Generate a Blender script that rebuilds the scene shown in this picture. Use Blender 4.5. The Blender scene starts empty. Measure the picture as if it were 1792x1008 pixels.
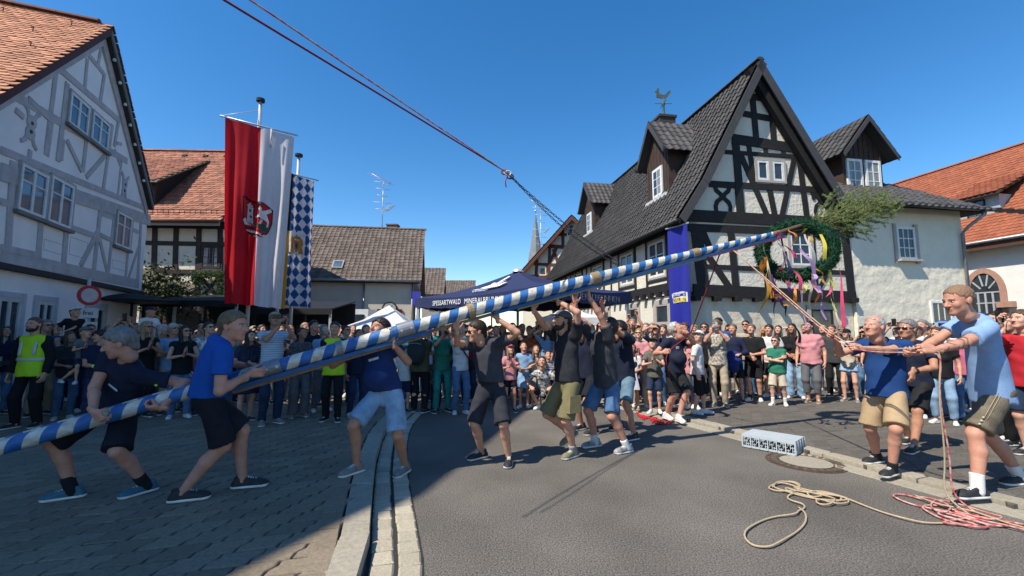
import bpy,math,random
import numpy as np
from mathutils import Vector,Matrix
# ------------------------------------------------------------------ camera, sky, sun, exposure
scene=bpy.context.scene
COL=scene.collection
EYE=np.array([0.0,0.0,1.5])
FPX=760.0
PITCH=math.atan(76/760)
cam=bpy.data.cameras.new('camera')
cam.sensor_width=36.0
cam.lens=36.0*FPX/1792.0
cam.clip_start=0.05
cam.clip_end=3000
cam_ob=bpy.data.objects.new('camera',cam)
cam_ob.location=EYE
cam_ob.rotation_euler=(math.pi/2+PITCH,0,0)
COL.objects.link(cam_ob)
scene.camera=cam_ob
SUN_EL=52.0
SUN_TO=np.array([-0.80,-0.60])
SUN_TO=SUN_TO/np.linalg.norm(SUN_TO)
world=bpy.data.worlds.new('World')
scene.world=world
world.use_nodes=True
wn=world.node_tree.nodes
wn.clear()
sky=wn.new('ShaderNodeTexSky')
sky.sky_type='NISHITA'
sky.sun_disc=False
sky.sun_elevation=math.radians(SUN_EL)
sky.sun_rotation=math.atan2(SUN_TO[0],SUN_TO[1])
sky.altitude=200
sky.air_density=1.0
sky.dust_density=0.25
sky.ozone_density=2.2
bg=wn.new('ShaderNodeBackground')
bg.inputs['Strength'].default_value=0.14
wo=wn.new('ShaderNodeOutputWorld')
hsv=wn.new('ShaderNodeHueSaturation')
hsv.inputs['Saturation'].default_value=1.35
world.node_tree.links.new(sky.outputs[0],hsv.inputs['Color'])
world.node_tree.links.new(hsv.outputs[0],bg.inputs[0])
world.node_tree.links.new(bg.outputs[0],wo.inputs[0])
sl=bpy.data.lights.new('sun','SUN')
sl.energy=5.0
sl.angle=math.radians(0.5)
sl.color=(1.0,0.92,0.79)
sun_ob=bpy.data.objects.new('sun',sl)
se=math.radians(SUN_EL)
SUN_VEC=np.array([SUN_TO[0]*math.cos(se),SUN_TO[1]*math.cos(se),math.sin(se)])
sun_ob.rotation_euler=Vector(SUN_VEC).to_track_quat('Z','Y').to_euler()
sun_ob.location=(-30,-20,40)
COL.objects.link(sun_ob)
scene.view_settings.view_transform='Standard'
scene.view_settings.look='None'
scene.view_settings.exposure=0.48
scene.view_settings.gamma=1.0
scene.view_settings.use_curve_mapping=False
scene.render.engine='CYCLES'
scene.cycles.max_bounces=6
scene.cycles.use_denoising=True
rng=random.Random(7)
nr=np.random.RandomState(11)
# ------------------------------------------------------------------ surveying: where a photo pixel lies in the place
FW=np.array([0,math.cos(PITCH),math.sin(PITCH)])
UP=np.array([0,-math.sin(PITCH),math.cos(PITCH)])
RT=np.array([1.0,0,0])
Z=np.array([0,0,1.0])
def ray(x,y):return FW+RT*((x-896)/FPX)+UP*(-(y-504)/FPX)
def at(x,y,Y):
    d=ray(x,y);return EYE+d*(Y/d[1])
def G(x,y,z=0.0):
    d=ray(x,y);return EYE+d*((z-EYE[2])/d[2])
def unit(v):
    v=np.asarray(v,float);return v/(np.linalg.norm(v)+1e-12)
# ------------------------------------------------------------------ materials
MATS={}
def mat(name,col,rough=0.8,col2=None,scale=8.0,bump=0.0,bscale=60.0,spec=0.3,metal=0.0,vary=0.0,island=False,objrand=False,
        detail=4.0,emit=0.0,sheen=0.0,trans=0.0,bdist=0.01,stretch=None):
    """A procedural material: base colour broken up by noise, fine bump, per-piece variation."""
    if name in MATS:return MATS[name]
    m=bpy.data.materials.new(name);m.use_nodes=True
    nt=m.node_tree;n=nt.nodes;L=nt.links
    b=n['Principled BSDF']
    b.inputs['Roughness'].default_value=rough
    b.inputs['Specular IOR Level'].default_value=spec
    b.inputs['Metallic'].default_value=metal
    if sheen:b.inputs['Sheen Weight'].default_value=sheen
    tc=n.new('ShaderNodeTexCoord')
    src=tc.outputs['Object']
    if objrand:
        oi=n.new('ShaderNodeObjectInfo');ml=n.new('ShaderNodeVectorMath');ml.operation='SCALE';ml.inputs[0].default_value=(37,61,83)
        L.new(oi.outputs['Random'],ml.inputs['Scale'])
        ad=n.new('ShaderNodeVectorMath');L.new(src,ad.inputs[0]);L.new(ml.outputs[0],ad.inputs[1]);src=ad.outputs[0]
    if stretch:
        mp=n.new('ShaderNodeMapping');mp.inputs['Scale'].default_value=stretch
        L.new(src,mp.inputs[0]);src=mp.outputs[0]
    c2=col2 if col2 is not None else tuple(c*0.78 for c in col)
    nz=n.new('ShaderNodeTexNoise');nz.inputs['Scale'].default_value=scale;nz.inputs['Detail'].default_value=detail
    nz.inputs['Roughness'].default_value=0.65
    L.new(src,nz.inputs['Vector'])
    rp=n.new('ShaderNodeMapRange');rp.inputs[1].default_value=0.32;rp.inputs[2].default_value=0.68
    L.new(nz.outputs['Fac'],rp.inputs[0])
    mx=n.new('ShaderNodeMix');mx.data_type='RGBA'
    mx.inputs[6].default_value=(*col,1);mx.inputs[7].default_value=(*c2,1)
    L.new(rp.outputs[0],mx.inputs[0])
    out=mx.outputs[2]
    if island or objrand:
        if island:
            g=n.new('ShaderNodeNewGeometry');r=g.outputs['Random Per Island']
        else:
            g=n.new('ShaderNodeObjectInfo');r=g.outputs['Random']
        mr=n.new('ShaderNodeMapRange');mr.inputs[3].default_value=1-vary;mr.inputs[4].default_value=1+vary
        L.new(r,mr.inputs[0])
        hs=n.new('ShaderNodeHueSaturation');L.new(out,hs.inputs['Color']);L.new(mr.outputs[0],hs.inputs['Value'])
        out=hs.outputs[0]
    L.new(out,b.inputs['Base Color'])
    if emit:
        L.new(out,b.inputs['Emission Color']);b.inputs['Emission Strength'].default_value=emit
    if bump:
        nb=n.new('ShaderNodeTexNoise');nb.inputs['Scale'].default_value=bscale;nb.inputs['Detail'].default_value=5
        L.new(src,nb.inputs['Vector'])
        bm=n.new('ShaderNodeBump');bm.inputs['Strength'].default_value=bump;bm.inputs['Distance'].default_value=bdist
        L.new(nb.outputs['Fac'],bm.inputs['Height']);L.new(bm.outputs[0],b.inputs['Normal'])
    if trans:
        tr=n.new('ShaderNodeBsdfTranslucent');L.new(out,tr.inputs[0])
        ms=n.new('ShaderNodeMixShader');ms.inputs[0].default_value=trans
        o=n['Material Output']
        L.new(b.outputs[0],ms.inputs[1]);L.new(tr.outputs[0],ms.inputs[2]);L.new(ms.outputs[0],o.inputs[0])
    MATS[name]=m
    return m
def srgb(r,g,b):
    f=lambda c:(c/255/12.92)if c<=10 else((c/255+0.055)/1.055)**2.4
    return(f(r),f(g),f(b))
# ------------------------------------------------------------------ mesh and object helpers
ROOT={}
def empty(name,loc,label=None,cat=None,group=None,kind=None):
    o=bpy.data.objects.new(name,None);o.empty_display_size=0.2
    o.location=loc;COL.objects.link(o)
    ROOT[o.name]=np.array(loc,float)
    tag(o,label,cat,group,kind)
    return o
def tag(o,label=None,cat=None,group=None,kind=None):
    if label:o['label']=label
    if cat:o['category']=cat
    if group:o['group']=group
    if kind:o['kind']=kind
    return o
def link(name,me,parent=None,M=None,origin=None):
    """Link a mesh whose vertices are in world space (or are placed by the 4x4 world matrix M)."""
    o=bpy.data.objects.new(name,me)
    off=ROOT[parent.name]if parent is not None else np.zeros(3)
    ROOT[o.name]=off if parent is not None else(np.array(origin,float)if origin is not None else np.zeros(3))
    if M is not None:
        o.matrix_local=Matrix.Translation(-off)@Matrix(M)
        if parent is None:ROOT[o.name]=np.zeros(3)
    if parent is not None:o.parent=parent
    elif origin is not None and M is None:o.location=origin
    COL.objects.link(o)
    return o
class MB:
    def __init__(s):s.v=[];s.f=[];s.m=[];s.uv=None;s.n=0
    def add(s,v,f,m=0):
        b=s.n
        v=np.asarray(v,float).reshape(-1,3)
        s.v.append(v);s.n+=len(v)
        s.f.extend([tuple(int(i)+b for i in q)for q in f]);s.m.extend([m]*len(f))
        return s
    def box(s,c,ax,m=0):
        """c centre, ax 3 half-axis vectors"""
        c=np.asarray(c,float);a,b,d=[np.asarray(q,float)for q in ax]
        v=[c+i*a+j*b+k*d for k in(-1,1)for j in(-1,1)for i in(-1,1)]
        f=[(0,2,3,1),(4,5,7,6),(0,1,5,4),(2,6,7,3),(1,3,7,5),(0,4,6,2)]
        if np.dot(np.cross(a,b),d)<0:f=[q[::-1]for q in f]
        return s.add(v,f,m)
    def abox(s,lo,hi,m=0):
        lo=np.array(lo,float);hi=np.array(hi,float);h=(hi-lo)/2
        return s.box((lo+hi)/2,[(h[0],0,0),(0,h[1],0),(0,0,h[2])],m)
    def prism(s,poly,d,m=0):
        """poly: 3D polygon, extruded by vector d"""
        p=np.asarray(poly,float);n=len(p);d=np.asarray(d,float)
        nn=np.zeros(3)
        for i in range(n):nn+=np.cross(p[i],p[(i+1)%n])
        f=[tuple(range(n))[::-1],tuple(range(n,2*n))]+[(i,(i+1)%n,n+(i+1)%n,n+i)for i in range(n)]
        if np.dot(nn,d)<0:f=[q[::-1]for q in f]
        return s.add(np.vstack([p,p+d]),f,m)
    def tube(s,pts,r,seg=8,m=0,caps=True,flat=None):
        pts=np.asarray(pts,float);n=len(pts)
        r=np.full(n,r,float)if np.isscalar(r)else np.asarray(r,float)
        t=np.gradient(pts,axis=0);t /=(np.linalg.norm(t,axis=1)[:,None]+1e-12)
        ref=np.array([0,0,1.0])if abs(t[0][2])<0.9 else np.array([1.0,0,0])
        u=unit(np.cross(t[0],ref));vs=[]
        for i in range(n):
            u=unit(u-t[i]*np.dot(u,t[i]));w=np.cross(t[i],u)
            a=np.arange(seg)*2*math.pi/seg
            vs.append(pts[i]+r[i]*(np.cos(a)[:,None]*u+np.sin(a)[:,None]*w))
        f=[(i*seg+j,i*seg+(j+1)%seg,(i+1)*seg+(j+1)%seg,(i+1)*seg+j)for i in range(n-1)for j in range(seg)]
        if caps:f+=[tuple(range(seg))[::-1],tuple((n-1)*seg+j for j in range(seg))]
        return s.add(np.vstack(vs),f,m)
    def lathe(s,c,prof,seg=16,axis=(0,0,1),m=0):
        """prof: (r, h) pairs along axis from c"""
        ax=unit(axis);ref=np.array([1.0,0,0])if abs(ax[0])<0.9 else np.array([0,1.0,0])
        u=unit(np.cross(ax,ref));w=np.cross(ax,u);a=np.arange(seg)*2*math.pi/seg
        vs=[np.asarray(c)+ax*h+max(r,1e-4)*(np.cos(a)[:,None]*u+np.sin(a)[:,None]*w)for r,h in prof]
        n=len(prof)
        f=[(i*seg+j,i*seg+(j+1)%seg,(i+1)*seg+(j+1)%seg,(i+1)*seg+j)for i in range(n-1)for j in range(seg)]
        f+=[tuple(range(seg))[::-1],tuple((n-1)*seg+j for j in range(seg))]
        return s.add(np.vstack(vs),f,m)
    def mesh(s,name,mats,off=(0,0,0),smooth=False):
        me=bpy.data.meshes.new(name)
        v=np.vstack(s.v)-np.asarray(off,float)
        me.from_pydata(v.tolist(),[],s.f)
        for q in(mats if isinstance(mats,(list,tuple))else[mats]):me.materials.append(q)
        if any(s.m):me.polygons.foreach_set('material_index',s.m)
        if smooth:me.polygons.foreach_set('use_smooth',[True]*len(me.polygons))
        me.update()
        return me
    def build(s,name,mats,parent=None,smooth=False,origin=None):
        off=ROOT[parent.name]if parent is not None else(np.array(origin,float)if origin is not None else np.zeros(3))
        return link(name,s.mesh(name,mats,off,smooth),parent,origin=origin)
def np_mesh(name,V,Fq,mats,midx=None,smooth=True):
    """Fast mesh from numpy arrays of verts and quads."""
    me=bpy.data.meshes.new(name)
    V=np.ascontiguousarray(V,dtype=np.float32);Fq=np.ascontiguousarray(Fq,dtype=np.int32)
    k=Fq.shape[1]
    me.vertices.add(len(V));me.vertices.foreach_set('co',V.ravel())
    me.loops.add(Fq.size);me.loops.foreach_set('vertex_index',Fq.ravel())
    me.polygons.add(len(Fq));me.polygons.foreach_set('loop_start',np.arange(0,Fq.size,k,dtype=np.int32))
    try:me.polygons.foreach_set('loop_total',np.full(len(Fq),k,dtype=np.int32))
    except Exception:pass
    for q in mats:me.materials.append(q)
    if midx is not None:me.polygons.foreach_set('material_index',np.asarray(midx,dtype=np.int32))
    if smooth:me.polygons.foreach_set('use_smooth',np.ones(len(Fq),dtype=bool))
    me.update(calc_edges=True);me.validate()
    return me
# ------------------------------------------------------------------ people: surfaces grown from joints by a distance field
def smin(a,b,k):
    h=np.clip(0.5+0.5*(b-a)/k,0,1)
    return b*(1-h)+a*h-k*h*(1-h)
class Field:
    def __init__(s,h):s.h=h;s.pr=[]
    def cone(s,a,b,ra,rb,k=0.02,ax=None,sq=1.0,cap=False,cap0=False):
        s.pr.append(('c',np.asarray(a,float),np.asarray(b,float),ra,rb,k,None if ax is None else unit(ax),sq,cap,cap0));return s
    def ell(s,c,r,k=0.02,R=None):
        s.pr.append(('e',np.asarray(c,float),np.asarray(r,float),k,np.eye(3)if R is None else np.asarray(R)));return s
    def cut(s,c,r,k=0.004):
        s.pr.append(('s',np.asarray(c,float),np.asarray(r,float),k));return s
    def plane(s,p,n,rag=0.0):
        """remove everything on the side n points to; rag makes the cut ragged"""
        s.pr.append(('p',np.asarray(p,float),unit(n),rag));return s
    def mesh(s,noise=None):
        h=s.h;los=[];his=[]
        for q in s.pr:
            if q[0]=='c':
                m=max(q[3],q[4])*max(q[7],1)+2*h
                los.append(np.minimum(q[1],q[2])-m);his.append(np.maximum(q[1],q[2])+m)
            elif q[0]=='e':
                m=max(q[2])+2*h;los.append(q[1]-m);his.append(q[1]+m)
        lo=np.min(los,0)-h;hi=np.max(his,0)+h
        n=np.ceil((hi-lo)/h).astype(int)+1
        D=np.full(n,0.5,np.float32)
        ax=[lo[i]+h*np.arange(n[i])for i in range(3)]
        def sub(a,b):
            i0=np.clip(np.floor((a-lo)/h).astype(int),0,n-1);i1=np.clip(np.ceil((b-lo)/h).astype(int)+1,1,n)
            sl_=tuple(slice(i0[i],i1[i])for i in range(3))
            X=ax[0][sl_[0]][:,None,None];Y=ax[1][sl_[1]][None,:,None];ZZ=ax[2][sl_[2]][None,None,:]
            return sl_,X,Y,ZZ
        for q in s.pr:
            if q[0]=='c':
                _,a,b,ra,rb,k,fa,sq,cap,cap0=q
                m=max(ra,rb)*max(sq,1)+k+2*h
                S,X,Y,W=sub(np.minimum(a,b)-m,np.maximum(a,b)+m)
                d=b-a;l2=d@d+1e-9
                px,py,pz=X-a[0],Y-a[1],W-a[2]
                t=np.clip((px*d[0]+py*d[1]+pz*d[2])/l2,0,1)
                ex,ey,ez=px-t*d[0],py-t*d[1],pz-t*d[2]
                e2=ex*ex+ey*ey+ez*ez
                r=ra+(rb-ra)*t
                if fa is not None:
                    c=ex*fa[0]+ey*fa[1]+ez*fa[2]
                    e2=e2-c*c+(c/sq)**2
                    dd=(np.sqrt(e2)-r)*(0.5+0.5*min(sq,1))
                else:dd=np.sqrt(e2)-r
                if cap:dd=np.maximum(dd,((X-b[0])*d[0]+(Y-b[1])*d[1]+(W-b[2])*d[2])/math.sqrt(l2))
                if cap0:dd=np.maximum(dd,-(px*d[0]+py*d[1]+pz*d[2])/math.sqrt(l2))
                D[S]=smin(D[S],dd,k)
            elif q[0]=='e':
                _,c,r,k,R=q
                m=max(r)+k+2*h
                S,X,Y,W=sub(c-m,c+m)
                px,py,pz=X-c[0],Y-c[1],W-c[2]
                e=0
                for i in range(3):e=e+((px*R[0,i]+py*R[1,i]+pz*R[2,i])/r[i])**2
                D[S]=smin(D[S],(np.sqrt(e)-1)*min(r),k)
            elif q[0]=='s':
                _,c,r,k=q
                m=max(r)+k+2*h
                S,X,Y,W=sub(c-m,c+m)
                e=np.sqrt(((X-c[0])/r[0])**2+((Y-c[1])/r[1])**2+((W-c[2])/r[2])**2)
                D[S]=-smin(-D[S],(e-1)*min(r),k)
            else:
                _,p,nn,rag=q
                dd=(ax[0]-p[0])[:,None,None]*nn[0]+(ax[1]-p[1])[None,:,None]*nn[1]+(ax[2]-p[2])[None,None,:]*nn[2]
                if rag:
                    X,Y,W=ax[0][:,None,None],ax[1][None,:,None],ax[2][None,None,:]
                    dd=dd+rag*(np.sin(X*210+3*np.sin(Y*90))+np.sin(Y*170+X*60)+.7*np.sin(W*330+X*120))/2+.16*np.maximum(np.abs(X)-.035,0)-.10*np.maximum(.02-np.abs(Y+.01),0)*(np.abs(X)>.05)
                D=np.maximum(D,dd)
        if noise:D=D+noise(ax[0][:,None,None],ax[1][None,:,None],ax[2][None,None,:])
        return surfnets(D,lo,h)
CORN=np.array([(i,j,k)for i in(0,1)for j in(0,1)for k in(0,1)])
EDG=[(a,b)for a in range(8)for b in range(a+1,8)if np.abs(CORN[a]-CORN[b]).sum()==1]
def surfnets(D,lo,h):
    nx,ny,nz=D.shape
    S=D<0
    cnt=sum(S[i:nx-1+i,j:ny-1+j,k:nz-1+k].astype(np.int8)for i,j,k in CORN)
    act=(cnt>0)&(cnt<8)
    I=np.argwhere(act)
    vals=np.stack([D[I[:,0]+c[0],I[:,1]+c[1],I[:,2]+c[2]]for c in CORN],1)
    pos=np.zeros((len(I),3));num=np.zeros(len(I))
    for a,b in EDG:
        va,vb=vals[:,a],vals[:,b]
        m=(va<0)!=(vb<0)
        t=np.where(m,va/np.where(m,va-vb,1),0)
        pos+=m[:,None]*(CORN[a]+(CORN[b]-CORN[a])*t[:,None]);num+=m
    P=lo+h*(I+pos/num[:,None])
    ID=np.full(act.shape,-1);ID[act]=np.arange(len(I))
    faces=[]
    for axn in range(3):
        b,c=(axn+1)%3,(axn+2)%3
        s0=[slice(None)]*3;s1=[slice(None)]*3
        s0[axn]=slice(0,-1);s1[axn]=slice(1,None)
        A=S[tuple(s0)];B=S[tuple(s1)]
        E=np.argwhere(A!=B)
        E=E[(E[:,b]>0)&(E[:,c]>0)&(E[:,b]<D.shape[b]-1)&(E[:,c]<D.shape[c]-1)]
        fl=A[E[:,0],E[:,1],E[:,2]]
        q=[]
        for db,dc in((1,1),(0,1),(0,0),(1,0)):
            e=E.copy();e[:,b]-=db;e[:,c]-=dc
            q.append(ID[e[:,0],e[:,1],e[:,2]])
        q=np.stack(q,1)
        q[~fl]=q[~fl][:,::-1]
        faces.append(q)
    Fq=np.vstack(faces)
    return P,Fq[(Fq>=0).all(1)]
SKIN_H={'fair':(0.62,0.375,0.275),'light':(0.56,0.32,0.22),'tan':(0.44,0.235,0.15),'red':(0.53,0.285,0.205),'brown':(0.30,0.155,0.095)}
def skin_mat(k):
    c=SKIN_H[k]
    return mat('skin_'+k,c,0.55,(c[0]*0.86,c[1]*0.70,c[2]*0.64),17,0.2,260,0.35,detail=6)
HAIRC={'black':(0.012,0.010,0.009),'dark':(0.035,0.022,0.015),'brown':(0.09,0.052,0.03),'blond':(0.36,0.25,0.12),'grey':(0.22,0.21,0.20),
         'white':(0.50,0.49,0.46),'fairbrown':(0.19,0.12,0.065),'red':(0.22,0.08,0.03)}
def hair_mat(k):
    c=HAIRC[k]
    return mat('hair_'+k,c,0.5,tuple(q*0.5 for q in c),40,0.6,120,0.4,stretch=(1,1,0.25))
M_EYE=mat('eye_white',(0.62,0.60,0.57),0.3)
M_IRIS=mat('eye_iris',(0.02,0.017,0.015),0.15)
M_LIP=mat('lips',(0.42,0.17,0.14),0.45)
CAN={}
def head_mesh(kind,lod):
    """Canonical head: +Y the face, +X the person's right, +Z up, origin between the ears; height 0.235."""
    key=('head',kind,lod)
    if key in CAN:return CAN[key]
    F=Field(0.0052 if lod==0 else 0.0105)
    w={'man':1.0,'woman':0.93,'child':0.97}[kind];jaw={'man':1.0,'woman':0.8,'child':0.72}[kind]
    F.ell((0,-0.012,0.036),(0.076*w,0.097,0.084),0.02)
    F.ell((0,0.030,-0.020),(0.062*w,0.062,0.078),0.03)
    F.ell((0,0.028,-0.066),(0.050*w*(0.75+0.25*jaw),0.052,0.042),0.03)
    F.ell((0,0.070,-0.094),(0.022*jaw+0.006,0.019,0.018),0.025)
    for sx in(-1,1):
        F.ell((sx*0.040*w,0.066,-0.022),(0.021,0.02,0.022),0.02)
        F.ell((sx*0.026*w,0.083,0.019),(0.022,0.011,0.007 if kind=='man' else 0.005),0.012)
    F.cone((0,0.088,0.012),(0,0.113 if kind!='child' else 0.105,-0.027),0.008,0.0125 if kind=='man' else 0.0105,0.012)
    for sx in(-1,1):F.ell((sx*0.012,0.099,-0.030),(0.009,0.011,0.008),0.008)
    for sx in(-1,1):F.cut((sx*0.031*w,0.100,0.004),(0.015,0.016,0.0095),0.008)
    F.ell((0,0.089,-0.054),(0.021,0.0085,0.0055),0.006)
    F.ell((0,0.088,-0.066),(0.018,0.0085,0.0065),0.006)
    F.cut((0,0.102,-0.0595),(0.019,0.009,0.0028),0.003)
    for sx in(-1,1):
        F.ell((sx*0.078*w,-0.008,-0.004),(0.010,0.019,0.031),0.008,np.array([[1,0,0],[0,0.96,0.26],[0,-0.26,0.96]]).T)
    F.cone((0,-0.022,-0.05),(0,-0.034,-0.125),0.056*w,0.056*w,0.025)
    P,Q=F.mesh()
    c=P[Q].mean(1)
    mi=np.zeros(len(Q),int)
    lip=(np.abs(c[:,2]+0.060)<0.0115-np.abs(c[:,0])*0.28)&(np.abs(c[:,0])<0.023)&(c[:,1]>0.083)
    mi[lip]=1
    zb=0.0245-6.0*(np.abs(c[:,0])-0.03)**2
    brow=(np.abs(c[:,2]-zb)<(0.0042 if lod==0 else 0.0055))&(np.abs(c[:,0])>0.010)&(np.abs(c[:,0])<0.049)&(c[:,1]>0.05)
    mi[brow]=2
    vs,fs,ms=[P],[Q],[mi];nb=len(P)
    def ball(cc,r,m_,seg=8):
        nonlocal nb
        th=np.linspace(0,math.pi,6)[1:-1];a=np.arange(seg)*2*math.pi/seg
        V=[(cc[0]+r[0]*math.sin(t)*math.cos(q),cc[1]+r[1]*math.cos(t),cc[2]+r[2]*math.sin(t)*math.sin(q))for t in th for q in a]
        V+=[(cc[0],cc[1]+r[1],cc[2]),(cc[0],cc[1]-r[1],cc[2])]
        f=[(i*seg+j,(i+1)*seg+j,(i+1)*seg+(j+1)%seg,i*seg+(j+1)%seg)for i in range(len(th)-1)for j in range(seg)]
        T=len(th)*seg
        f+=[(T,j,(j+1)%seg,(j+1)%seg)for j in range(0)]
        f+=[(T,j,j+1,(j+2)%seg)for j in range(0,seg,2)]
        vs.append(np.array(V));fs.append(np.array(f)+nb);ms.append(np.full(len(f),m_));nb+=len(V)
    for sx in(-1,1):
        ball((sx*0.031*w,0.080,0.004),(0.0135,0.0105,0.0068),3)
        ball((sx*0.031*w,0.0868,0.004),(0.0058,0.0045,0.0055),4)
    CAN[key]=(np.vstack(vs),np.vstack(fs),np.concatenate(ms));return CAN[key]
def hand_mesh(pose,lod):
    """Right hand: wrist at origin, fingers +Y, back of the hand +Z, thumb towards -X."""
    key=('hand',pose,lod)
    if key in CAN:return CAN[key]
    F=Field(0.0042 if lod==0 else 0.0085)
    fat=1.0 if lod==0 else 1.2
    F.cone((0,-0.03,0),(0,0.012,0),0.026,0.027,0.01,(0,0,1),0.75)
    F.cone((-0.012,0.03,0),(-0.016,0.085,0),0.025,0.022,0.012,(0,0,1),0.62)
    F.cone((0.012,0.03,0),(0.020,0.080,0),0.024,0.020,0.012,(0,0,1),0.62)
    F.ell((-0.026,0.035,-0.008),(0.016,0.03,0.014),0.01)
    curl={'open':(0.10,0.12,0.10),'relaxed':(0.35,0.5,0.4),'grip':(0.85,1.15,0.8),'hold':(0.6,0.75,0.55)}[pose]
    for i,(x,L,sp)in enumerate(((-0.031,0.073,-0.12),(-0.011,0.083,-0.03),(0.010,0.077,0.06),(0.029,0.060,0.17))):
        if pose in('grip','hold'):sp*=0.3
        p=np.array([x,0.088-0.004*abs(i-1),0.0]);a=0.0
        r=(0.0098-0.0008*(i==3))*fat
        for j,fr in enumerate((0.46,0.30,0.24)):
            a+=curl[j]*(0.9+0.08*i)
            d=np.array([math.sin(sp)*math.cos(a),math.cos(sp)*math.cos(a),-math.sin(a)])
            q=p+d*L*fr
            F.cone(p,q,r,r*0.92,0.004);p=q;r*=0.92
    tb=np.array([-0.030,0.022,-0.006])
    if pose=='open':dirs=[(-0.78,0.6,-0.15),(-0.6,0.78,-0.2)]
    elif pose=='relaxed':dirs=[(-0.5,0.78,-0.38),(-0.25,0.9,-0.35)]
    else:dirs=[(-0.45,0.6,-0.66),(0.15,0.62,-0.77)]
    p=tb
    for j,d in enumerate(dirs):
        q=p+unit(d)*(0.040,0.032)[j]
        F.cone(p,q,(0.0125,0.0108)[j]*fat,(0.0108,0.009)[j]*fat,0.006);p=q
    CAN[key]=F.mesh();return CAN[key]
def shoe_mesh(lod):
    key=('shoe',lod)
    if key in CAN:return CAN[key]
    F=Field(0.0065 if lod==0 else 0.012)
    F.cone((0,-0.050,0.036),(0.006,0.130,0.034),0.037,0.044,0.02,(0,0,1),0.8)
    F.ell((0.006,0.150,0.030),(0.043,0.055,0.028),0.02)
    F.cone((0,-0.035,0.04),(0,-0.022,0.098),0.040,0.040,0.02,(1,0,0),0.85,cap=True)
    F.cone((0,0.02,0.075),(0.003,0.105,0.05),0.034,0.032,0.02,(0,0,1),0.7)
    F.cone((0,-0.052,0.014),(0.006,0.150,0.014),0.042,0.050,0.004,(0,0,1),0.35)
    F.plane((0,0,0.001),(0,0,-1))
    P,Q=F.mesh()
    c=P[Q].mean(1);mi=np.zeros(len(Q),int)
    mi[c[:,2]<0.026]=1
    lace=(c[:,1]>0.02)&(c[:,1]<0.115)&(np.abs(c[:,0])<0.018)&(c[:,2]>0.055)&(np.sin(c[:,1]*330)>-0.2)
    mi[lace]=2
    CAN[key]=(P,Q,mi);return CAN[key]
def hair_mesh(style,lod):
    key=('hair',style,lod)
    if key in CAN:return CAN[key]
    F=Field(0.0065 if lod==0 else 0.0115)
    def nz(X,Y,W):
        a=0.0035 if style!='curly' else 0.008
        f=1.0 if style!='curly' else 0.6
        return a*(np.sin(X*190*f+3*np.sin(W*60))*np.sin(Y*150*f+2*np.sin(X*80))*np.cos(W*70*f)+0.5*np.sin(Y*310*f+X*260*f))
    t={'buzz':0.0045,'short':0.010,'full':0.017,'curly':0.024,'long':0.012,'bob':0.015,'pony':0.009,'fringe':0.007,'plait':0.010}[style]
    F.ell((0,-0.013,0.038),(0.077+t,0.098+t,0.084+t),0.015)
    if style in('short','full','curly','buzz','fringe','pony','plait'):
        F.cone((0,-0.07,0.0),(0,-0.072,-0.055),0.055,0.045,0.02)
    cutc={'full':0.074,'curly':0.066}.get(style,0.086)
    sl_=0.93
    n=np.array([0,sl_,-1.0])
    F.plane((0,0.095,cutc),n,.010)
    F.plane((0,0.089 if style!='full' else 0.097,0.075),(0,1,0))
    P,Q=F.mesh(nz)
    vs,fs=[P],[Q];nb=len(P)
    def extra(FF):
        nonlocal nb
        p,q=FF.mesh(nz);vs.append(p);fs.append(q+nb);nb+=len(p)
    if style=='fringe':
        c=P[Q].mean(1)
        keep=(c[:,2]<0.075)|(c[:,1]<-0.075)
        fs[0]=Q[keep]
    if style=='long':
        E=Field(F.h)
        E.cone((0,-0.055,0.03),(0,-0.085,-0.26),0.080,0.070,0.02,(0,1,0),0.48)
        for sx in(-1,1):E.cone((sx*0.066,0.005,0.06),(sx*0.088,0.025,-0.22),0.026,0.028,0.02)
        extra(E)
    if style=='bob':
        E=Field(F.h)
        E.cone((0,-0.05,0.03),(0,-0.06,-0.09),0.085,0.078,0.02,(0,1,0),0.55)
        for sx in(-1,1):E.cone((sx*0.066,0.005,0.06),(sx*0.080,0.015,-0.08),0.026,0.024,0.02)
        extra(E)
    if style=='pony':
        E=Field(F.h);E.cone((0,-0.10,0.05),(0,-0.135,-0.02),0.028,0.034,0.02).cone((0,-0.135,-0.02),(0,-0.12,-0.19),0.032,0.014,0.02);extra(E)
    if style=='plait':
        E=Field(F.h)
        for sx in(-1,1):E.cone((sx*0.07,-0.03,-0.03),(sx*0.09,0.0,-0.2),0.02,0.014,0.02)
        extra(E)
    CAN[key]=(np.vstack(vs),np.vstack(fs));return CAN[key]
def cap_mesh(lod):
    key=('cap',lod)
    if key in CAN:return CAN[key]
    F=Field(0.007 if lod==0 else 0.012)
    F.ell((0,-0.012,0.045),(0.090,0.112,0.088),0.01)
    F.plane((0,0.0,0.046),(0,-0.05,-1))
    P,Q=F.mesh()
    E=Field(0.005 if lod==0 else 0.008)
    E.cone((-0.03,0.085,0.052),(0.03,0.085,0.052),0.055,0.055,0.01,(0,0,1),0.12)
    E.cone((-0.02,0.13,0.044),(0.02,0.13,0.044),0.04,0.04,0.02,(0,0,1),0.16)
    p,q=E.mesh()
    CAN[key]=(np.vstack([P,p]),np.vstack([Q,q+len(P)]));return CAN[key]
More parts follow.
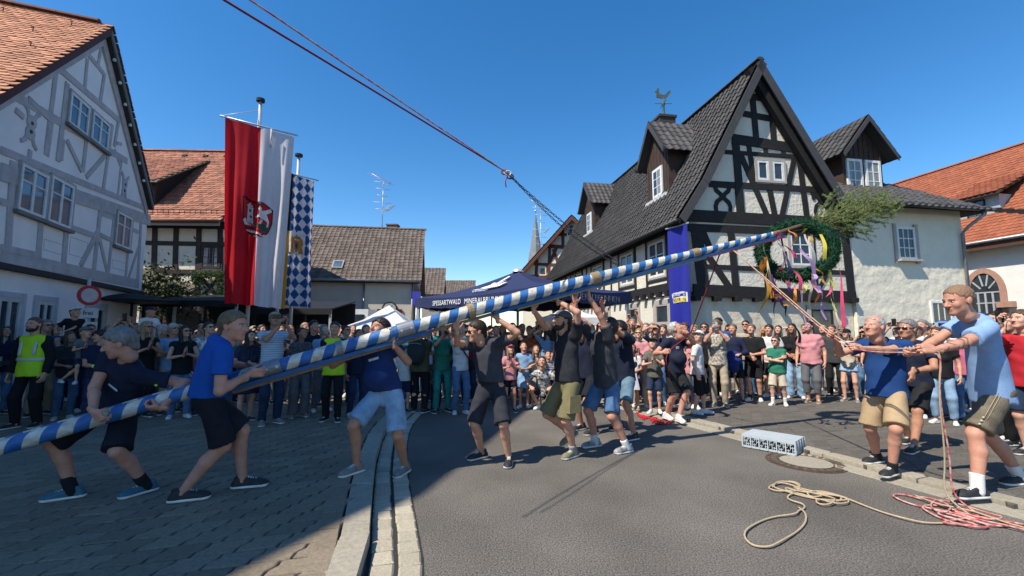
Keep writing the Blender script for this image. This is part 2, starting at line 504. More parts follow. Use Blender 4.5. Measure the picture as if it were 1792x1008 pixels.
def glasses_mesh():
    if 'gl' in CAN:return CAN['gl']
    F=Field(0.006)
    for sx in(-1,1):
        F.cone((sx*0.022,0.102,0.006),(sx*0.044,0.092,0.006),0.0185,0.018,0.004,(0,1,-0.1),0.3)
        F.cone((sx*0.062,0.075,0.014),(sx*0.082,-0.005,0.012),0.005,0.005,0.003)
    F.cone((-0.012,0.107,0.012),(0.012,0.107,0.012),0.005,0.005,0.004)
    CAN['gl']=F.mesh();return CAN['gl']
def beard_mesh():
    if 'beard' in CAN:return CAN['beard']
    F=Field(0.007)
    F.ell((0,0.034,-0.072),(0.059,0.060,0.050),0.02)
    F.ell((0,0.075,-0.096),(0.032,0.026,0.026),0.02)
    F.ell((0,0.086,-0.045),(0.026,0.013,0.006),0.008)
    for sx in(-1,1):F.ell((sx*0.062,0.01,-0.03),(0.012,0.02,0.045),0.02)
    F.cut((0,0.106,-0.060),(0.022,0.03,0.009),0.004)
    F.cut((0,0.10,0.01),(0.06,0.05,0.047),0.006)
    CAN['beard']=F.mesh(lambda X,Y,W:0.002*np.sin(X*300)*np.sin(W*330+Y*200));return CAN['beard']
def ik(a,t,l1,l2,hint):
    a=np.asarray(a,float);t=np.asarray(t,float)
    d=t-a;L=np.linalg.norm(d)
    if L>(l1+l2)*0.995:
        t=a+d/L*(l1+l2)*0.995;d=t-a;L=np.linalg.norm(d)
    x=(l1*l1-l2*l2+L*L)/(2*L)
    hgt=math.sqrt(max(l1*l1-x*x,0))
    u=d/L;hint=np.asarray(hint,float);p=unit(hint-u*np.dot(hint,u))
    return a+u*x+p*hgt,t
def frame(y,zhint):
    """columns: x, y, z of a frame whose +Y is y and +Z as near zhint as it can be"""
    y=unit(y);z=np.asarray(zhint,float);z=z-y*np.dot(z,y)
    if np.linalg.norm(z)<1e-4:
        z=np.array([0.3,0.2,1.0]);z=z-y*np.dot(z,y)
    z=unit(z)
    return np.stack([np.cross(y,z),y,z],1)
def m44(R,t,s=1.0):
    M=np.eye(4);M[:3,:3]=np.asarray(R)*s;M[:3,3]=t;return M.tolist()
SHARED={}
def shared(key,fn):
    if key not in SHARED:SHARED[key]=fn()
    return SHARED[key]
def cloth(name,col,col2=None,kind='plain'):
    """garment materials"""
    if name in MATS:return MATS[name]
    if kind=='plain':return mat(name,col,0.85,col2 or tuple(c*0.8 for c in col),14,0.25,90,0.2,sheen=0.0)
    if kind=='denim':return mat(name,col,0.85,col2 or tuple(min(1,c*1.7)for c in col),7,0.5,240,0.2)
    if kind=='spot':return mat(name,col,0.85,col2,28,0.25,90,0.2,detail=1.0)
    if kind=='leather':return mat(name,col,0.75,col2 or tuple(c*0.55 for c in col),11,0.5,130,0.25)
    if kind in('stripe','check'):
        m=mat(name,col,0.85)
        nt=m.node_tree;n=nt.nodes;L=nt.links;b=n['Principled BSDF']
        tc=n.new('ShaderNodeTexCoord');w=n.new('ShaderNodeTexWave');w.bands_direction='Z'
        w.inputs['Scale'].default_value=9;w.inputs['Distortion'].default_value=1.0
        L.new(tc.outputs['Object'],w.inputs[0])
        fac=w.outputs['Fac']
        if kind=='check':
            w2=n.new('ShaderNodeTexWave');w2.bands_direction='X';w2.inputs['Scale'].default_value=9;L.new(tc.outputs['Object'],w2.inputs[0])
            mu=n.new('ShaderNodeMath');mu.operation='MULTIPLY';L.new(fac,mu.inputs[0]);L.new(w2.outputs['Fac'],mu.inputs[1]);fac=mu.outputs[0]
        mx=n.new('ShaderNodeMix');mx.data_type='RGBA';mx.inputs[6].default_value=(*col,1);mx.inputs[7].default_value=(*col2,1)
        L.new(fac,mx.inputs[0]);L.new(mx.outputs[2],b.inputs['Base Color'])
        return m
def wrinkle(amp,seed,fr=1.0):
    r=np.random.RandomState(seed)
    W=r.normal(size=(6,3))*np.array([20,20,21])*fr;ph=r.uniform(0,6.28,6)
    def f(X,Y,ZZ):
        s=0
        for i in range(0,6,2):
            s=s+np.sin(X*W[i,0]+Y*W[i,1]+ZZ*W[i,2]+ph[i]+1.3*np.sin(X*W[i+1,0]*.5+Y*W[i+1,1]*.5+ZZ*W[i+1,2]*.5+ph[i+1]))
        return amp*s/2
    return f
PSEED=[0]
def person(label,S,wear,lod=1,cat='person',group=None):
    """S: skeleton dict in world space (H, pelvis, neck, fh, fs, head, look, hands, feet ...); wear: what the person looks like and wears."""
    PSEED[0]+=1;seed=PSEED[0]
    H=S['H'];k=H/1.78
    P=np.asarray(S['pelvis'],float);N=np.asarray(S['neck'],float)
    fh=unit(S['fh']);fs=unit(S.get('fs',S['fh']))
    up=unit(N-P)
    rh=unit(np.cross(fh,Z));rs=unit(np.cross(fs,up));fs=unit(np.cross(up,rs))
    kind=wear.get('kind','man');bw=wear.get('build',1.0)
    sw={'man':0.103,'woman':0.090,'child':0.094}[kind]*H*(0.75+0.25*bw)
    hw=0.052*H*(0.6+0.4*bw)
    sd=S.get('shrug',0.0)
    sh={1:N+rs*sw-up*(0.030-sd)*H,-1:N-rs*sw-up*(0.030-sd)*H}
    for s_,nm in((1,'R'),(-1,'L')):
        an=np.asarray(S['foot'+nm],float)+Z*0.062*k;hp_=P+rh*s_*hw
        dh=math.hypot(hp_[0]-an[0],hp_[1]-an[1]);mx_=an[2]+math.sqrt(max((0.485*H)**2-dh*dh,(0.2*H)**2))
        if P[2]>mx_:P=np.array([P[0],P[1],mx_])
    up=unit(N-P)
    hip={1:P+rh*hw,-1:P-rh*hw}
    hands={};elbows={};feet={};knees={}
    for s_,nm in((1,'R'),(-1,'L')):
        h0=S.get('elbow'+nm,rs*s_*0.6-fs*0.6-Z*0.7)
        elbows[s_],hands[s_]=ik(sh[s_],S['hand'+nm],0.172*H,0.150*H,h0)
        k0=S.get('knee'+nm,fh+rh*s_*0.15)
        an=np.asarray(S['foot'+nm],float)+Z*0.062*k
        knees[s_],feet[s_]=ik(hip[s_],an,0.245*H,0.245*H,k0)
    loc=np.array([(feet[1][0]+feet[-1][0])/2,(feet[1][1]+feet[-1][1])/2,S.get('gz',0.0)])
    root=empty('person',loc,label,cat,group)
    h0=0.0125*k if lod==0 else 0.021*max(k,0.8)
    hs=1.03*S.get('headscale',{'man':1,'woman':0.96,'child':1.0}[kind])*((H/1.78)if kind!='child' else max(0.80,0.4*H/1.78+0.55))
    hc=np.asarray(S['head'],float);look=unit(S['look'])
    tilt=np.asarray(S.get('headup',Z*1.0+up*0.3),float)
    HR=frame(look,tilt)
    B=Field(h0)
    a_=0.92
    shirt=wear.get('shirt');fit=0.80
    B.cone(P+up*0.10*H,N-up*0.085*H,0.080*H*bw*fit,0.082*H*fit,0.04,fs,0.64)
    B.cone(P-Z*0.005*H,P+up*0.12*H,0.082*H*bw*fit,0.082*H*bw*fit,0.04,fs,0.72)
    B.cone(sh[1],sh[-1],0.025*H,0.025*H,0.025)
    B.cone(N-up*0.04*H,hc+HR@np.array([0,-0.022,-0.075])*hs,0.032*H*(0.9 if kind=='woman' else 1.0),0.030*H*(0.92 if kind=='woman' else 1.0),0.03)
    la={'man':0.92,'woman':0.80,'child':0.78}[kind]*(0.55+0.45*bw)
    ll={'man':0.92,'woman':0.90,'child':0.82}[kind]*(0.6+0.4*bw)
    for s_ in(1,-1):
        B.cone(sh[s_],sh[s_]*0.45+elbows[s_]*0.55,0.028*H*la,0.0275*H*la,0.02)
        B.cone(sh[s_]*0.45+elbows[s_]*0.55,elbows[s_],0.0275*H*la,0.0235*H*la,0.015)
        mid=elbows[s_]*0.7+hands[s_]*0.3
        B.cone(elbows[s_],mid,0.0235*H*la,0.0245*H*la,0.015)
        B.cone(mid,hands[s_],0.0245*H*la,0.0155*H*la,0.012)
        kn,an=knees[s_],feet[s_]
        B.cone(hip[s_],kn,0.044*H*ll,0.0345*H*ll,0.03)
        back=-unit(S.get('knee'+('R' if s_==1 else 'L'),fh))*0.012*H
        m2=kn*0.68+an*0.32+back
        B.cone(kn,m2,0.0325*H*ll,0.0335*H*ll,0.02)
        B.cone(m2,an*0.96+kn*0.04,0.0335*H*ll,0.0205*H*ll,0.02)
        B.cone(an*0.96+kn*0.04,an-Z*0.012*k,0.0205*H*ll,0.023*H*ll,0.01)
    V,Q=B.mesh()
    vs,fq,mi=[V],[Q],[np.zeros(len(Q),int)];nb=len(V)
    hv,hq,hm=head_mesh(kind,lod)
    vs.append(hv*hs@HR.T+hc);fq.append(hq+nb);mi.append(hm);nb+=len(hv)
    hpose=S.get('hpose',{});
    for s_,nm in((1,'R'),(-1,'L')):
        pv,pq=hand_mesh(hpose.get(nm,S.get('hp','relaxed')),lod)
        pv=pv*(H/1.78)*(1.0 if kind=='man' else 0.9)
        if s_==-1:pv=pv*np.array([-1,1,1]);pq=pq[:,::-1]
        d=S.get('handdir'+nm);d=unit(hands[s_]-elbows[s_])if d is None else unit(d)
        back=S.get('handback'+nm,rs*s_+fs*0.2)
        R=frame(d,back)
        vs.append(pv@R.T+hands[s_]);fq.append(pq+nb);mi.append(np.zeros(len(pq),int));nb+=len(pv)
    sk=skin_mat(wear.get('skin','light'))
    me=np_mesh('body',np.vstack(vs)-loc,np.vstack(fq),[sk,M_LIP,hair_mat(wear.get('hairc','brown')),M_EYE,M_IRIS],np.concatenate(mi))
    link('body',me,root)
    def garment(name,F,m,amp,parent=root,fr=1.0):
        v,q=F.mesh(wrinkle(amp,seed*7+len(name),fr))if amp else F.mesh()
        return link(name,np_mesh(name,v-loc,q,m if isinstance(m,list)else[m]),parent)
    sb=wear.get('belly',0.0)
    def torso(F,g,hem=0.05):
        lo_=P-Z*hem*H
        F.cone(P+up*0.13*H,N-up*0.085*H,0.080*H*bw+g,0.089*H*(0.7+0.3*bw)+g,0.05,fs,0.66)
        F.cone(lo_-Z*0.03*H,P+up*0.13*H,0.089*H*bw+g*1.9,0.080*H*bw+g*1.2,0.05,fs,0.76)
        F.cone(sh[1]*0.93+sh[-1]*0.07,sh[-1]*0.93+sh[1]*0.07,0.033*H+g*0.6,0.033*H+g*0.6,0.04)
        F.cone(N-up*0.055*H,N-up*0.012*H,0.046*H,0.036*H,0.04,cap=True)
        if kind=='woman':
            for s2 in(1,-1):F.ell(N-up*0.145*H+rs*s2*0.045*H+fs*0.047*H,(0.036*H,)*3,0.03)
        if sb:F.ell(P+up*0.09*H+fs*0.03*H,(0.085*H*bw,0.085*H*bw+sb,0.085*H*bw),0.05)
        F.plane(lo_,-up*0.4-Z)
    if shirt:
        F=Field(h0);g=wear.get('loose',0.012)
        torso(F,g,wear.get('hem',0.045))
        sl_len=wear.get('sleeve',0.62)
        if sl_len>0:
            for s_ in(1,-1):
                if sl_len<=1:
                    e=sh[s_]*(1-sl_len)+elbows[s_]*sl_len
                    F.cone(sh[s_],e,0.032*H*la+g*0.7,0.030*H*la+g*1.3,0.03,cap=True)
                else:
                    F.cone(sh[s_],elbows[s_],0.033*H*la+g*0.6,0.027*H*la+g,0.03)
                    F.cone(elbows[s_],elbows[s_]*0.06+hands[s_]*0.94,0.029*H*la+g,0.021*H*la+g,0.02,cap=True)
        so=garment('shirt',F,shirt,0.0060 if lod==0 else 0.0050,fr=1.1)
        if wear.get('collar'):
            F=Field(0.0075 if lod==0 else 0.014)
            F.cone(N-up*0.040*H,N+up*0.012*H,0.052*H,0.040*H,0.01,cap=True)
            F.cone(N-up*0.035*H+fs*0.035*H,N-up*0.075*H+fs*0.055*H,0.018*H,0.012*H,0.015)
            garment('collar',F,wear['collar'],0,so)
    else:so=None
    if wear.get('vest'):
        F=Field(h0);torso(F,0.026,0.055)
        vo=garment('safety_vest',F,wear['vest'],0.004)
        for q,th in((0.10,0.022),):
            F=Field(h0*0.8)
            c=P+up*q*H
            F.cone(c-up*th,c+up*th,0.090*H*bw+0.040,0.088*H*bw+0.038,0.01,fs,0.72,cap=True,cap0=True)
            garment('reflective_band',F,mat('reflective_grey',(0.55,0.55,0.53),0.4),0,vo)
        for s2 in(1,-1):
            F=Field(h0*0.8)
            F.cone(P+up*0.15*H+rs*s2*0.055*H+fs*(0.068*H+0.012),N-up*0.055*H+rs*s2*0.058*H+fs*0.058*H,0.024,0.024,0.01,fs,0.45)
            garment('reflective_strap',F,mat('reflective_grey',(0.55,0.55,0.53),0.4),0,vo)
    leg=wear.get('legs');ltype=wear.get('ltype','trousers')
    if leg:
        F=Field(h0);g=wear.get('lloose',0.016)
        F.cone(P-Z*0.01*H,P+up*0.045*H,0.079*H*bw+g*0.5,0.071*H*bw+g*0.2,0.04,fh,0.72,cap=True)
        if ltype in('skirt','dress'):
            hem_z=wear.get('hemz',0.27)*H
            pc=(knees[1]+knees[-1])/2;b_=P*0.4+pc*0.6;b_=np.array([b_[0],b_[1],loc[2]+hem_z])
            F.cone(P+up*0.03*H,b_,0.085*H*bw+g,0.135*H,0.04,fh,0.85,cap=True)
            amp=0.008
        else:
            amp=0.005
            for s_ in(1,-1):
                if ltype=='shorts':
                    t=wear.get('llen',0.88)
                    e=hip[s_]*(1-t)+knees[s_]*t if t<=1 else knees[s_]*(2-t)+feet[s_]*(t-1)
                    kk=knees[s_]if t>1 else e
                    F.cone(hip[s_]-Z*0.012*H,kk,0.050*H*ll+g*0.3,0.043*H*ll+g*1.6,0.025,cap=(t<=1))
                    if t>1:F.cone(kk,e,0.043*H*ll+g*1.6,0.040*H*ll+g*1.6,0.02,cap=True)
                else:
                    w_=wear.get('flare',0.0)
                    F.cone(hip[s_]-Z*0.012*H,knees[s_],0.049*H*ll+g*0.3,0.038*H*ll+g*0.8,0.025)
                    e=feet[s_]*(wear.get('llen',1.98)-1)+knees[s_]*(2-wear.get('llen',1.98))
                    F.cone(knees[s_],e,0.038*H*ll+g*0.8,0.028*H*ll+g*0.8+w_,0.02,cap=True)
        garment({'trousers':'trousers','shorts':'shorts','skirt':'skirt','dress':'skirt'}[ltype],F,leg,amp if lod==0 else amp*1.1)
        if wear.get('belt'):
            F=Field(h0*0.7);c=P+up*0.05*H
            F.cone(c-up*0.018,c+up*0.018,0.085*H*bw+g*0.5+0.008,0.085*H*bw+g*0.5+0.006,0.01,fh,0.74,cap=True,cap0=True)
            garment('belt',F,wear['belt'],0)
    sc_=k*{'man':1.0,'woman':0.92,'child':1.0}[kind]
    for s_,nm in((1,'R'),(-1,'L')):
        ft=np.asarray(feet[s_],float)
        td=np.asarray(S.get('toe'+nm,fh),float)
        R=frame(td,Z*1.0+unit(knees[s_]-feet[s_])*S.get('pitch'+nm,0.0))
        if wear.get('sock'):
            F=Field(0.011 if lod==0 else 0.016)
            top=wear.get('sockh',0.16)
            F.cone(ft-Z*0.01,ft+unit(knees[s_]-ft)*top*k,0.0255*H*ll+0.004,0.026*H*ll+0.004,0.01,cap=True)
            garment('sock',F,wear['sock'],0)
        key=('shoe',lod,wear.get('shoe',M_SHOE_DARK).name,wear.get('sole',M_SOLE).name,wear.get('lace',M_SOLE).name)
        def mk():
            v,q,m_=shoe_mesh(lod)
            return np_mesh('shoe',v,q,[wear.get('shoe',M_SHOE_DARK),wear.get('sole',M_SOLE),wear.get('lace',M_SOLE)],m_)
        o=link('shoe',shared(key,mk),root,m44(R,ft-R@np.array([0,0,0.062])*k,sc_))
    st=wear.get('hair','short')
    hairc=hair_mat(wear.get('hairc','brown'))if st!='buzz' else mat('cropped_'+wear.get('hairc','brown'),tuple(.55*a+.30*b for a,b in zip(HAIRC[wear.get('hairc','brown')],SKIN_H['light'])),.6,tuple(.6*a+.12*b for a,b in zip(HAIRC[wear.get('hairc','brown')],SKIN_H['light'])),90,.5,300)
    hk={'man':1.0,'woman':0.955,'child':0.975}[kind]
    if st and not(wear.get('cap')and st in('short','full','curly')):
        link('hair',shared(('hair',st,lod,hairc.name),lambda:np_mesh('hair',*hair_mesh(st,lod),[hairc])),root,m44(HR@np.diag([hk,1,1]),hc,hs))
    elif st:
        link('hair',shared(('hair','buzz',lod,hairc.name),lambda:np_mesh('hair',*hair_mesh('buzz',lod),[hairc])),root,m44(HR@np.diag([hk,1,1]),hc,hs))
    if wear.get('cap'):
        cm_=wear['cap']
        CRz=HR
        if wear.get('capback'):CRz=HR@np.diag([-1,-1,1])
        link('cap',shared(('cap',lod,cm_.name),lambda:np_mesh('cap',*cap_mesh(lod),[cm_])),root,m44(CRz,hc,hs))
    if wear.get('shades'):
        link('sunglasses',shared(('gl',),lambda:np_mesh('sunglasses',*glasses_mesh(),[mat('dark_lens',(0.012,0.012,0.014),0.12,spec=0.6)])),root,m44(HR,hc,hs))
    if wear.get('beard'):
        bm_=hair_mat(wear['beard'])
        link('beard',shared(('beard',bm_.name),lambda:np_mesh('beard',*beard_mesh(),[bm_])),root,m44(HR@np.diag([hk,1,1]),hc,hs))
    root['_']=0;del root['_']
    return dict(root=root,loc=loc,hands=hands,elbows=elbows,knees=knees,feet=feet,sh=sh,P=P,N=N,up=up,fs=fs,rs=rs,fh=fh,rh=rh,HR=HR,hc=hc,hs=hs,H=H)
M_SOLE=mat('shoe_sole_white',(0.72,0.71,0.68),0.6)
M_SOLE_DARK=mat('shoe_sole_dark',(0.03,0.03,0.03),0.7)
M_SHOE_DARK=mat('shoe_black',(0.018,0.018,0.02),0.6,(0.03,0.03,0.032),30)
M_SHOE_WHITE=mat('shoe_white',(0.70,0.69,0.67),0.55,(0.55,0.54,0.52),20)
M_SHOE_GREY=mat('shoe_grey',(0.14,0.13,0.125),0.7,(0.22,0.21,0.2),20)
M_SHOE_BLUE=mat('shoe_blue',(0.03,0.09,0.14),0.6,(0.05,0.15,0.2),20)
M_SHOE_OLIVE=mat('shoe_olive',(0.13,0.12,0.06),0.7,(0.2,0.19,0.12),20)
M_SHOE_TAN=mat('shoe_tan',(0.28,0.17,0.1),0.6)
# a stance in local terms: where (ground point), which way it faces, and what the arms do
def stance(pos,f,H,arms='down',look=None,lean=0.0,spread=0.10,step=0.0,gz=0.0,sit=0.0,rnd=None):
    r=rnd or rng
    f=unit([f[0],f[1],0]);rt=unit(np.cross(f,Z));pos=np.array([pos[0],pos[1],gz])
    P=pos+Z*(0.515-sit)*H+f*(-0.01)
    N=P+(Z*math.cos(lean)+f*math.sin(lean))*0.305*H
    hc=N+Z*0.110*H+f*(0.020+0.10*math.sin(lean))*H
    S=dict(H=H,pelvis=P,neck=N,fh=f,head=hc,gz=gz)
    lk=f if look is None else unit(look)
    S['look']=lk
    for s_,nm in((1,'R'),(-1,'L')):
        S['foot'+nm]=pos+rt*s_*spread*H/1.7+f*s_*step
        S['toe'+nm]=f+rt*s_*0.28
    j=lambda a:r.uniform(-a,a)
    def hp(nm,dx,dy,dz,**kw):
        s_=1 if nm=='R' else-1
        S['hand'+nm]=N+rt*s_*dx*H+f*dy*H+Z*dz*H
    if arms=='down':
        for nm in 'RL':hp(nm,0.155+j(.02),0.03+j(.03),-0.335)
        for nm,s_ in(('R',1),('L',-1)):S['elbow'+nm]=rt*s_*0.5-f
    elif arms=='clap':
        for nm,d in(('R',0.012),('L',0.012)):hp(nm,d,0.155+j(.02),-0.11+j(.03))
        S['hp']='open'
        for nm,s_ in(('R',1),('L',-1)):
            S['elbow'+nm]=rt*s_*0.8-Z*0.8;S['handdir'+nm]=f*0.5+Z*0.8;S['handback'+nm]=rt*s_
    elif arms=='phone':
        for nm in 'RL':hp(nm,0.028,0.20,0.065+j(.02))
        S['hp']='hold'
        for nm,s_ in(('R',1),('L',-1)):
            S['elbow'+nm]=rt*s_*0.7-Z;S['handdir'+nm]=f*0.4+Z*0.9;S['handback'+nm]=rt*s_-f*0.2
    elif arms=='phone1':
        hp('R',0.04,0.20,0.085);hp('L',0.15,0.03,-0.33)
        S['hpose']={'R':'hold'};S['elbowR']=rt*0.7-Z;S['handdirR']=f*0.4+Z*0.9;S['handbackR']=rt-f*0.2
    elif arms=='high':
        for nm in 'RL':hp(nm,0.05,0.14,0.19+j(.03))
        S['hp']='hold'
        for nm,s_ in(('R',1),('L',-1)):
            S['elbow'+nm]=rt*s_-Z*0.2+f;S['handdir'+nm]=f*0.2+Z;S['handback'+nm]=-f
    elif arms=='cross':
        hp('R',-0.07,0.105,-0.125);hp('L',-0.07,0.125,-0.155)
        for nm,s_ in(('R',1),('L',-1)):S['elbow'+nm]=rt*s_*1.0-Z*0.9+f*0.1;S['handback'+nm]=f
    elif arms=='front':
        for nm in 'RL':hp(nm,0.02,0.10,-0.245+j(.03))
        for nm,s_ in(('R',1),('L',-1)):S['elbow'+nm]=rt*s_-f*0.5-Z*.3;S['handback'+nm]=f
    elif arms=='face':
        hp('R',0.02,0.09,0.055);hp('L',0.0,0.12,-0.17)
        S['elbowR']=rt*0.6+f*0.5-Z;S['elbowL']=-rt-Z;S['handdirR']=Z;S['handbackR']=f
    elif arms=='bent':
        for nm in 'RL':hp(nm,0.07+j(.03),0.15+j(.03),-0.20+j(.03))
        for nm,s_ in(('R',1),('L',-1)):S['elbow'+nm]=rt*s_*0.5-f-Z*0.3;S['handback'+nm]=rt*s_*.5+Z
    elif arms=='shade':
        hp('R',0.055,0.085,0.155);hp('L',0.15,0.03,-0.33)
        S['elbowR']=rt+f*0.3;S['handdirR']=-rt*0.9+f*.3;S['handbackR']=Z+f*0.5
        S['hpose']={'R':'open'}
    return S
# ------------------------------------------------------------------ the ground: road, raised square, pavement
M_ASPH=mat('asphalt',(0.235,0.215,0.185),0.9,(0.04,0.037,0.034),80,1.0,110,0.25,detail=3,bdist=0.012)
def add_stains(m,amt,sc):
    nt=m.node_tree;n=nt.nodes;L=nt.links;b=n['Principled BSDF']
    src=b.inputs['Base Color'].links[0].from_socket
    tc=n.new('ShaderNodeTexCoord');nz=n.new('ShaderNodeTexNoise');nz.inputs['Scale'].default_value=sc;nz.inputs['Detail'].default_value=6
    L.new(tc.outputs['Object'],nz.inputs[0])
    mr=n.new('ShaderNodeMapRange');mr.inputs[1].default_value=0.3;mr.inputs[2].default_value=0.7;mr.inputs[3].default_value=1-amt;mr.inputs[4].default_value=1+amt
    L.new(nz.outputs['Fac'],mr.inputs[0])
    hs=n.new('ShaderNodeHueSaturation');L.new(src,hs.inputs['Color']);L.new(mr.outputs[0],hs.inputs['Value']);L.new(hs.outputs[0],b.inputs['Base Color'])
add_stains(M_ASPH,0.24,0.9)
M_GROUND=mat('packed_ground',(0.13,0.125,0.115),0.95,(0.09,0.088,0.08),3,0.3,60)
M_MORTAR=mat('joint_sand',(0.045,0.043,0.04),0.95,(0.025,0.024,0.023),60,0.5,150)
PCOL=(0.255,0.208,0.150);PCOL2=(0.160,0.130,0.096)
M_PAV_I=mat('concrete_paver',PCOL,0.85,PCOL2,46,0.5,170,0.25,vary=0.16,objrand=True,detail=6)
M_PAV_S=mat('concrete_paver_joined',PCOL,0.85,PCOL2,46,0.5,170,0.25,vary=0.16,island=True,detail=6)
RCOL=(0.138,0.126,0.107);RCOL2=(0.088,0.080,0.069)
M_RPAV_I=mat('pavement_block',RCOL,0.88,RCOL2,40,0.5,170,0.22,vary=0.13,objrand=True,detail=6)
M_RPAV_S=mat('pavement_block_joined',RCOL,0.88,RCOL2,40,0.5,170,0.22,vary=0.13,island=True,detail=6)
M_KERB=mat('kerb_concrete',(0.37,0.335,0.265),0.85,(0.25,0.225,0.18),30,0.4,160,vary=0.08,objrand=True,detail=6)
M_SETT=mat('granite_sett',(0.46,0.41,0.31),0.8,(0.30,0.265,0.20),60,0.6,140,vary=0.14,objrand=True,detail=6)
ZP,ZR=0.09,0.05
mb=MB();mb.prism([(-900,-900,-0.6),(900,-900,-0.6),(900,900,-0.6),(-900,900,-0.6)],(0,0,0.58))
tag(mb.build('ground',M_GROUND),'flat packed ground reaching out past the village',kind='structure')
# edge lines, read off the photograph on the ground plane
kerbL=[G(*p)for p in[(634,1075),(640,1008),(645,930),(648,880),(652,835),(658,800),(668,768),(684,742),(708,722)]]
kerbL=[np.array([kerbL[0][0]-0.03,-3.0,0])]+kerbL
kerbR=[G(*p)for p in[(1110,716),(1200,737),(1300,764),(1440,802),(1600,845),(1792,895)]]
kerbR=[kerbR[0]+(kerbR[0]-kerbR[1])*1.6]+kerbR+[kerbR[-1]+(kerbR[-1]-kerbR[-2])*4.0]
def resample(pts,step,smooth=3):
    p=np.array(pts,float)
    for _ in range(smooth):
        q=[p[0]]
        for a,b in zip(p[:-1],p[1:]):q+=[a*.75+b*.25,a*.25+b*.75]
        p=np.array(q+[p[-1]])
    s=np.r_[0,np.cumsum(np.linalg.norm(np.diff(p,axis=0),axis=1))]
    n=max(2,int(round(s[-1]/step))+1)
    t=np.linspace(0,s[-1],n)
    return np.stack([np.interp(t,s,p[:,i])for i in range(3)],1)
def offset(p,d):
    t=np.gradient(p,axis=0);t[:,2]=0;t /= np.linalg.norm(t,axis=1)[:,None]
    return p+np.stack([t[:,1],-t[:,0],0*t[:,0]],1)*d
KL=resample(kerbL,0.5);KR=resample(kerbR,0.9)
far=60
roadpoly=[(KL[i][0]-0.02,KL[i][1])for i in range(len(KL))]+[(-3.2,9.2),(-6,13),(-10,40),(16,40),(5.5,14)]+[(q[0],q[1])for q in(KR+[0.05,0,0])]+[(9,-12),(-0.9,-12)]
mb=MB();mb.prism([(x,y,-0.3)for x,y in roadpoly],(0,0,0.3))
road=tag(mb.build('road',M_ASPH),'grey asphalt road running through the middle of the square',kind='structure')
def place_pieces(name,items,meshes,mat_i,mat_s,parent,stuff_name,nmax=300):
    """items: (4x4 matrix, key) list; the nmax nearest the camera become objects that share meshes, the rest one mesh."""
    items.sort(key=lambda it:float(np.linalg.norm(it[0][:3,3]-EYE)))
    off=ROOT[parent.name]
    ms=[]
    for i,(v,f)in enumerate(meshes):
        me=bpy.data.meshes.new(name);me.from_pydata(v.tolist(),[],f);me.materials.append(mat_i);me.update();ms.append(me)
    for M,kx in items[:nmax]:
        o=bpy.data.objects.new(name,ms[kx]);o.parent=parent
        M2=M.copy();M2[:3,3]-=off
        o.matrix_local=Matrix(M2.tolist());COL.objects.link(o);ROOT[o.name]=off
    rest=items[nmax:]
    if rest:
        V=[];Fs=[];nb=0
        for M,kx in rest:
            v,f=meshes[kx]
            V.append(v@M[:3,:3].T+M[:3,3]-off);Fs+=[tuple(i+nb for i in q)for q in f];nb+=len(v)
        me=bpy.data.meshes.new(stuff_name);me.from_pydata(np.vstack(V).tolist(),[],Fs);me.materials.append(mat_s);me.update()
        o=bpy.data.objects.new(stuff_name,me);o.parent=parent;o['kind']='stuff';COL.objects.link(o);ROOT[o.name]=off
def slab_piece(outline,h,bev):
    """a block with a bevelled top edge; outline (x, y) counter-clockwise, top at z=0"""
    p=np.array(outline,float);c=p.mean(0);n=len(p)
    inn=c+(p-c)*(1-bev/np.abs(p-c).max())
    v=np.vstack([np.c_[p,np.full(n,-h)],np.c_[p,np.full(n,-bev*0.8)],np.c_[inn,np.zeros(n)]])
    f=[(i,(i+1)%n,n+(i+1)%n,n+i)for i in range(n)]+[(n+i,n+(i+1)%n,2*n+(i+1)%n,2*n+i)for i in range(n)]+[tuple(range(2*n,3*n))]
    return v,f
def inside(poly,x,y):
    c=False;n=len(poly)
    for i in range(n):
        x0,y0=poly[i];x1,y1=poly[(i+1)%n]
        if(y0>y)!=(y1>y)and x<(x1-x0)*(y-y0)/(y1-y0)+x0:c=not c
    return c
def zpaver(L,W,g,s):
    """interlocking block: long edges straight, ends stepped"""
    a,b=L/2-g,W/2-g
    return[(-a-s,-b),(a-s,-b),(a-s*.6,-b*.25),(a+s*.6,b*.25),(a+s,b),(-a+s,b),(-a+s*.6,b*.25),(-a-s*.6,-b*.25)]
def lay(poly,ang,L,W,ztop,mesh,stagger,ymin,ymax,xmin,xmax,jit=0.003):
    ca,sa=math.cos(ang),math.sin(ang);out=[]
    ext=34
    for j in range(-int(ext/W),int(ext/W)):
        for i in range(-int(ext/L),int(ext/L)):
            lx=(i+stagger*(j%2))*L;ly=j*W
            x,y=lx*ca-ly*sa,lx*sa+ly*ca
            if not(ymin<y<ymax and xmin<x<xmax):continue
            if abs(x)>1.25*y+1.0:continue
            if not inside(poly,x,y):continue
            t=nr.normal(0,0.011,3);M=np.eye(4)
            a2=ang+t[2]*0.8;c2,s2=math.cos(a2),math.sin(a2)
            M[:3,:3]=np.array([[c2,-s2,0],[s2,c2,0],[0,0,1]])@np.array([[1,0,t[0]],[0,1,t[1]],[-t[0],-t[1],1]])
            M[:3,3]=(x,y,ztop+nr.normal(0,jit*0.4));out.append((M,0))
    return out
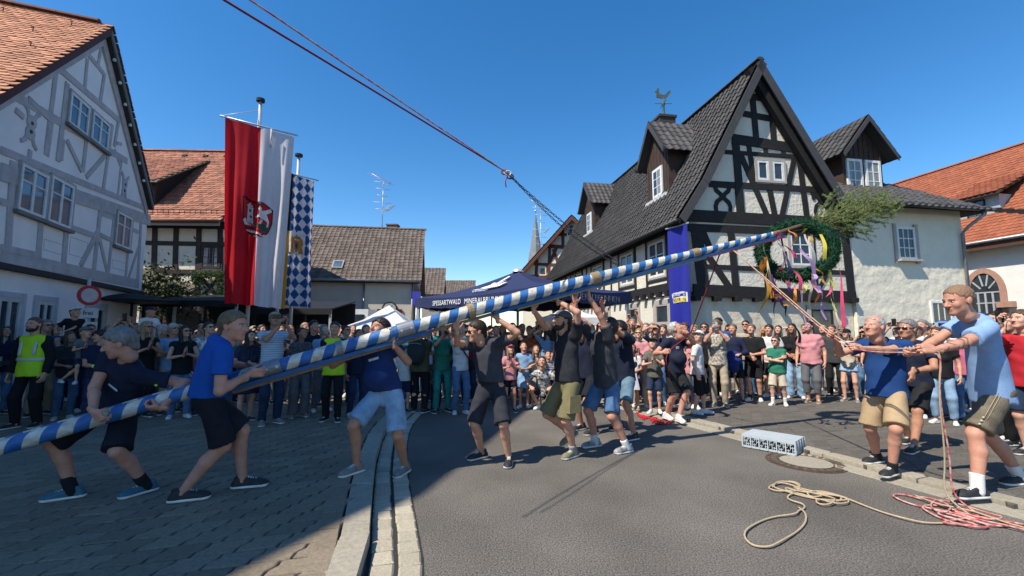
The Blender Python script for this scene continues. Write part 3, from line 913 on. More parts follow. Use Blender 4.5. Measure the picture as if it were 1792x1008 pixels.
# the raised square on the left
edge=offset(KL,-0.20)
sqpoly=[(p[0],p[1])for p in edge[1:]]+[(-3.4,9.3),(-6.2,13.2),(-22,15),(-22,-3)]
basepoly=[(p[0],p[1])for p in offset(KL,-0.02)]+[(-3.0,9.0),(-6.0,13.0),(-22,15),(-22,-3)]
sq=empty('paved_square',(-4,5,0),'raised square of grey interlocking concrete pavers on the left',kind='structure')
mb=MB();mb.prism([(x,y,-0.2)for x,y in basepoly],(0,0,0.2+ZP-0.025));mb.build('bedding',M_MORTAR,sq)
zp=slab_piece(zpaver(0.25,0.19,0.0065,0.036),0.05,0.009)
place_pieces('paver',lay(sqpoly,math.radians(16),0.25,0.19,ZP,zp,0.5,1.6,13,-14,0),[zp],M_PAV_I,M_PAV_S,sq,'distant_pavers')
# two straight courses of blocks, then the kerb stones
def course(line,d,W,L,name,m,parent,ztop,h,gap=0.006,x_lim=None,bev=0.008):
    p=resample(offset(line,d),L,0)
    cache=[]
    for a,b in zip(p[:-1],p[1:]):
        c=(a+b)/2
        if c[1]<1.2 or c[1]>14:continue
        l=np.linalg.norm(b-a);t=unit(b-a)
        out=[(-l/2+gap,-W/2+gap),(l/2-gap,-W/2+gap),(l/2-gap,W/2-gap),(-l/2+gap,W/2-gap)]
        q=np.array(out)+nr.normal(0,gap*0.45,(4,2))
        v,f=slab_piece(q,h,bev)
        tl=nr.normal(0,0.008,2)
        R=np.array([[t[0],-t[1],0],[t[1],t[0],0],[0,0,1]])
        v=v+np.c_[np.zeros((len(v),2)),v[:,0]*tl[0]*(bev>0.01)*.6+v[:,1]*tl[1]]
        mb=MB();mb.add(v@R.T+np.array([c[0],c[1],ztop]),f);mb.build(name,m,parent)
course(KL,-0.27,0.16,0.30,'paver',M_PAV_I,sq,ZP+.005,0.06)
kb=empty('kerb',(-1,4,0),'pale concrete kerb curving along the edge of the raised square',kind='structure')
course(KL,-0.085,0.20,1.0,'kerb_stone',M_KERB,kb,ZP+0.004,0.2,0.003,bev=0.02)
gut=empty('gutter',(-0.7,4,0),'gutter of two rows of worn granite setts beside the curved kerb',kind='structure')
mb=MB()
o0,o1=offset(KL,0.0),offset(KL,0.36)
for i in range(len(KL)-1):
    if KL[i][1]>-2.9:mb.prism([o0[i]+Z*0.002,o1[i]+Z*0.002,o1[i+1]+Z*0.002,o0[i+1]+Z*0.002],(0,0,0.003))
mb.build('bedding',M_MORTAR,gut)
course(KL,0.100,0.16,0.175,'sett',M_SETT,gut,0.016,0.05,0.007,bev=0.014)
course(KL,0.275,0.16,0.165,'sett',M_SETT,gut,0.019,0.05,0.007,bev=0.014)
# the pavement on the right
edge=offset(KR,-0.09)
pp=[(p[0],p[1])for p in edge]+[(12,-8),(24,4),(24,24),(8,24),(0.6,15)]
pv=empty('pavement',(6,7,0),'right pavement of wavy grey concrete blocks in front of the gable house',kind='structure')
mb=MB();mb.prism([(p[0],p[1],-0.2)for p in offset(KR,-0.02)]+[(12,-8,-.2),(24,4,-.2),(24,24,-.2),(8,24,-.2),(0.6,15,-.2)],(0,0,0.2+ZR-0.02));mb.build('bedding',M_MORTAR,pv)
rp=slab_piece(zpaver(0.215,0.125,0.003,0.028),0.04,0.005)
place_pieces('paving_block',lay(pp,math.radians(14),0.215,0.125,ZR,rp,0.5,2.0,13.5,0,16),[rp],M_RPAV_I,M_RPAV_S,pv,'distant_paving_blocks')
kb2=empty('kerb',(3.4,6,0),'low worn kerb of long stones along the right pavement',kind='structure')
course(KR,-0.085,0.17,0.95,'kerb_stone',M_KERB,kb2,ZR+0.009,0.2,0.004,bev=0.02)
gt2=empty('gutter',(3.2,6,0),'flat gutter strip of pale concrete slabs below the right kerb',kind='structure')
course(KR,0.13,0.24,0.55,'gutter_slab',M_KERB,gt2,0.008,0.05,0.003,bev=0.006)
# ------------------------------------------------------------------ building tools
class Facade:
    """A vertical wall plane: O a ground point, u along the wall, n towards the viewer."""
    def __init__(s,O,u,n=None):
        s.O=np.array(O,float);s.u=unit(u)
        s.n=unit(n)if n is not None else unit(np.cross(s.u,Z))
    def P(s,u,v,d=0.0):return s.O+s.u*u+Z*v+s.n*d
    def uv(s,x,y,d=0.0):
        r=ray(x,y);q=EYE+r*(np.dot(s.O+s.n*d-EYE,s.n)/np.dot(r,s.n))-s.O
        return float(q@s.u),float(q[2])
BCOUNT=[0]
def wall(fac,poly,m,parent,name='wall',thick=0.3,d=0.0):
    mb=MB();mb.prism([fac.P(u,v,d)for u,v in poly],-fac.n*thick);return mb.build(name,m,parent)
def timber(fac,a,b,w,m,parent,depth=0.035,d0=0.0,name='timber',px=True,back=0.04):
    """a beam from a to b (photo pixels, or wall coordinates with px=False), w wide, standing depth proud of the wall; points between bend it"""
    BCOUNT[0]+=1
    pts=[a,b]if not isinstance(a,list)else a
    q=np.array([fac.uv(*p)if px else p for p in pts],float)
    t=np.gradient(q,axis=0);t /= np.linalg.norm(t,axis=1)[:,None]
    nn=np.stack([-t[:,1],t[:,0]],1)
    ws=np.full(len(q),w)if np.isscalar(w)else np.array(w)
    dd=depth+d0+(BCOUNT[0]*7%11)*0.0012
    mb=MB()
    for i in range(len(q)-1):
        c=[q[i]-nn[i]*ws[i]/2,q[i+1]-nn[i+1]*ws[i+1]/2,q[i+1]+nn[i+1]*ws[i+1]/2,q[i]+nn[i]*ws[i]/2]
        mb.prism([fac.P(u,v,d0-back)for u,v in c],fac.n*(dd-d0+back))
    return mb.build(name,m,parent)
def window(fac,u0,u1,v0,v1,parent,m_frame,m_glass,cols=2,rows=2,fw=0.06,d=0.0,surround=None,sill=None,name='window',mun=0.028,casement=True,sash=None,curtain=None):
    """window: outer frame with recessed panes, glazing bars, optional stone or wood surround and sill"""
    dp=0.03+d
    def rect(mb,a0,a1,b0,b1,lo,hi):mb.prism([fac.P(a0,b0,lo),fac.P(a1,b0,lo),fac.P(a1,b1,lo),fac.P(a0,b1,lo)],fac.n*(hi-lo))
    mb=MB()
    rect(mb,u0,u0+fw,v0,v1,d-0.05,dp);rect(mb,u1-fw,u1,v0,v1,d-0.05,dp)
    rect(mb,u0+fw,u1-fw,v0,v0+fw,d-0.05,dp-0.002);rect(mb,u0+fw,u1-fw,v1-fw,v1,d-0.05,dp-0.002)
    w=mb.build(name,m_frame,parent)
    iu0,iu1,iv0,iv1=u0+fw,u1-fw,v0+fw,v1-fw
    mb=MB();n_=0
    if casement:
        c=(iu0+iu1)/2;rect(mb,c-fw*.55,c+fw*.55,iv0,iv1,d-0.03,dp-0.006);n_+=1
    for i in range(1,cols):
        x=iu0+(iu1-iu0)*i/cols
        if casement and abs(x-(iu0+iu1)/2)<0.03:continue
        rect(mb,x-mun/2,x+mun/2,iv0,iv1,d-0.02,dp-0.011);n_+=1
    rr=rows if isinstance(rows,(list,tuple))else[i/rows for i in range(1,rows)]
    for t in rr:
        y=iv0+(iv1-iv0)*t;rect(mb,iu0,iu1,y-mun/2,y+mun/2,d-0.02,dp-0.014);n_+=1
    if n_:mb.build('glazing_bar',m_frame,w)
    k=max(cols,1);ys=[0]+list(rr)+[1]
    for i in range(k):
        for j in range(len(ys)-1):
            mb=MB();a0=iu0+(iu1-iu0)*i/k;a1=iu0+(iu1-iu0)*(i+1)/k
            rect(mb,a0,a1,iv0+(iv1-iv0)*ys[j],iv0+(iv1-iv0)*ys[j+1],d-0.03,d+0.006+0.0006*((i+j)%2));mb.build('pane',m_glass,w)
    if surround:
        ms,sw=surround;mb=MB()
        rect(mb,u0-sw,u0-0.001,v0-sw,v1+sw,d-0.05,dp+0.006);rect(mb,u1+0.001,u1+sw,v0-sw,v1+sw,d-0.05,dp+0.006)
        rect(mb,u0-0.001,u1+0.001,v1+0.001,v1+sw,d-0.05,dp+0.004);rect(mb,u0-0.001,u1+0.001,v0-sw,v0-0.001,d-0.05,dp+0.004)
        mb.build('surround',ms,w)
    if sill:
        ms,so=sill;mb=MB()
        rect(mb,u0-0.06,u1+0.06,v0-0.07,v0-0.003,d-0.04,d+so);mb.build('sill',ms,w)
    return w
def pan_tile(w,l,th=0.022,wave=0.03,seg=6,kind='pan'):
    """one roof tile: x across, y down the slope, z out; upper end at y=0"""
    xs=np.linspace(-w/2*1.04,w/2*1.04,seg+1)
    if kind=='pan':zz=wave*(0.5+0.5*np.cos((xs/w+0.5)*2*math.pi*1.0))*np.where(xs>0,0.55,1.0)
    else:zz=np.zeros_like(xs)
    if kind=='beaver':
        ye=l-0.22*w*(np.abs(xs)/(w/2))**2.2
        xs=xs*0.955
    else:ye=np.full_like(xs,l)
    n=len(xs)
    top0=np.c_[xs,np.full(n,-0.03),zz+0.002];top1=np.c_[xs,ye,zz+th];bot1=np.c_[xs,ye,zz*0.6+0.0]
    v=np.vstack([top0,top1,bot1])
    f=[(i,n+i,n+i+1,i+1)for i in range(n-1)]+[(n+i,2*n+i,2*n+i+1,n+i+1)for i in range(n-1)]
    return v,f
def tile_slope(O,e,s,width,length,tw,tl,mats,parent,kind='pan',cut=None,nmax=300,name='roof_tile',stagger=0.0,wave=0.03,jit=0.006,th=0.022,seg=6):
    """tiles over the parallelogram O + e*a + s*b; cut(a, b) says where tiles lie"""
    e=unit(e);s=unit(s);n=unit(np.cross(e,s))
    if n[2]<0:n=-n
    items=[]
    rows=int(math.ceil(length/tl));cols=int(math.ceil(width/tw))
    R=np.stack([e,s,n],1)
    if np.linalg.det(R)<0:R[:,0]=-R[:,0]
    for r_ in range(rows):
        for c in range(cols+1):
            a=(c+0.5+(stagger if r_%2 else 0.0)-(0.5 if stagger else 0))*tw;b=r_*tl
            if a>width or(cut and not cut(a,b+tl*0.5)):continue
            M=np.eye(4);t=nr.normal(0,jit,2)
            Rt=R@np.array([[1,0,0],[0,1,0],[t[0],t[1],1.0]])
            M[:3,:3]=Rt;M[:3,3]=O+e*a+s*b+n*(0.012+nr.normal(0,0.002));items.append((M,0))
    v,f=pan_tile(tw,tl*1.08,th,wave,seg,kind)
    place_pieces(name,items,[(v,f)],mats[0],mats[1],parent,'distant_'+name+'s',nmax)
def tile_mats(name,col,col2,vary=0.16,rough=0.8,spec=0.25,sc=3.0):
    return(mat(name+'_tile',col,rough,col2,sc,0.35,90,spec,vary=vary,objrand=True,detail=6),mat(name+'_tile_joined',col,rough,col2,sc,0.35,90,spec,vary=vary,island=True,detail=6))
def slab(pts,d,m,parent,name):
    mb=MB();mb.prism(pts,d);return mb.build(name,m,parent)
def plaster(name,col,bump=0.8,bs=9,col2=None,bd=0.03):
    return mat(name,col,0.9,col2 or tuple(c*0.88 for c in col),1.6,bump,bs,0.15,bdist=bd,detail=6)
def swept(pts,r,m,parent,name,seg=8,smooth=True):
    mb=MB();mb.tube(pts,r,seg);return mb.build(name,m,parent,smooth)
GLASS=mat('window_glass',(0.020,0.028,0.036),0.08,(0.05,0.065,0.08),1.4,spec=0.6)
GLASS_SKY=mat('window_glass_sky_tint',(0.03,0.055,0.09),0.06,(0.09,0.14,0.20),1.6,spec=0.8)  # bluish tones stand in for sky mirrored in the panes
GLASS_CURT=mat('window_glass_curtain',(0.32,0.33,0.31),0.15,(0.16,0.17,0.16),3.0,spec=0.6,stretch=(4,4,.3))
M_WHITEFRAME=mat('white_window_frame',(0.78,0.78,0.75),0.45)
M_ZINC=mat('zinc',(0.30,0.31,0.32),0.45,(0.2,0.21,0.22),6,metal=0.6)
M_GREYMETAL=mat('pale_grey_metal',(0.55,0.56,0.57),0.4,metal=0.3)
M_BLACKMETAL=mat('black_metal',(0.02,0.02,0.02),0.5)
# ------------------------------------------------------------------ grey half-timbered house on the left
M_LPLAST=plaster('left_house_plaster',(0.80,0.79,0.78),0.35,30,bd=0.01)
M_LTIMB=mat('left_house_timber',(0.47,0.455,0.46),0.8,(0.35,0.34,0.345),5,0.5,40,stretch=(1,1,1))
M_LBASE=plaster('left_house_base_plaster',(0.78,0.78,0.78),0.3,25,bd=0.01)
M_LINE=mat('left_house_panel_line',(0.42,0.42,0.43),0.8)
T_BEAV=tile_mats('beavertail',(0.54,0.27,0.165),(0.40,0.185,0.11),0.22,sc=2.2)
M_VERGE=mat('verge_redbrown',(0.085,0.028,0.022),0.7)
M_VERGEGREY=mat('verge_grey',(0.16,0.17,0.165),0.7)
L0=at(243,560,12.5);L0[2]=0
FL=Facade(L0,(0.4,-1,0),(1,0.4,0))
lh=empty('half_timbered_house',L0,'grey half-timbered house with orange beavertail roof on the left','house')
OV=0.15
AU,AV=FL.uv(194,47,OV)
RU,RV=FL.uv(268,358,OV);LU,LV=FL.uv(0,164,OV)
LU,LV=AU+(LU-AU)*1.22,AV+(LV-AV)*1.22
rake_l=lambda u:AV+(LV-AV)*(u-AU)/(LU-AU)
EL=LU-0.25
wall(FL,[(0,2.62),(EL-0.2,2.62),(EL-0.2,rake_l(EL-.2)-.2),(AU,AV-0.2),(0,RV-0.1)],M_LPLAST,lh,thick=7.0)
wall(FL,[(0.02,0),(EL-0.2,0),(EL-0.2,2.6),(0.02,2.6)],M_LBASE,lh,'ground_floor_wall',thick=6.9,d=-0.05)
timber(FL,(0.0,2.60),(EL-0.2,2.60),0.10,mat('ledge_dark',(0.04,0.037,0.035),0.8),lh,0.07,name='ledge',px=False)
mT=M_LTIMB
B_=lambda a,b,w:timber(FL,a,b,w,mT,lh,0.014)
# horizontal timbers (photo pixels on this wall)
B_((0,447),(242,497),0.24)
B_((0,300),(262,386),0.30)
B_((0,262),(258,366),0.13)
B_((22,165),(222,282),0.16)
B_((98,116),(207,210),0.14)
B_((148,88),(180,128),0.11)
B_((0,352),(30,361),0.12);B_((128,348),(178,366),0.11);B_((124,398),(166,413),0.12)
B_((173,372),(197,380),0.12);B_((175,411),(194,420),0.10);B_((228,400),(242,406),0.10)
B_((0,433),(70,448),0.001+0.12)
# posts
for a,b,w in(((22,282),(12,440),.15),((77,306),(66,452),.15),((122,316),(110,462),.15),((88,215),(80,272),.14),((97,128),(80,262),.12),((117,145),(100,282),.13),
                ((152,102),(147,158),.09),((178,76),(170,118),.09),((182,128),(174,180),.10),((196,218),(180,330),.11),((207,208),(199,256),.09),((150,245),(144,300),.11),((110,243),(106,280),.11),
                ((176,352),(163,474),.13),((201,362),(188,482),.11),((228,378),(219,490),.11),((247,372),(240,490),.12),((52,262),(47,300),.10),((212,282),(206,340),.08)):
    B_(a,b,w)
# braces
for a,b,w in(((172,402),(140,465),.14),((170,402),(187,478),.11),((116,246),(142,300),.10),((183,272),(150,310),.11),((242,432),(224,488),.10),((26,192),(40,205),.1),((212,252),(204,250),.08),
                ((200,262),(210,290),.08),((48,172),(92,214),.001+.11)):
    B_(a,b,w)
# the two curled ornaments (figure-eight blocks with round holes)
for cx,cy in((53,223),(217,328)):
    u,v=FL.uv(cx,cy)
    for dv in(-0.10,0.10):
        mb=MB();a=np.arange(18)*2*math.pi/18
        mb.prism([FL.P(u+0.13*math.cos(t),v+dv+0.13*math.sin(t),0.0)for t in a],FL.n*(0.017+abs(dv+.1)*.02))
        mb.build('carved_ornament',mT,lh)
        mb=MB();mb.prism([FL.P(u+0.035*math.cos(t),v+dv*.8+0.035*math.sin(t),0.0)for t in a],FL.n*0.027);mb.build('ornament_hole',M_BLACKMETAL,lh)
    for sx in(-1,1):
        for sv in(-1,1):
            timber(FL,[(u+sx*0.08,v+sv*0.16),(u+sx*0.12,v+sv*0.27),(u+sx*0.22,v+sv*0.34)],None,0.075,mT,lh,0.012,name='curved_brace',px=False)
# thin painted line inside each plaster field is left to shallow strips
for x0,y0,x1,y1 in((126,327,168,360),(123,360,165,408),(122,405,152,462),(23,392,66,442),(76,408,112,456),(0,300,22,342),(178,348,198,374),(196,446,220,482)):
    ua,va=FL.uv(x0,y0);ub,vb=FL.uv(x1,y1);g=0.05
    ua-=g;ub+=g;va-=0.1;vb+=0.1
    if ua-ub<0.2 or va-vb<0.2:continue
    mb=MB()
    for p in([(ub,vb),(ua,vb),(ua,vb+.012),(ub,vb+.012)],[(ub,va-.012),(ua,va-.012),(ua,va),(ub,va)],[(ub,vb+.012),(ub+.012,vb+.012),(ub+.012,va-.012),(ub,va-.012)],[(ua-.012,vb+.012),(ua,vb+.012),(ua,va-.012),(ua-.012,va-.012)]):
        mb.prism([FL.P(*q,-0.01)for q in p],FL.n*0.0125)
    mb.build('panel_line',M_LINE,lh)
# windows
def lwin(x0,y0,x1,y1,rows=(0.68,),glass=GLASS_SKY,cols=2):
    ua,va=FL.uv(x0,y0);ub,vb=FL.uv(x1,y1)
    va2=FL.uv(x1,y0)[1]
    window(FL,ub,ua,vb,va,lh,mat('pale_window_frame',(0.70,0.71,0.70),0.6),glass,cols,rows,0.06,0.02,(mat('grey_window_trim',(0.40,0.40,0.40),0.7),0.035),(mat('grey_sill',(0.16,0.16,0.16),0.6),0.07),casement=True)
for q in((34,283,73,384),(87,305,119,402),(121,158,149,240),(160,193,185,266)):lwin(*q)
lwin(203,368,224,438)
for x0,y0,x1,y1 in((2,519,35,590),(70,526,93,590),(160,536,182,590)):
    ua,va=FL.uv(x0,y0);ub,vb=FL.uv(x1,y1)
    window(FL,ub,ua,1.0,va,lh,mat('grey_window_frame',(0.52,0.53,0.52),0.6),GLASS,2,1,0.07,-0.05,(mat('grey_blue_trim',(0.45,0.48,0.52),0.7),0.1),(mat('dark_sill',(0.06,0.06,0.06),0.6),0.12))
# roof: ridge runs back from the gable
rdg=-FL.n
apex=FL.P(AU,AV,OV)
top=FL.P(AU,AV,OV);bot=FL.P(LU,LV,OV);sv=unit(bot-top);sl_len=np.linalg.norm(bot-top)
slab([top+Z*.0,bot,bot+rdg*7.5,top+rdg*7.5],Z*-0.10+sv*0,M_VERGE,lh,'roof_deck')
tile_slope(top-sv*0.02+rdg*0.02+Z*0.012,rdg,sv,7.4,sl_len,0.155,0.112,T_BEAV,lh,'beaver',stagger=0.5,jit=0.012,th=0.02,cut=lambda a,b:abs(a)<6.9-b*0.2)
top3=top.copy();bot3=FL.P(RU,RV,OV);sv3=unit(bot3-top3);l3=np.linalg.norm(bot3-top3)
slab([top3,bot3,bot3+rdg*7.5,top3+rdg*7.5],Z*-0.10,M_VERGE,lh,'roof_deck')
tile_slope(top3+rdg*0.02+Z*0.012,rdg,sv3,1.6,l3,0.155,0.112,T_BEAV,lh,'beaver',stagger=0.5,jit=0.012,nmax=0)
# verge boards along both rakes, pale soffit boards under the overhang
for(t_,b_,nm)in((top,bot,'l'),(top3,bot3,'r')):
    slab([t_+Z*0.01,b_+Z*0.01,b_-Z*0.17,t_-Z*0.20],FL.n*0.03,M_VERGE if nm=='l' else M_VERGEGREY,lh,'verge_board')
    slab([t_-Z*0.16,b_-Z*0.14,b_-Z*0.14-FL.n*OV,t_-Z*0.16-FL.n*OV],Z*-0.03,M_VERGEGREY if nm=='l' else mat('soffit_dark',(0.05,0.048,0.045),0.8),lh,'soffit')
    slab([t_-Z*0.20-FL.n*.10,b_-Z*0.18-FL.n*.10,b_-Z*0.42-FL.n*.10,t_-Z*0.50-FL.n*.10],-FL.n*0.11,M_LTIMB,lh,'rafter')
# tiles of the far slope seen edge-on along the verge, small lamps under it
for i in range(26):
    c=top3+sv3*(l3*(i+0.5)/26)
    mb=MB();mb.box(c+Z*0.02+FL.n*0.035,[sv3*0.085+Z*.012,FL.n*0.02,np.cross(sv3,FL.n)*0.028]);mb.build('verge_tile',M_VERGE,lh)
for i in range(7):
    c=top3+sv3*(0.5+i*0.52)-Z*0.26-FL.n*0.02
    mb=MB();mb.lathe(c,[(0.02,0.05),(0.035,0.02),(0.03,-0.02),(0.0,-0.03)],8);mb.build('soffit_lamp',mat('milk_glass',(0.7,0.7,0.68),0.3),lh)
# ridge tiles, snow hooks, roof vent
for i in range(18):
    c=apex+rdg*(0.2+i*0.36)+Z*0.03
    mb=MB();a=np.linspace(0,math.pi,7)
    w_=unit(np.cross(rdg,Z))
    mb.prism([c+w_*0.12*math.cos(t)+Z*0.09*math.sin(t)for t in a],rdg*0.37);mb.build('ridge_tile',mat('ridge_brown',(0.13,0.055,0.04),0.8),lh)
for i in range(4):
    for j in range(4):
        c=top+sv*(0.6+j*0.85)+rdg*(0.5+i*1.1+0.3*(j%2))+np.cross(rdg,sv)*0.0+Z*0.06
        mb=MB();mb.tube([c,c+Z*0.09-sv*0.02,c+Z*0.10+sv*0.05],0.012,5);mb.build('snow_hook',M_VERGE,lh)
# ------------------------------------------------------------------ old house with brown roof behind, on the left
M_CREAM=plaster('cream_plaster',(0.66,0.60,0.48),0.9,7)
M_DKTIMB=mat('dark_brown_timber',(0.028,0.018,0.014),0.8,(0.05,0.035,0.028),8,0.4,50)
T_BROWN=tile_mats('weathered_red',(0.36,0.155,0.095),(0.22,0.092,0.062),0.28,sc=1.6)
T_GREYBR=tile_mats('greybrown',(0.15,0.118,0.098),(0.10,0.080,0.068),0.22,sc=1.2)
O2=at(205,560,16.5);O2[2]=0
F2b=Facade(O2,(1,0.04,0))
bh=empty('half_timbered_barn',O2,'old house with weathered red roof and dark timbers behind the red and white flag','house')
W2=3.7
e_v=F2b.uv(320,380,0.5)[1]
wall(F2b,[(-2.5,0),(W2,0),(W2,e_v+0.1),(-2.5,e_v+0.1)],M_CREAM,bh,thick=7.5)
wl,ln=W2+3.0,5.9
eo=F2b.P(-2.8,e_v-0.12,0.55);sl2=unit(np.r_[(-F2b.n*1.0)[:2],1.08]);rt_=eo+sl2*ln
slab([eo,eo+F2b.u*wl,rt_+F2b.u*wl,rt_],Z*-0.12,M_DKTIMB,bh,'roof_deck')
tile_slope(rt_+Z*0.01,F2b.u,-sl2,wl,ln,0.19,0.17,T_BROWN,bh,'beaver',stagger=0.5,jit=0.02,nmax=300,th=0.024)
slab([rt_,rt_+F2b.u*wl,rt_+F2b.u*wl-F2b.n*4-Z*4,rt_-F2b.n*4-Z*4],Z*-0.12,T_BROWN[1],bh,'rear_roof')
slab([F2b.P(W2,0,-0.1),F2b.P(W2,e_v,-0.1),rt_+F2b.u*(W2+2.8)-Z*0.2,F2b.P(W2,e_v,-7),F2b.P(W2,0,-7)],F2b.u*-0.2,M_CREAM,bh,'gable_wall')
for i in range(int(wl/.38)):
    c=rt_+F2b.u*(0.2+i*0.38)+Z*0.02;a=np.linspace(0,math.pi,6)
    mb=MB();mb.prism([c+F2b.n*0.12*math.cos(t)+Z*0.09*math.sin(t)for t in a],F2b.u*0.39);mb.build('ridge_tile',T_BROWN[0],bh)
slab([eo-Z*0.05,eo+F2b.u*wl-Z*0.05,eo+F2b.u*wl-Z*0.22,eo-Z*0.22],F2b.n*0.05,mat('eave_board',(0.30,0.25,0.20),0.7),bh,'eave_board')
swept([eo+F2b.n*0.10-Z*0.06,eo+F2b.u*wl+F2b.n*0.10-Z*0.06],0.065,mat('copper_gutter',(0.13,0.07,0.05),0.5,metal=0.5),bh,'gutter')
# snow guard rail and vents on the roof
for i in range(4):
    c=rt_-sl2*0.55+F2b.u*(2.6+i*0.95)+Z*0.05
    mb=MB();mb.box(c,[F2b.u*0.10,-sl2*0.07,np.cross(F2b.u,-sl2)*0.05]);mb.build('vent_tile',M_DKTIMB,bh)
for i in range(int(wl/.2)):
    c=eo+sl2*0.35+F2b.u*(i*0.2)+Z*0.05
    mb=MB();mb.tube([c,c+Z*0.16],0.012,4);mb.build('snow_guard_bar',M_DKTIMB,bh)
swept([eo+sl2*0.35+Z*0.21,eo+sl2*0.35+Z*0.21+F2b.u*wl],0.014,M_DKTIMB,bh,'snow_guard_rail',5)
B2=lambda a,b,w:timber(F2b,a,b,w,M_DKTIMB,bh,0.03)
B2((200,391),(400,395),0.30)
B2((200,424),(400,428),0.17)
B2((240,473),(400,478),0.17)
for x in(271,308,348):B2((x+1,395),(x-3,530),0.19)
B2((386,395),(384,530),0.19)
# window and the crossed panel under it
ua,va=F2b.uv(354,430);ub,vb=F2b.uv(386,470)
window(F2b,ua,ub,vb,va,bh,M_DKTIMB,mat('old_window_glass',(0.06,0.06,0.06),0.1,(0.25,0.26,0.27),3,spec=.7),3,(0.5,),0.08,0.02)
B2((350,482),(386,524),0.12);B2((386,482),(350,524),0.12);B2((346,527),(400,529),0.15)
# the dormer with one dark cheek
nr2=unit(np.cross(F2b.u,sl2))
def on_roof2(x,y):
    r=ray(x,y);return EYE+r*(np.dot(eo-EYE,nr2)/np.dot(r,nr2))
q0=on_roof2(270,362);lo_,hi_=0.3,6.0
for _ in range(40):
    mid_=(lo_+hi_)/2;pt=q0+sl2*mid_;dv_=pt-EYE
    if 504-FPX*(dv_@UP)/(dv_@FW)>284:lo_=mid_
    else:hi_=mid_
tb=q0+sl2*lo_+Z*.05
q1=np.array([q0[0],q0[1],at(263,314,q0[1])[2]]);q0=q0-Z*.1
mb=MB();mb.prism([q0,q1,tb,(q0+tb)/2-Z*.1],np.array([-0.12,0,0]));mb.build('dormer_cheek',mat('dormer_dark_boards',(0.03,0.022,0.02),0.8),bh)
mb=MB();mb.prism([q0,q1,q1-F2b.u*3.2,q0-F2b.u*3.2],np.array([0,0.1,0]));mb.build('dormer_front',M_DKTIMB,bh)
dln=np.linalg.norm(tb-q1)+.35
dd=unit(tb-q1);ds=q1+F2b.u*0.25-dd*0.35+Z*0.06
slab([ds,ds+dd*dln,ds+dd*dln-F2b.u*3.6,ds-F2b.u*3.6],Z*-0.07,mat('dormer_edge',(0.20,0.19,0.13),0.8),bh,'dormer_deck')
tile_slope(ds+dd*dln-F2b.u*3.6+Z*0.01,F2b.u,-dd,3.6,dln,0.19,0.17,T_BROWN,bh,'beaver',stagger=0.5,jit=0.02,nmax=60)
# lean-to with an old tiled roof below, dark inside
pl=empty('lean_to_shed',F2b.P(1,0,1.5),'low lean-to with mossy tiles between the grey house and the red flag','shed')
a_=at(238,466,15.6);b_=at(345,503,15.0)
fr=np.array([0.1,-1.2,-0.75])
T_MOSS=tile_mats('mossy',(0.16,0.125,0.09),(0.09,0.085,0.05),0.25)
slab([a_,b_,b_+fr,a_+fr],Z*-0.1,M_DKTIMB,pl,'roof_deck')
tile_slope(a_+Z*0.01,b_-a_,fr,np.linalg.norm(b_-a_),np.linalg.norm(fr),0.2,0.17,T_MOSS,pl,'beaver',stagger=0.5,jit=0.03,nmax=40)
for t in(0.05,0.95):
    p=a_*(1-t)+b_*t+fr*0.9;mb=MB();mb.abox((p[0]-.06,p[1]-.06,0),(p[0]+.06,p[1]+.06,p[2]));mb.build('post',M_DKTIMB,pl)
mb=MB();mb.abox((a_[0],15.9,0),(b_[0],16.0,2.6));mb.build('back_boards',M_DKTIMB,pl)
# ------------------------------------------------------------------ beige house with the big grey-brown roof, mid distance
O3=at(520,560,24.0);O3[2]=0
F3b=Facade(O3,(1,0.16,0))
mh_=empty('beige_house',O3,'beige house with a large grey-brown tiled roof and skylight beyond the flags','house')
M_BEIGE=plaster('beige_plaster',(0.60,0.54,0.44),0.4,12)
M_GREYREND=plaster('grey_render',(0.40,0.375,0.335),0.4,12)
W3=F3b.uv(724,500)[0]
e3v=F3b.uv(640,488,0.3)[1]
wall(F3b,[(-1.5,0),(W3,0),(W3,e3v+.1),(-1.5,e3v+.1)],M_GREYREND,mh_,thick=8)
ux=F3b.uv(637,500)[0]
wall(F3b,[(ux,0.05),(W3-0.02,0.05),(W3-0.02,e3v),(ux,e3v)],M_BEIGE,mh_,'sunlit_wall',thick=0.02,d=0.024)  # thin paler sheet: sunlight on this stretch is put into its colour
eo=F3b.P(-2.0,e3v-0.1,0.35);sl3=unit(np.r_[(-F3b.n)[:2],0.95]);ln3=5.7;wl3=W3+2.0+0.35;rt3=eo+sl3*ln3
slab([eo,eo+F3b.u*wl3,rt3+F3b.u*wl3,rt3],Z*-0.14,M_DKTIMB,mh_,'roof_deck')
tile_slope(rt3+Z*0.02,F3b.u,-sl3,wl3,ln3,0.28,0.30,T_GREYBR,mh_,'pan',jit=0.015,nmax=300,wave=0.05,th=0.03)
rdk=np.array([F3b.n[0],F3b.n[1],0])
slab([rt3,rt3+F3b.u*wl3,rt3+F3b.u*wl3-rdk*4.2-Z*4,rt3-rdk*4.2-Z*4],Z*-0.14,T_GREYBR[1],mh_,'rear_roof')
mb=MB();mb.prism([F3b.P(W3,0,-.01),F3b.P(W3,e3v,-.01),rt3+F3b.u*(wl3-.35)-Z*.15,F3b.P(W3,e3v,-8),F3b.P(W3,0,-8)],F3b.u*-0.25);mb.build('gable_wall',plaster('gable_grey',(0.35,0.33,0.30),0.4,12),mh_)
slab([eo+F3b.u*wl3,rt3+F3b.u*wl3,rt3+F3b.u*wl3-Z*0.25,eo+F3b.u*wl3-Z*0.25],F3b.u*0.05,mat('verge_pale',(0.42,0.40,0.37),0.7),mh_,'verge_board')
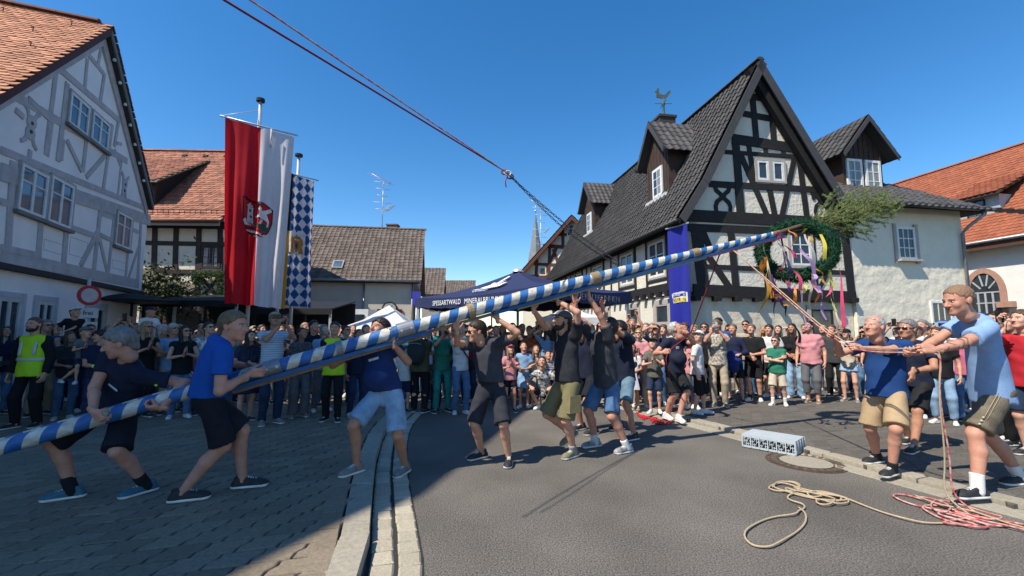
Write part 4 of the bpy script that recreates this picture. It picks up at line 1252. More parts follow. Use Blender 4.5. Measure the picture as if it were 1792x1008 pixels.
for i in range(28):
    c=rt3+F3b.u*(0.1+i*0.36)+Z*0.03;a=np.linspace(0,math.pi,6)
    if i*.36<wl3-.3:
        mb=MB();mb.prism([c+rdk*0.13*math.cos(t)+Z*0.11*math.sin(t)for t in a],F3b.u*0.37);mb.build('ridge_tile',T_GREYBR[0],mh_)
# skylight, chimney, gutter, downpipes, window
sk=eo+sl3*1.35+F3b.u*(F3b.uv(595,470)[0]+1.75);nn=unit(np.cross(F3b.u,sl3));nn=nn if nn[2]>0 else-nn
mb=MB();mb.box(sk+nn*0.08,[F3b.u*0.30,sl3*0.36,nn*0.07]);so_=mb.build('skylight',mat('skylight_frame',(0.35,0.34,0.32),0.5),mh_)
mb=MB();mb.box(sk+nn*0.155,[F3b.u*0.23,sl3*0.28,nn*0.006]);mb.build('pane',GLASS_SKY,so_)
cc=rt3+F3b.u*(F3b.uv(651,480)[0]+2.6)-rdk*0.5
mb=MB();mb.abox(cc+[-.35,-.3,-.8],cc+[.35,.3,0.35]);mb.abox(cc+[-.4,-.35,.35],cc+[.4,.35,0.43]);mb.build('chimney',mat('chimney_brick',(0.20,0.13,0.10),0.9),mh_)
swept([eo+F3b.n*0.08,eo+F3b.n*0.08+F3b.u*wl3],0.07,M_ZINC,mh_,'gutter')
for px_ in(638,722):
    uu=F3b.uv(px_,500)[0];swept([F3b.P(uu,e3v-.2,.10),F3b.P(uu,0.1,.10)],0.045,M_ZINC,mh_,'downpipe')
ua,va=F3b.uv(583,528);ub,vb=F3b.uv(598,542)
window(F3b,ua,ub,vb,va,mh_,M_DKTIMB,GLASS,1,1,0.05,0.02,casement=False)
# inn sign on the wall: round white emblem on dark red boards
sgn=empty('inn_sign',F3b.P(F3b.uv(683,540)[0],0,0),'dark red wall sign with a round white emblem on the beige house','sign')
uu,vv=F3b.uv(682,548)
mb=MB();mb.prism([F3b.P(uu+x,vv+y,0.05)for x,y in((-.7,-.35),(-.35,-.35),(-.35,.22),(-.7,.22))],F3b.n*0.06);mb.build('board',mat('sign_darkred',(0.10,0.015,0.015),0.6),sgn)
mb=MB();mb.prism([F3b.P(uu+x,vv+y,0.05)for x,y in((.35,-.35),(.7,-.35),(.7,.22),(.35,.22))],F3b.n*0.06);mb.build('board',mat('sign_darkred',(0.10,0.015,0.015),0.6),sgn)
a=np.arange(24)*2*math.pi/24
mb=MB();mb.prism([F3b.P(uu+.42*math.cos(t),vv+.28+.36*math.sin(t),0.05)for t in a],F3b.n*0.075);mb.build('emblem_rim',M_BLACKMETAL,sgn)
mb=MB();mb.prism([F3b.P(uu+.34*math.cos(t),vv+.28+.28*math.sin(t),0.1)for t in a],F3b.n*0.035);mb.build('emblem',mat('emblem_white',(0.6,0.58,0.53),0.6,(0.2,0.18,0.16),9),sgn)
mb=MB();mb.prism([F3b.P(uu+x,vv+.28+y,0.13)for x,y in((-.2,-.14),(.2,-.14),(.12,.02),(.16,.16),(0,.08),(-.16,.16),(-.12,.02))],F3b.n*0.012);mb.build('emblem_figure',mat('emblem_dark',(0.08,0.07,0.06),0.6),sgn)
# television aerials
def aerial(base,top,label,n,span,dish=False):
    t=empty('television_aerial',base,label,'aerial')
    swept([base,top],0.03,M_GREYMETAL,t,'mast',6)
    for i in range(n):
        c=np.asarray(top)+(np.asarray(base)-top)*(0.02+0.62*i/n)
        w_=span*(1-0.45*(i%3)/2)
        swept([c-np.array([w_,.3,0]),c+np.array([w_,.1,0])],0.018,M_GREYMETAL,t,'crossbar',5)
    for q in(0,1):
        c=np.asarray(top)-Z*(0.05+q*1.6);swept([c+[-.75+q,-.2,0.55-q],c+[.45+q*.2,.1,-.1+q*.1]],0.022,M_GREYMETAL,t,'boom',5)
        for i in range(7):
            d=c+np.array([-.75+q,-.2,.55-q])*(1-i/6)+np.array([.45+q*.2,.1,-.1+q*.1])*(i/6)
            swept([d-[.16,.3,.1],d+[.16,.3,.1]],0.014,M_GREYMETAL,t,'element',4)
ab=rt3+F3b.u*(F3b.uv(672,480)[0]+2.5)-rdk*0.3
aerial(np.array([at(671,318,ab[1])[0],ab[1],ab[2]-.4]),np.array(at(671,318,ab[1])),'tall television aerial on the roof of the beige house',5,0.55)
# ------------------------------------------------------------------ small brown roofs further off
def simple_house(label,fac,w,hv,rise,depth,tm,wm,cat='house',gable_front=False,tl=0.34,nmax=60,name='house',base=None):
    h=empty(name,fac.O,label,cat)
    wall(fac,[(0,0),(w,0),(w,hv),(0,hv)],wm,h,thick=depth)
    e=fac.P(-0.3,hv-.1,0.35);s_=unit(np.r_[(-fac.n*depth/2)[:2],rise]);L_=math.hypot(depth/2+.35,rise*(depth/2+.35)/(depth/2));r_=e+s_*L_
    slab([e,e+fac.u*(w+.6),r_+fac.u*(w+.6),r_],Z*-0.12,M_DKTIMB,h,'roof_deck')
    tile_slope(r_+Z*.02,fac.u,-s_,w+.6,L_,0.3,tl,tm,h,'pan',nmax=nmax,wave=0.05,jit=0.015)
    k_=np.r_[fac.n[:2],0]
    slab([r_,r_+fac.u*(w+.6),r_+fac.u*(w+.6)-k_*(depth/2+.3)-Z*rise,r_-k_*(depth/2+.3)-Z*rise],Z*-0.12,tm[1],h,'rear_roof')
    for uu in(0.12,w-0.12):
        mb=MB();mb.prism([fac.P(uu,hv-.05,-.02),r_+fac.u*(uu+.3)-Z*.16,fac.P(uu,hv-.05,-depth+.02)],fac.u*0.15);mb.build('gable',wm,h)
    return h
p4=at(738,560,36.0);p4[2]=0
h4=simple_house('small grey house with steep brown roof just right of the beige house',Facade(p4,(0.95,0.1,0)),1.4,at(760,512,36)[2],2.3,6,T_GREYBR,M_GREYREND)
p5=at(776,560,52.0);p5[2]=0
h5=simple_house('distant low house with flat-looking brown roof beside the parasol tent',Facade(p5,(1,0,0)),3.2,at(790,522,52)[2],2.3,6,T_GREYBR,M_BEIGE)
# ------------------------------------------------------------------ church spire
Yc=90.0
ct=np.array(at(937,364,Yc));cb=np.array(at(930,468,Yc))
ch=empty('church_tower',(ct[0],Yc,0),'slim grey slate church spire on a red stone tower in the distance','church tower')
hw_=2.1;zb=cb[2]
M_SLATE=mat('spire_slate',(0.20,0.22,0.23),0.7,(0.14,0.155,0.16),1.2,0.4,6)
mb=MB();mb.lathe((ct[0],Yc,zb),[(hw_*1.15,0),(hw_*.8,1.0),(hw_*.42,(ct[2]-zb)*.45),(0.03,ct[2]-zb-.9)],8);mb.build('spire',M_SLATE,ch)
mb=MB();mb.lathe((ct[0],Yc,ct[2]-.95),[(0.05,0),(0.26,.2),(0.26,.4),(0.05,.6)],10);mb.build('finial_ball',M_GREYMETAL,ch,True)
swept([(ct[0],Yc,ct[2]-.6),(ct[0],Yc,ct[2]+.6)],0.06,M_GREYMETAL,ch,'finial_rod',5)
M_RSTONE=mat('red_sandstone',(0.34,0.13,0.09),0.9,(0.25,0.09,0.065),2)
mb=MB();mb.abox((ct[0]-hw_,Yc-hw_,0),(ct[0]+hw_,Yc+hw_,zb-.3));mb.build('tower_shaft',M_RSTONE,ch)
mb=MB();mb.abox((ct[0]-hw_-.25,Yc-hw_-.25,zb-.3),(ct[0]+hw_+.25,Yc+hw_+.25,zb));mb.build('cornice',M_SLATE,ch)
# ------------------------------------------------------------------ red-timbered gable house between spire and main house
p6=at(912,580,30.0);p6[2]=0
F6=Facade(p6,(1,-0.25,0))
g6=empty('gabled_house',p6,'cream gable house with red-brown timbers seen behind the dark-roofed house','house')
M_RTIMB=mat('redbrown_timber',(0.075,0.026,0.019),0.8,(0.11,0.045,0.03),6)
M_CREAM2=plaster('pale_cream_plaster',(0.70,0.65,0.54),0.4,14)
ga=F6.uv(1002,384);ge=F6.uv(912,482);ge2=(2*ga[0]-ge[0],ge[1])
wall(F6,[(ge[0]+.1,0),(ge2[0],0),(ge2[0],ge2[1]),ga,(ge[0]+.1,ge[1])],M_CREAM2,g6,thick=9)
T6=tile_mats('dull_red',(0.22,0.085,0.06),(0.14,0.06,0.045),0.2)
for s_,e_ in((-1,ge),(1,ge2)):
    tp=F6.P(ga[0],ga[1]+.15,.45);bt=F6.P(e_[0]+s_*.3,e_[1]-.25,.45);dv_=unit(bt-tp)
    slab([tp,bt,bt-F6.n*9.5,tp-F6.n*9.5],Z*-0.16,M_RTIMB,g6,'roof_deck')
    tile_slope(tp+Z*.02,-F6.n,dv_,9.4,np.linalg.norm(bt-tp),0.28,0.3,T6,g6,'pan',nmax=20,wave=.05)
    slab([tp,bt,bt-Z*.3,tp-Z*.3],F6.n*0.05,M_RTIMB,g6,'verge_board')
B6=lambda a,b,w:timber(F6,a,b,w,M_RTIMB,g6,0.03)
B6((950,430),(1040,436),.26);B6((912,484),(1040,488),.3);B6((935,462),(1030,466),.2);B6((975,410),(1030,413),.2)
for a,b in(((985,400),(985,432)),((962,432),(960,484)),((1000,395),(1000,484)),((975,432),(950,484)),((968,436),(985,484)),((1015,400),(1016,484)),((940,455),(938,484))):B6(a,b,.2)
ua,va=F6.uv(992,400);ub,vb=F6.uv(1003,413);window(F6,ua,ub,vb,va,g6,M_CREAM2,GLASS,1,1,.07,.02,casement=False)
for x in(944,978):
    ua,va=F6.uv(x,468);ub,vb=F6.uv(x+12,482);window(F6,ua,ub,vb,va,g6,M_CREAM2,GLASS,1,1,.07,.02,casement=False)
cq=F6.P(*F6.uv(962,428),-4);mb=MB();mb.abox(cq+[-.45,-.4,-2.5],cq+[.45,.4,.4]);mb.abox(cq+[-.52,-.47,.4],cq+[.52,.47,.52]);mb.build('chimney',mat('chimney_brick',(0.20,0.13,0.10),0.9),g6)
ab=F6.P(*F6.uv(950,450),-3.5);aerial(np.array([at(946,362,ab[1])[0],ab[1],ab[2]-1]),np.array(at(946,362,ab[1])),'thin television aerial in front of the church spire',6,0.6)
# ------------------------------------------------------------------ black-timbered gable house with dark roof
M_MPLAST=plaster('main_house_plaster',(0.70,0.645,0.535),0.9,13,bd=0.025)
M_MROUGH=plaster('rough_cast_plaster',(0.66,0.585,0.455),0.9,2.8,bd=0.07)
M_BTIMB=mat('black_timber',(0.013,0.012,0.012),0.75,(0.022,0.02,0.02),9,0.5,45)
M_TROOF=tile_mats('anthracite',(0.070,0.066,0.064),(0.046,0.043,0.042),0.22,rough=0.62,spec=0.4)
M_BOARD=mat('dark_brown_boards',(0.042,0.026,0.020),0.75,(0.06,0.04,0.03),6,0.4,30)
M_VERG=mat('anthracite_verge',(0.065,0.062,0.062),0.6)
M_SAND=mat('sandstone_surround',(0.42,0.385,0.34),0.85,(0.34,0.31,0.27),10,0.3,60)
HU=unit((0.986,0.163,0));HV=unit((-0.163,0.986,0))
M0=at(1208,580,12.2);M0[2]=0
FG=Facade(M0,HU,(0.163,-0.986,0))
FS=Facade(M0,HV,(-0.986,-0.163,0))
mh=empty('gable_house',M0,'white half-timbered gable house with black beams and dark tiled roof','house')
GW=5.46;LEN=15.0
JET=2.62;EAV=4.62
AU2,AV2=2.43,9.42
wall(FG,[(0,JET),(GW,JET),(GW,4.5),(AU2,AV2-.12),(0,4.95)],M_MPLAST,mh,thick=0.4)
wall(FS,[(0.0,JET),(LEN,JET),(LEN,EAV+.35),(0.0,EAV+.35)],M_MPLAST,mh,'side_wall',thick=0.35)
wall(FG,[(0.04,0),(GW-.02,0),(GW-.02,JET),(0.04,JET)],M_MROUGH,mh,'ground_floor_wall',thick=0.5,d=-0.10)
wall(FS,[(0.1,0),(LEN,0),(LEN,JET),(0.1,JET)],M_CREAM2,mh,'ground_floor_side_wall',thick=0.5,d=-0.06)
wall(FG,[(0,0),(GW,0),(GW,4.4),(0,4.4)],M_MPLAST,mh,'back_wall',thick=0.3,d=-LEN)
BG=lambda a,b,w,**k:timber(FG,a,b,w,M_BTIMB,mh,k.pop('depth',0.022),**k)
# gable timbers, traced on the wall plane
BG((1200,377),(1492,393),0.34,depth=0.05)
BG((1203,398),(1492,410),0.22,depth=0.03)
BG((1212,507),(1496,520),0.33,depth=0.05)
BG((1280,243),(1406,262),0.30,depth=0.03)
BG((1300,199),(1364,211),0.19)
BG((1268,266),(1436,278),0.13)
BG((1240,322),(1462,334),0.19)
BG((1222,466),(1490,478),0.14)
BG((1316,170),(1348,174),0.20)
for a,b,w in(((1316,168),(1323,245),.19),((1348,172),(1354,250),.19),((1287,252),(1296,372),.24),((1309,250),(1320,325),.15),((1339,250),(1340,274),.15),((1370,256),(1371,276),.14),
                ((1396,262),(1412,385),.18),((1345,325),(1356,380),.18),((1290,322),(1294,372),.20),((1420,336),(1424,350),.10),
                ((1296,272),(1342,378),.17),((1390,275),(1368,378),.17),
                ((1218,400),(1232,512),.36),((1278,402),(1288,512),.21),((1338,404),(1344,514),.2),((1420,408),(1428,516),.18),((1478,412),(1490,520),.26),
                ((1232,438),(1278,506),.20),((1228,402),(1246,444),.2),((1452,470),(1430,510),.001+.12)):
    BG(a,b,w)
# curled Wild Man braces at both ends of the gable
def wildman(cx,cy,s_,w):
    u,v=FG.uv(cx,cy)
    for sx in(-1,1):
        for sv,ln in((1,0.42),(-1,0.50)):
            timber(FG,[(u+sx*.03,v+sv*0.04),(u+sx*.19*s_,v+sv*.17),(u+sx*.24*s_,v+sv*.30),(u+sx*.22*s_,v+sv*ln)],None,[w,w*1.1,w,w*.95],M_BTIMB,mh,0.022,name='curved_brace',px=False)
    timber(FG,(u,v-.1),(u,v+.1),0.20,M_BTIMB,mh,0.022,name='brace_knot',px=False)
wildman(1264,344,1.0,0.12);wildman(1436,352,0.9,0.11)
# windows of the gable wall
def gwin(x0,y0,x1,y1,cols,rows,sur=True,glass=GLASS,fac=FG,fr=M_WHITEFRAME,d=0.0,cas=False,sm=M_SAND,sw=0.09,fw=.06):
    ua,va=fac.uv(x0,y0);ub,vb=fac.uv(x1,y1)
    return window(fac,min(ua,ub),max(ua,ub),min(va,vb),max(va,vb),mh,fr,glass,cols,rows,fw,d,(sm,sw)if sur else None,casement=cas)
u0,v0=FG.uv(1321,278);u1,v1=FG.uv(1373,321)
for a_,b_ in((u0+.03,u0+(u1-u0)*.43),(u0+(u1-u0)*.57,u1-.03)):
    window(FG,a_,b_,v1+.05,v0-.05,mh,M_WHITEFRAME,GLASS,1,1,.065,.015,(M_SAND,.07),casement=False)
gwin(1381,408,1420,465,2,3,True,GLASS,fr=M_WHITEFRAME)
u0,v0=FG.uv(1422,545)
window(FG,u0,u0+.75,1.25,2.15,mh,M_BTIMB,GLASS,1,1,.05,-0.08,(M_SAND,.13),casement=False)
# joist ends under the jetty
for i in range(9):
    u=0.12+i*(GW-.3)/8;mb=MB();mb.prism([FG.P(u,2.36,-.1),FG.P(u+.16,2.36,-.1),FG.P(u+.17,2.50,-.1),FG.P(u-.01,2.50,-.1)],FG.n*0.24);mb.build('joist_end',M_BTIMB,mh)
for i in range(27):
    u=0.4+i*0.54;mb=MB();mb.prism([FS.P(u,2.58,-.06),FS.P(u+.17,2.58,-.06),FS.P(u+.17,2.75,-.06),FS.P(u,2.75,-.06)],FS.n*0.20);mb.build('joist_end',M_BTIMB,mh)
# long side: beams, posts, windows
BS=lambda a,b,w,**k:timber(FS,a,b,w,M_BTIMB,mh,k.pop('depth',0.022),px=False,**k)
BS((0,2.86),(LEN,2.86),0.24,depth=0.05);BS((0,EAV),(LEN,EAV),0.22,depth=0.04)
wins=[tuple(FS.uv(x,450)[0]for x in q)for q in((1164,1136),(1108,1086),(1054,1037),(1017,1004))]+[(10.4,11.0),(12.2,12.8)]
BS((0.12,2.75),(0.12,4.6),0.24)
pu=[q for a_,b_ in wins for q in(a_-.17,b_+.17)]+[13.6]
for u in pu:BS((u,2.97),(u,EAV-.1),0.14)
for a_,b_ in zip(pu[1::2],pu[2::2]):
    if b_-a_>.3:BS((a_+.07,3.62),(b_-.07,3.62),0.10)
    if b_-a_>.9:BS(((a_+b_)/2,2.97),((a_+b_)/2,EAV-.1),0.13)
for a_,b_ in wins:
    BS((a_-.2,3.12),(b_+.2,3.12),0.08,depth=.016)
    window(FS,a_,b_,3.26,4.40,mh,M_WHITEFRAME,GLASS,2,(0.62,),.07,.0,(M_SAND,.07),casement=True)
for u in(1.2,3.3,6.0,9.0):
    window(FS,u,u+.8,1.75,2.35,mh,M_SAND,GLASS,1,1,.05,-.05,(M_SAND,.15),casement=False)
# roof: steep slopes with a slight kick at the eaves
OVG=0.36
rdir=HV;tp=FG.P(AU2,AV2+.12,OVG)
le=FG.P(-0.42,EAV-.02,OVG);re=FG.P(5.30,4.95,OVG)
lk=FG.P(0.35,5.75,OVG)
RL=LEN+OVG+.3
for a_,b_ in((tp,lk),(lk,le)):
    slab([a_,b_,b_+rdir*RL,a_+rdir*RL],Z*-0.14,M_BTIMB,mh,'roof_deck')
dv1=unit(lk-tp);l1=np.linalg.norm(lk-tp);dv2=unit(le-lk);l2=np.linalg.norm(le-lk)
tile_slope(tp+Z*.02+rdir*.03,rdir,dv1,RL,l1,0.25,0.30,M_TROOF,mh,'pan',nmax=300,wave=0.045,jit=0.006,th=.028,seg=7)
tile_slope(lk+Z*.02+rdir*.03,rdir,dv2,RL,l2+.1,0.25,0.30,M_TROOF,mh,'pan',nmax=60,wave=0.045,jit=0.006,th=.028,seg=7)
slab([tp,re,re+rdir*RL,tp+rdir*RL],Z*-0.14,M_BTIMB,mh,'roof_deck')
dvr=unit(re-tp);lr=np.linalg.norm(re-tp)
tile_slope(tp+Z*.02+rdir*.03,rdir,dvr,3.0,lr,0.25,0.30,M_TROOF,mh,'pan',nmax=0,wave=0.045)
# barge boards: broad board seen on the gable side
nl=unit(np.cross(FG.n,dv1));
for a_,b_ in((tp,lk),(lk,le)):
    dvx=unit(b_-a_);dn=np.cross(dvx,FG.n);dn=dn if dn[2]<0 else-dn
    slab([a_+Z*.05,b_+Z*.05,b_+dn*.20,a_+dn*.20],FG.n*.035,M_VERG,mh,'barge_board')
    slab([a_+dn*.13,b_+dn*.13,b_+dn*.13-FG.n*OVG,a_+dn*.13-FG.n*OVG],dn*.03,M_BTIMB,mh,'soffit')
dn=np.cross(dvr,FG.n);dn=dn if dn[2]<0 else-dn
slab([tp+Z*.05,re+Z*.05,re+dn*.22,tp+dn*.22],FG.n*.035,M_VERG,mh,'barge_board')
slab([tp+dn*.12,re+dn*.12,re+dn*.12-FG.n*OVG,tp+dn*.12-FG.n*OVG],dn*.03,M_BTIMB,mh,'soffit')
slab([tp+dn*.05-FG.n*.12,re+dn*.15-FG.n*.12,re+dn*.38-FG.n*.12,tp+dn*.40-FG.n*.12],-FG.n*.2,M_BTIMB,mh,'rafter')
for i in range(46):
    c=tp+rdir*(i*.34)+Z*.06
    if i*.34<RL-.3:
        a=np.linspace(0,math.pi,7);mb=MB();mb.prism([c+HU*.13*math.cos(t)+Z*.09*math.sin(t)for t in a],rdir*.36);mb.build('ridge_tile',M_TROOF[0],mh)
swept([le+FS.n*.06-Z*.05-rdir*.0,le+FS.n*.06-Z*.05+rdir*RL],0.075,M_BLACKMETAL,mh,'gutter')
# rafter feet below the left eave
for i in range(26):
    c=FS.P(.3+i*.55,EAV+.02,0.02);mb=MB();mb.box(c+FS.n*.16-Z*.04,[HV*.05,FS.n*.17-Z*.09,Z*.06]);mb.build('rafter_foot',M_BTIMB,mh)
# dormers on the left slope
def dormer(px0,py0,parent,w=1.15,h=1.25,gl=0.75,nmax=40):
    """gabled dormer whose window sits at photo pixel px0, py0; faces out over the long side"""
    n_roof=unit(np.cross(rdir,dv1));n_roof=n_roof if n_roof[2]>0 else-n_roof
    r=ray(px0,py0);base=EYE+r*(np.dot(tp-EYE,n_roof)/np.dot(r,n_roof))
    fo=FS.n;u=rdir
    o=base-Z*0.05
    D=Facade(o,rdir,fo)
    dm=MB();dpt=h/abs(dv1[2]/np.linalg.norm(dv1[:2]))+.5
    dm.prism([D.P(-w/2,0),D.P(w/2,0),D.P(w/2,h),D.P(0,h+gl),D.P(-w/2,h)],-fo*(dpt+.9));d=dm.build('dormer',M_BOARD,parent)
    for i in range(7):
        x=-w/2+w*(i+.5)/7;mb=MB();mb.prism([D.P(x-.01,.05,.0),D.P(x+.012,.05,.0),D.P(x+.012,h+gl*(1-abs(x)/(w/2))-.05,.0),D.P(x-.01,h+gl*(1-abs(x)/(w/2))-.05,.0)],fo*.014);mb.build('batten',M_BOARD,d)
    ov,fo2=.22,.28
    pk=D.P(0,h+gl+.06,fo2);run=dpt+1.4
    for s_ in(-1,1):
        ev=D.P(s_*(w/2+ov),h-ov*gl/(w/2)+.06,fo2);dd_=unit(ev-pk)
        slab([pk,ev,ev-fo*run,pk-fo*run],Z*-.07,M_VERG,d,'dormer_roof')
        tile_slope(pk+Z*.015,-fo,dd_,run,np.linalg.norm(ev-pk),.25,.30,M_TROOF,d,'pan',nmax=24,wave=.045)
        slab([pk+Z*.03,ev+Z*.03,ev-Z*.16,pk-Z*.18],fo*.03,M_VERG,d,'dormer_verge')
    w2=.30
    return D,d
for(x,y,w_,h_,g_)in((1152,347,1.5,1.72,1.0),(1032,408,1.5,1.75,.95)):
    D,d=dormer(x,y,mh,w_,h_,g_)
    a_,b_=-.36,.30
    mb=MB();mb.prism([D.P(a_,.08,0),D.P(b_,.08,0),D.P(b_,1.12,0),D.P(a_,1.12,0)],D.n*.05);wf=mb.build('dormer_window',M_WHITEFRAME,mh)
    for i in range(2):
        for j in range(3):
            q0=a_+.08+(b_-a_-.16)*i/2+.018;q1=a_+.08+(b_-a_-.16)*(i+1)/2-.018;r0=.17+.87*j/3+.015;r1=.17+.87*(j+1)/3-.015
            mb=MB();mb.prism([D.P(q0,r0,.045),D.P(q1,r0,.045),D.P(q1,r1,.045),D.P(q0,r1,.045)],D.n*.009);mb.build('pane',GLASS_CURT if i==0 else GLASS,wf)
    mb=MB();mb.prism([D.P(-.75,-.10,.02),D.P(.75,-.10,.02),D.P(.72,.05,.02),D.P(-.72,.05,.02)],D.n*.10);mb.build('apron_flashing',mat('pale_flashing',(0.55,0.54,0.52),0.5),mh)
# chimney with the weathercock
chp=np.array(at(1162,225,tp[1]+6.0));
t_=(chp[1]-tp[1])/HV[1];cpos=tp+rdir*t_;cz=np.array(at(1162,208,cpos[1]))
cpos=np.array([at(1162,210,cpos[1])[0],cpos[1],0])
mb=MB();mb.box((cpos[0],cpos[1],cz[2]-1.2),[HU*.36,HV*.32,Z*1.15]);mb.box((cpos[0],cpos[1],cz[2]-.02),[HU*.41,HV*.37,Z*.05]);mb.build('chimney',mat('clad_chimney',(0.06,0.045,0.04),0.7),mh)
wv=empty('weathercock',(cpos[0],cpos[1],cz[2]),'green copper weathercock on the clad chimney of the gable house','weather vane')
M_VERD=mat('verdigris',(0.075,0.11,0.095),0.7,(0.05,0.06,0.04),14)
sc_=cpos[1]/FPX
b0=np.array([cpos[0],cpos[1],cz[2]]);
mb=MB();mb.lathe(b0,[(.14,0),(.10,.08),(.05,.3),(.045,.62),(.09,.68),(.05,.74),(.03,.95)],10);mb.build('stand',M_VERD,wv,True)
mb=MB();mb.tube([b0+[-.38,0,.70],b0+[.38,0,.70]],.014,5);mb.tube([b0+[0,-.38,.70],b0+[0,.38,.70]],.014,5);mb.build('compass_arms',M_VERD,wv)
cock=[(-.30,.98),(-.22,.95),(-.10,.93),(0,.90),(.10,.93),(.20,1.0),(.27,1.12),(.34,1.20),(.31,1.30),(.22,1.24),(.12,1.12),(.02,1.08),(-.10,1.10),(-.18,1.2),(-.17,1.34),(-.22,1.42),(-.28,1.33),(-.32,1.26),(-.36,1.22),(-.29,1.18),(-.30,1.06)]
mb=MB();mb.prism([b0+[x,-.02,z+.02]for x,z in cock],(0,.04,0));mb.build('cock',M_VERD,wv)
# ------------------------------------------------------------------ right-hand wing with rough-cast wall
R0=M0+HU*GW
FR=Facade(R0,(0.984,0.18,0),(0.18,-0.984,0))
wg=empty('house_wing',R0,'rough-cast pale wing with lattice window and dark roof right of the timbered gable','house')
WW=FR.uv(1690,470)[0]
wev=5.40
wall(FR,[(0.02,0),(WW,0),(WW,wev+.2),(0.02,wev+.2)],plaster('wing_rough_plaster',(0.76,0.70,0.565),0.8,2.6,bd=0.07),wg,thick=5)
we0=FR.P(-0.9,wev-.02,.42);
wsl=unit(np.r_[(-FR.n)[:2],.72]);wln=4.6;wwl=WW+.9+.45;wrt=we0+wsl*wln
slab([we0,we0+FR.u*wwl,wrt+FR.u*(wwl-3.3),wrt],Z*-.12,M_BTIMB,wg,'roof_deck')
tile_slope(wrt+Z*.02,FR.u,-wsl,wwl,wln,.25,.30,M_TROOF,wg,'pan',nmax=200,wave=.045,cut=lambda a,b:a<wwl-3.3+3.3*b/wln)
slab([we0+FR.u*wwl,wrt+FR.u*(wwl-3.3),wrt+FR.u*(wwl-3.3)-np.r_[FR.n[:2],0]*2,we0+FR.u*wwl-np.r_[FR.n[:2],0]*6],Z*-.1,M_TROOF[1],wg,'hip_roof')
swept([we0+FR.n*.07-Z*.03,we0+FR.u*wwl+FR.n*.07-Z*.03],.075,M_BLACKMETAL,wg,'gutter')
pe=FR.P(WW-.12,wev-.1,.50)
swept([pe+FR.u*.30,pe+FR.u*.28-Z*.15,pe-FR.n*.25+FR.u*.05-Z*.45,FR.P(WW-.12,wev-.75,.09),FR.P(WW-.12,0.1,.09)],.05,M_ZINC,wg,'downpipe')
for i in range(14):
    c=FR.P(.2+i*.5,wev+.02,.3);mb=MB();mb.box(c,[FR.u*.05,FR.n*.22-Z*.05,Z*.06]);mb.build('rafter_foot',M_BTIMB,wg)
ua,va=FR.uv(1565,397);ub,vb=FR.uv(1602,455)
window(FR,ua,ub,vb,va,wg,M_WHITEFRAME,GLASS,3,3,.07,.03,None,(M_SAND,.16),casement=False)
mb=MB();mb.prism([FR.P(ua-.09,vb-.12,.0),FR.P(ua-.002,vb-.12,.0),FR.P(ua-.002,va+.1,.0),FR.P(ua-.09,va+.1,.0)],FR.n*.05);mb.build('window_reveal',M_SAND,wg)
mb=MB();mb.prism([FR.P(ub+.002,vb-.12,.0),FR.P(ub+.14,vb-.12,.0),FR.P(ub+.14,va+.1,.0),FR.P(ub+.002,va+.1,.0)],FR.n*.05);mb.build('window_reveal',M_SAND,wg)
ua,va=FR.uv(1626,527);ub=FR.uv(1662,527)[0]
window(FR,ua,ub,.75,va,wg,M_WHITEFRAME,GLASS,3,(0.5,),.06,.02,None,(M_SAND,.12),casement=False)
# wide dormer with two windows on the wing
dq=FR.P(*FR.uv(1483,334,-.9),-.9);dq2=FR.P(*FR.uv(1541,344,-.9),-.9)
DR=Facade(np.array([dq[0],dq[1],0])-FR.u*.12,FR.u,FR.n)
dw=float((dq2-dq)@FR.u)+.28;zb_=dq[2]-.25;zt=np.array(at(1500,262,dq[1]))[2];zpk=np.array(at(1497,207,dq[1]))[2]-.15
mb=MB();mb.prism([DR.P(0,zb_),DR.P(dw,zb_),DR.P(dw,zt),DR.P(dw/2,zpk),DR.P(0,zt)],-FR.n*3.2);dmr=mb.build('dormer',M_BOARD,wg)
for i in range(8):
    x=dw*(i+.5)/8;hh=zt+(zpk-zt)*(1-abs(x-dw/2)/(dw/2))-.08
    mb=MB();mb.prism([DR.P(x-.015,zt-.25,0),DR.P(x+.015,zt-.25,0),DR.P(x+.015,hh,0),DR.P(x-.015,hh,0)],FR.n*.02);mb.build('batten',M_BOARD,dmr)
for x0,x1 in((.12,dw*.46),(dw*.54,dw-.12)):
    window(DR,x0,x1,zb_+.22,zt-.32,wg,M_WHITEFRAME,GLASS_CURT,2,3,.085,.03,casement=False,name='dormer_window')
pk=DR.P(dw/2,zpk+.12,.35)
for s_ in(-1,1):
    ev=DR.P(dw/2+s_*(dw/2+.28),zt-.28*(zpk-zt)/(dw/2)+.1,.35);dd_=unit(ev-pk)
    slab([pk,ev,ev-FR.n*3.6,pk-FR.n*3.6],Z*-.08,M_VERG,dmr,'dormer_roof')
    tile_slope(pk+Z*.02,-FR.n,dd_,3.5,np.linalg.norm(ev-pk),.25,.30,M_TROOF,dmr,'pan',nmax=60,wave=.045)
    slab([pk+Z*.03,ev+Z*.03,ev-Z*.16,pk-Z*.18],FR.n*.03,M_VERG,dmr,'dormer_verge')
